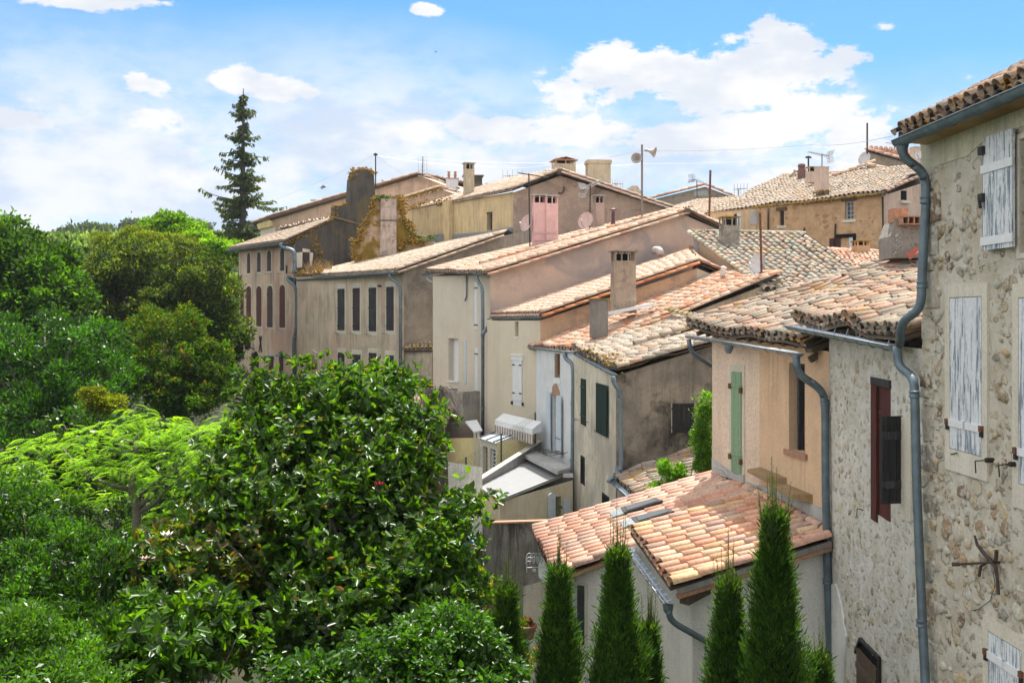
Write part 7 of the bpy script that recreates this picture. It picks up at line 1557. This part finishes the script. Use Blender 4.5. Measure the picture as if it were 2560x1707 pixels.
tree('round_bright_tree', 'round bright green treetop rising highest behind the oak', 'tree', [((425, 575, 80), (2.3, 2.4, 1.3)), ((395, 590, 80), (1.6, 2, 1.1)), ((470, 590, 79), (1.2, 1.6, .9))], 150, 120, .25, G_BR, LS, .55, .3, (425, 650, 80), 55, 'kite', .55, .5, limbs=8, trad=.3)
tree('false_acacia', 'light lime foliage spreading behind the roof edge of the tall house', 'tree', [((540, 620, 76), (2.4, 2.4, .8)), ((520, 660, 75), (1.8, 2, .9)), ((580, 640, 77), (1.2, 1.6, .8)), ((560, 720, 74), (1.3, 1.6, .8)), ((500, 590, 77), (1.2, 1.4, .5))], 170, 110, .22, [(.13, .27, .02), (.16, .31, .03), (.10, .22, .02)], LS, .5, .1, (560, 800, 76), 56, 'kite', .4, .5, limbs=20, flat=.5)
tree('dark_elder', 'dark glossy shrub tree tight against the tall house corner', 'tree', [((560, 850, 58), (1.4, 1.6, 1.8)), ((530, 900, 56), (1.2, 1.5, 1.3)), ((575, 950, 54), (.8, 1.2, 1.0))], 150, 110, .17, G_DK+G_MD[:1], LB, .45, .3, (560, 1000, 57), 57, 'kite', .45, .5)
tree('orange_tipped_tree', 'yellow green tree with rusty orange shoots in front of the tall house', 'tree', [((430, 830, 44), (1.7, 1.8, 1.1)), ((380, 800, 44.5), (.9, 1.1, .7)), ((480, 800, 44), (.9, 1.1, .6)), ((400, 930, 43), (1.8, 1.9, 1.3)), ((510, 900, 43), (1.2, 1.4, 1.0)), ((330, 930, 43.5), (.9, 1.2, 1.0)), ((560, 870, 43), (.6, .8, .35)), ((450, 1000, 42), (1.8, 1.6, 1.0)), ((540, 960, 42.5), (.7, 1., .9))],
   290, 135, .13, [(.05, .125, .012), (.04, .10, .012), (.065, .15, .015), (.03, .08, .01)], LB, .36, .35, (425, 1060, 43), 58, 'kite', .4, .5, limbs=60, trad=.12, bark='paledbark', tip=[(.12, .075, .01), (.14, .07, .01), (.11, .10, .01)], tipamt=.10, clb=.22)
tree('small_golden_shrub', 'small golden green shrub above the silk tree', 'bush', [((245, 1000, 33), (.55, .6, .5)), ((285, 1020, 33), (.5, .5, .4))], 50, 90, .09, [(.15, .17, .025), (.11, .15, .02)], LS, .24, .3, (250, 1100, 33), 59, 'kite', .45, .5, limbs=6, trad=.05)
tree('yard_shrub', 'dark shrub band along the foot of the tall houses', 'bush', [((620, 985, 52), (1.6, 1.4, .8)), ((560, 1000, 50), (1.2, 1.2, .7)), ((700, 1000, 50), (1.6, 1.4, .8)), ((800, 1010, 46), (2.2, 1.6, 1.)), ((480, 1010, 48), (1.4, 1.4, .8))], 190, 90, .15, G_DK+G_MD, LB, .42, .3, (620, 1060, 51), 60, 'kite', .45, .5)
tree('rusty_sprig_shrub', 'small ochre leaved sprig in front of the tall house door', 'bush', [((632, 955, 40), (.38, .4, .16))], 14, 70, .09, [(.25, .17, .02), (.2, .19, .02)], LS, .2, .2, (640, 1000, 40), 61, 'kite', .45, .4, limbs=8, trad=.03)
# undergrowth behind the silk tree and magnolia
tree('undergrowth_tree', 'dark leafy mass behind and below the silk tree', 'tree', [((300, 1150, 31), (3.2, 2, 1.6)), ((120, 1200, 30), (2.6, 2, 1.3)), ((520, 1180, 30), (2.4, 2, 1.4)), ((420, 1300, 28), (2.5, 2, 1.2)), ((640, 1080, 33), (1.8, 1.6, 1.0)), ((0, 1250, 29), (2., 2, 1.5))], 260, 90, .16, G_DK, LM, .5, .3, (400, 1400, 30), 62, 'kite', .45, .5)
tree('backing_shrub', 'shadowy shrub mass low behind the magnolia trunk', 'tree', [((700, 1420, 23.5), (2.6, 1.5, 1.6)), ((1000, 1450, 23), (1.6, 1.2, 1.4)), ((500, 1560, 21.5), (1.8, 1.4, 1.4)), ((850, 1250, 25), (2.2, 1.4, 1.2)), ((300, 1560, 20), (1.6, 1.3, 1.3))], 220, 70, .16, G_DK, LM, .5, .3, (700, 1600, 24), 63, 'kite', .45, .45)
# shrubs on the lean-to
tree('oleander_shrub', 'upright sunlit shrub growing beside the corner of the tan house', 'bush', [((1762, 1040, 26.3), (.22, .25, .38)), ((1755, 1100, 26.3), (.30, .3, .45)), ((1765, 1160, 26.3), (.34, .3, .35)), ((1768, 1000, 26.3), (.12, .14, .2))], 70, 80, .085, [(.09, .22, .02), (.12, .27, .025), (.06, .16, .018)], LM, .17, .9, (1762, 1200, 26.5), 71, 'kite', .3, .4, limbs=10, trad=.03)
tree('privet_shrub', 'bright green shrub sprouting over the lichen lean-to roof', 'bush', [((1665, 1175, 26.2), (.16, .2, .3)), ((1700, 1185, 26.2), (.14, .2, .26)), ((1680, 1215, 26.2), (.36, .3, .14)), ((1640, 1222, 26.2), (.16, .2, .12))], 46, 64, .085, [(.10, .25, .02), (.13, .30, .025)], LM, .15, .9, (1680, 1240, 26.2), 72, 'kite', .3, .4, limbs=10, trad=.025)
tree('cone_conifer', 'small clipped conifer in the lean-to doorway', 'shrub', [((1398, 1295, 34.2), (.16, .16, .5)), ((1398, 1320, 34.2), (.24, .2, .4))], 20, 80, .06, [(.06, .14, .02)], LN, .14, .6, (1398, 1340, 34.2), 73, 'kite', .3, .3, limbs=3, trad=.03)
# flowers
fs = tree('flowering_shrub', 'straggly pink flowered shrub left of the front cypress', 'flowers', [((1232, 1475, 21), (.22, .25, .2)), ((1215, 1500, 21), (.2, .2, .15))], 22, 46, .05, [(.16, .2, .05), (.2, .19, .06)], LS, .14, .4, (1232, 1540, 21), 74, 'kite', .4, .4, limbs=10, trad=.015, tip=[(.50, .04, .14), (.55, .08, .18)], tipamt=.35)
tree('geranium', 'pink geranium leaves in the terracotta pot', 'flowers', [((1316, 1560, 24), (.16, .16, .13))], 12, 50, .05, [(.08, .15, .03)], LS, .1, .4, (1316, 1590, 24), 75, 'kite', .7, .3, limbs=3, trad=.01, tip=[(.55, .03, .12)], tipamt=.25)
tree('marigold_bed', 'orange and yellow flower bed low beside the cypresses', 'flowers', [((1338, 1640, 21), (.25, .3, .12)), ((1310, 1660, 21), (.3, .3, .15))], 22, 50, .045, [(.10, .17, .03)], LS, .12, .4, (1330, 1690, 21), 76, 'kite', .5, .3, limbs=3, trad=.01, tip=[(.6, .25, .03), (.65, .4, .05), (.5, .1, .2)], tipamt=.5)
# cypresses
def cypress(label, px, ptop, pshoulder, Y, rad, seed, lean=0., n=5200, wisp=34, cones=0):
    rng = np.random.RandomState(seed); zt = P(px, ptop, Y).z; zs = P(px, pshoulder, Y).z; c = P(px, 0, Y); zb = gz(c.x, c.y)
    t = thing('cypress', label, 'cypress', (c.x, c.y, zb), 'slim cypresses in front of the cottage'); H = zs-zb
    h = rng.rand(n)**.85; a = rng.uniform(0, 2*np.pi, n); prof = rad*1.12*np.clip(1-np.power(np.clip(h, 0, 1), 3.2), .12, 1)*(.72+.28*np.minimum(1, (1-h)*4+.2))*(1+.20*np.sin(a*3+h*14+seed)+.16*np.sin(h*31+a*2+seed)+.12*np.sin(h*67+a*5))
    rr = prof*rng.uniform(.5, 1.16, n); B = np.stack([c.x+np.cos(a)*rr, c.y+np.sin(a)*rr, zb+h*H], 1); O = np.stack([np.cos(a), np.sin(a), 0*a], 1)
    k = 10; idx = np.repeat(np.arange(n), k); m = len(idx); D = O[idx]*.55+rng.normal(0, .32, (m, 3))+np.array([0, 0, 1.05]); D = unit(D); Bq = B[idx]+D*rng.uniform(0, .16, (m, 1))+rng.normal(0, .025, (m, 3)); Nn = O[idx]+rng.normal(0, .5, (m, 3))
    cb = pal_pick(rng, [(.03, .085, .012), (.045, .115, .016), (.02, .055, .01), (.065, .145, .018)], n, .3)
    L_ = rng.uniform(.05, .13, m); Cc = cb[idx]*rng.uniform(.8, 1.2, (m, 1))
    # wispy top
    wb = []; wd = []; wc = []; ww = []; tb = MB()
    for i in range(wisp):
        aa = rng.uniform(0, 6.28); r0 = rad*.45*rng.rand(); f = rng.rand()**1.6; z0 = zs-rng.uniform(.1, .55)*1.0; top = z0+.25+(zt-z0)*f*(1-r0/rad*.8)
        p0 = Vector((c.x+math.cos(aa)*r0, c.y+math.sin(aa)*r0, z0)); p1 = Vector((c.x+math.cos(aa)*r0*(1.9-.6*f)+lean*f, c.y+math.sin(aa)*r0*1.5, top)); tb.tube([p0, p0.lerp(p1, .5)+Vector((0, 0, .03)), p1], [.008, .005, .002], 4)
        q = int(30*(p1-p0).length/.5)+6
        for j in range(q):
            u = j/q; pp = p0.lerp(p1, u); sc_ = .10*(1-.75*u); dd = Vector((rng.normal(0, .5), rng.normal(0, .5), 1.2)).normalized(); wb.append(tuple(pp+Vector((rng.normal(0, .012), rng.normal(0, .012), 0)))); wd.append(tuple(dd)); wc.append([(.08, .15, .03), (.10, .14, .035), (.06, .12, .03)][j % 3]); ww.append(max(.035, sc_))
    Bq = np.vstack([Bq, np.array(wb)]); D = np.vstack([D, np.array(wd)]); Nn = np.vstack([Nn, rng.normal(0, 1, (len(wb), 3))]); Cc = np.vstack([Cc, np.array(wc)]); L_ = np.concatenate([L_, np.array(ww)])
    leaves('crown', LN, t, Bq, D, Nn, L_, L_*.17, Cc, .1)
    tb.tube([(c.x, c.y, zb), (c.x, c.y, zb+H*.6), (c.x, c.y, zs)], [.08, .05, .012], 8); tb.build('trunk', M['bark'], t)
    if cones:
        mb = MB()
        for i in range(cones):
            aa = rng.uniform(3.4, 6.0); z_ = zb+H*rng.uniform(.35, .62); pc = Vector((c.x+math.cos(aa)*rad*.95, c.y+math.sin(aa)*rad*.95, z_)); mb.lathe([(.001, -.022), (.018, -.012), (.022, 0), (.016, .014), (.001, .02)], pc, (.2, .3, 1), 7)
        mb.build('cones', plain('cypress_cone', (.32, .25, .18), .9), t)
cypress('leftmost cypress with soft thin top beside the magnolia', 1268, 1400, 1490, 15.5, .31, 1)
cypress('second cypress from the left with bare twiggy top', 1397, 1352, 1440, 15.2, .34, 2)
cypress('cypress rising tallest in front of the gutter end', 1545, 1270, 1395, 15., .42, 3, cones=5)
cypress('small slender cypress between the two downpipe bends', 1622, 1472, 1580, 15.6, .24, 4, n=3200)
cypress('cypress under the yellow verge tiles with feathery top', 1822, 1350, 1470, 14.8, .36, 5)
cypress('tallest and thickest cypress in front of the tan house corner', 1937, 1150, 1300, 14.2, .40, 6, n=6800, cones=16)
cypress('smallest cypress tip at the foot of the stone wall', 2052, 1575, 1660, 14.4, .24, 7, n=2600)
# fir
def fir():
    rng = np.random.RandomState(9); Y = 88; c = P(607, 0, Y); zt = P(607, 222, Y).z; zb = gz(c.x, Y); t = thing('fir_tree', 'tall dark fir with drooping layered branches standing above everything', 'fir tree', (c.x, Y, zb))
    mb = MB(); mb.tube([(c.x-.1, Y, zb), (c.x, Y, zt*.55), (c.x+.05, Y, zt)], [.42, .26, .03], 8)
    B = []; D = []; Cc = []; Ls = []
    zlo = P(0, 620, Y).z
    for i in range(155):
        f = (i+rng.rand())/155; z = zlo+(zt-.5-zlo)*f; env = 3.5*(1-f)**.8*(1+.25*math.sin(f*23))*rng.uniform(.35, 1.3)+.15; a = rng.uniform(0, 6.28)
        if .62 < f < .67: env *= .7
        if abs(math.sin(f*15.5+.4)) < .35 and f < .9: env *= .5
        if math.sin(f*40) > .75 and f < .85: continue
        d = np.array([math.cos(a), math.sin(a)]); k = max(4, int(env*7)); pts = []; tl = rng.uniform(-.1, .5)
        for j in range(k+1):
            u = j/k; zz = z+env*(tl*u-.55*u*u+.40*u**3)+.25*(u**3)*env*.3; p = np.array([c.x+d[0]*env*u, Y+d[1]*env*u, zz]); pts.append(Vector(p))
            if j:
                m = int(9+7*(1-u))*(1 if rng.rand() > .18 else 0)
                for q in range(m):
                    s = rng.uniform(-1, 1)*.42*(1-.35*u)*min(1, env*.6); side = np.array([-d[1], d[0], 0]); b = p+side*s+np.array([0, 0, -.10*abs(s)+rng.normal(0, .05)]); B.append(b)
                    dn_ = np.array([d[0]*.5, d[1]*.5, 0])+side*np.sign(s)*.5+np.array([0, 0, -rng.uniform(.4, 1.6)]); D.append(dn_); Cc.append(np.array([(.055, .085, .03), (.07, .10, .028), (.04, .065, .028), (.085, .115, .03)][rng.randint(4)])*rng.uniform(.75, 1.2)); Ls.append(rng.uniform(.18, .46))
        mb.tube(pts, [.05*(1-jj/(k+1))+.012 for jj in range(k+1)], 4)
    Ls = np.array(Ls); leaves('crown', LN, t, np.array(B), np.array(D), rng.normal(0, 1, (len(B), 3)), Ls, Ls*.34, np.array(Cc), .1); mb.build('trunk', plain('fir_bark', (.06, .055, .055), .95), t)
fir()
# distant hill wood and ridge trees
rng = np.random.RandomState(77); B = []; 
nH = 5200; X = rng.uniform(-190, 40, nH); Yh_ = rng.uniform(170, 345, nH); Z = np.array([gz(x, y) for x, y in zip(X, Yh_)])
idx = np.repeat(np.arange(nH), 26); m = len(idx); off = rng.normal(0, 1, (m, 3)); off /= np.linalg.norm(off, axis=1)[:, None]; R_ = rng.uniform(1.5, 3.2, nH)
Bq = np.stack([X, Yh_, Z+1.6], 1)[idx]+off*R_[idx][:, None]*np.array([1, 1, .8]); cb = pal_pick(rng, [(.05, .085, .03), (.065, .11, .035), (.08, .14, .04), (.04, .07, .03)], nH, .2)
hw_ = leaves('wooded_hillside', LS, None, Bq, off+np.array([0, 0, .3]), off, 1.5, 1.1, cb[idx], .1); tag(hw_, 'hazy wooded hillside behind the tree line', 'woodland', kind='stuff')
nS = 1500; X2 = rng.uniform(-75, -11, nS); Y2 = rng.uniform(16, 150, nS); ok = X2/Y2 < -.30; X2, Y2 = X2[ok], Y2[ok]; nS = len(X2); Z2 = np.array([gz(x, y) for x, y in zip(X2, Y2)]); idx = np.repeat(np.arange(nS), 90); off = unit(rng.normal(0, 1, (len(idx), 3))+np.array([0, 0, .5])); R2 = rng.uniform(.8, 2.1, nS)
Bs = np.stack([X2, Y2, Z2+.3], 1)[idx]+off*R2[idx][:, None]*rng.uniform(.7, 1.05, (len(idx), 1)); cs = pal_pick(rng, [(.03, .07, .012), (.04, .09, .014), (.025, .055, .01)], nS, .25)
us = leaves('shrub_cover', LB, None, Bs, off+rng.normal(0, .4, off.shape), off, .32, .2, cs[idx]*rng.uniform(.8, 1.2, (len(idx), 1)), .1); tag(us, 'low tangled shrub cover under and left of the trees', 'ground cover', kind='stuff')
def far_tree(label, px, py, Y, r, h, seed):
    rng = np.random.RandomState(seed); c = P(px, py, Y); zb = gz(c.x, Y); t = thing('ridge_tree', label, 'tree', (c.x, Y, zb), 'trees on the far ridge'); n = 26
    C = np.array([c.x, Y, c.z-h*.5])+unit(rng.normal(0, 1, (n, 3)))*np.array([r, r, h*.5])*rng.uniform(.3, 1, (n, 1)); idx = np.repeat(np.arange(n), 60); off = rng.normal(0, 1, (len(idx), 3)); B = C[idx]+off*r*.22
    leaves('crown', LN, t, B, off, rng.normal(0, 1, off.shape), 1.1, .7, pal_pick(rng, [(.04, .065, .03), (.05, .08, .035)], len(idx)), .1)
    mb = MB(); mb.tube([(c.x, Y, zb-.5), (c.x, Y, c.z-h*.4)], r*.07, 5); mb.build('trunk', M['bark'], t)
for i, (px, py, r, h, lb) in enumerate(((165, 571, 2.6, 4, 'leftmost low ridge tree against the sky'), (192, 573, 3., 5, 'rounded ridge tree left of the widest dark one'), (219, 567, 3.2, 6, 'widest dark ridge tree in the row'), (240, 571, 2.4, 5, 'small ridge tree in the middle of the row'), (258, 566, 2.4, 6, 'narrow ridge tree beside the tallest one'), (273, 559, 3., 8, 'tallest ridge tree with a broad round head'), (325, 554, 2.6, 6, 'ridge tree just left of the round bright treetop'), (344, 556, 2.2, 5, 'last ridge tree touching the round bright treetop'), (500, 560, 3, 5, 'ridge tree showing left of the tall fir'))): far_tree(lb, px, py, 300, r, h, 900+i)
# haze
hz = MB(); hz.hexa([(-240, -38, -11), (330, -38, -11), (330, 600, -11), (-240, 600, -11)], [(-240, -38, 60), (330, -38, 60), (330, 600, 60), (-240, 600, 60)])
m = bpy.data.materials.new('air'); m.use_nodes = True; t = NT(m.node_tree); o = t('ShaderNodeOutputMaterial'); pv = t('ShaderNodeVolumePrincipled', {'Color': (.78, .88, 1.), 'Density': .00016, 'Anisotropy': .3}); t.l.new(pv.outputs[0], o.inputs['Volume'])
HAZE = hz.build('haze', m); tag(HAZE, kind='stuff')
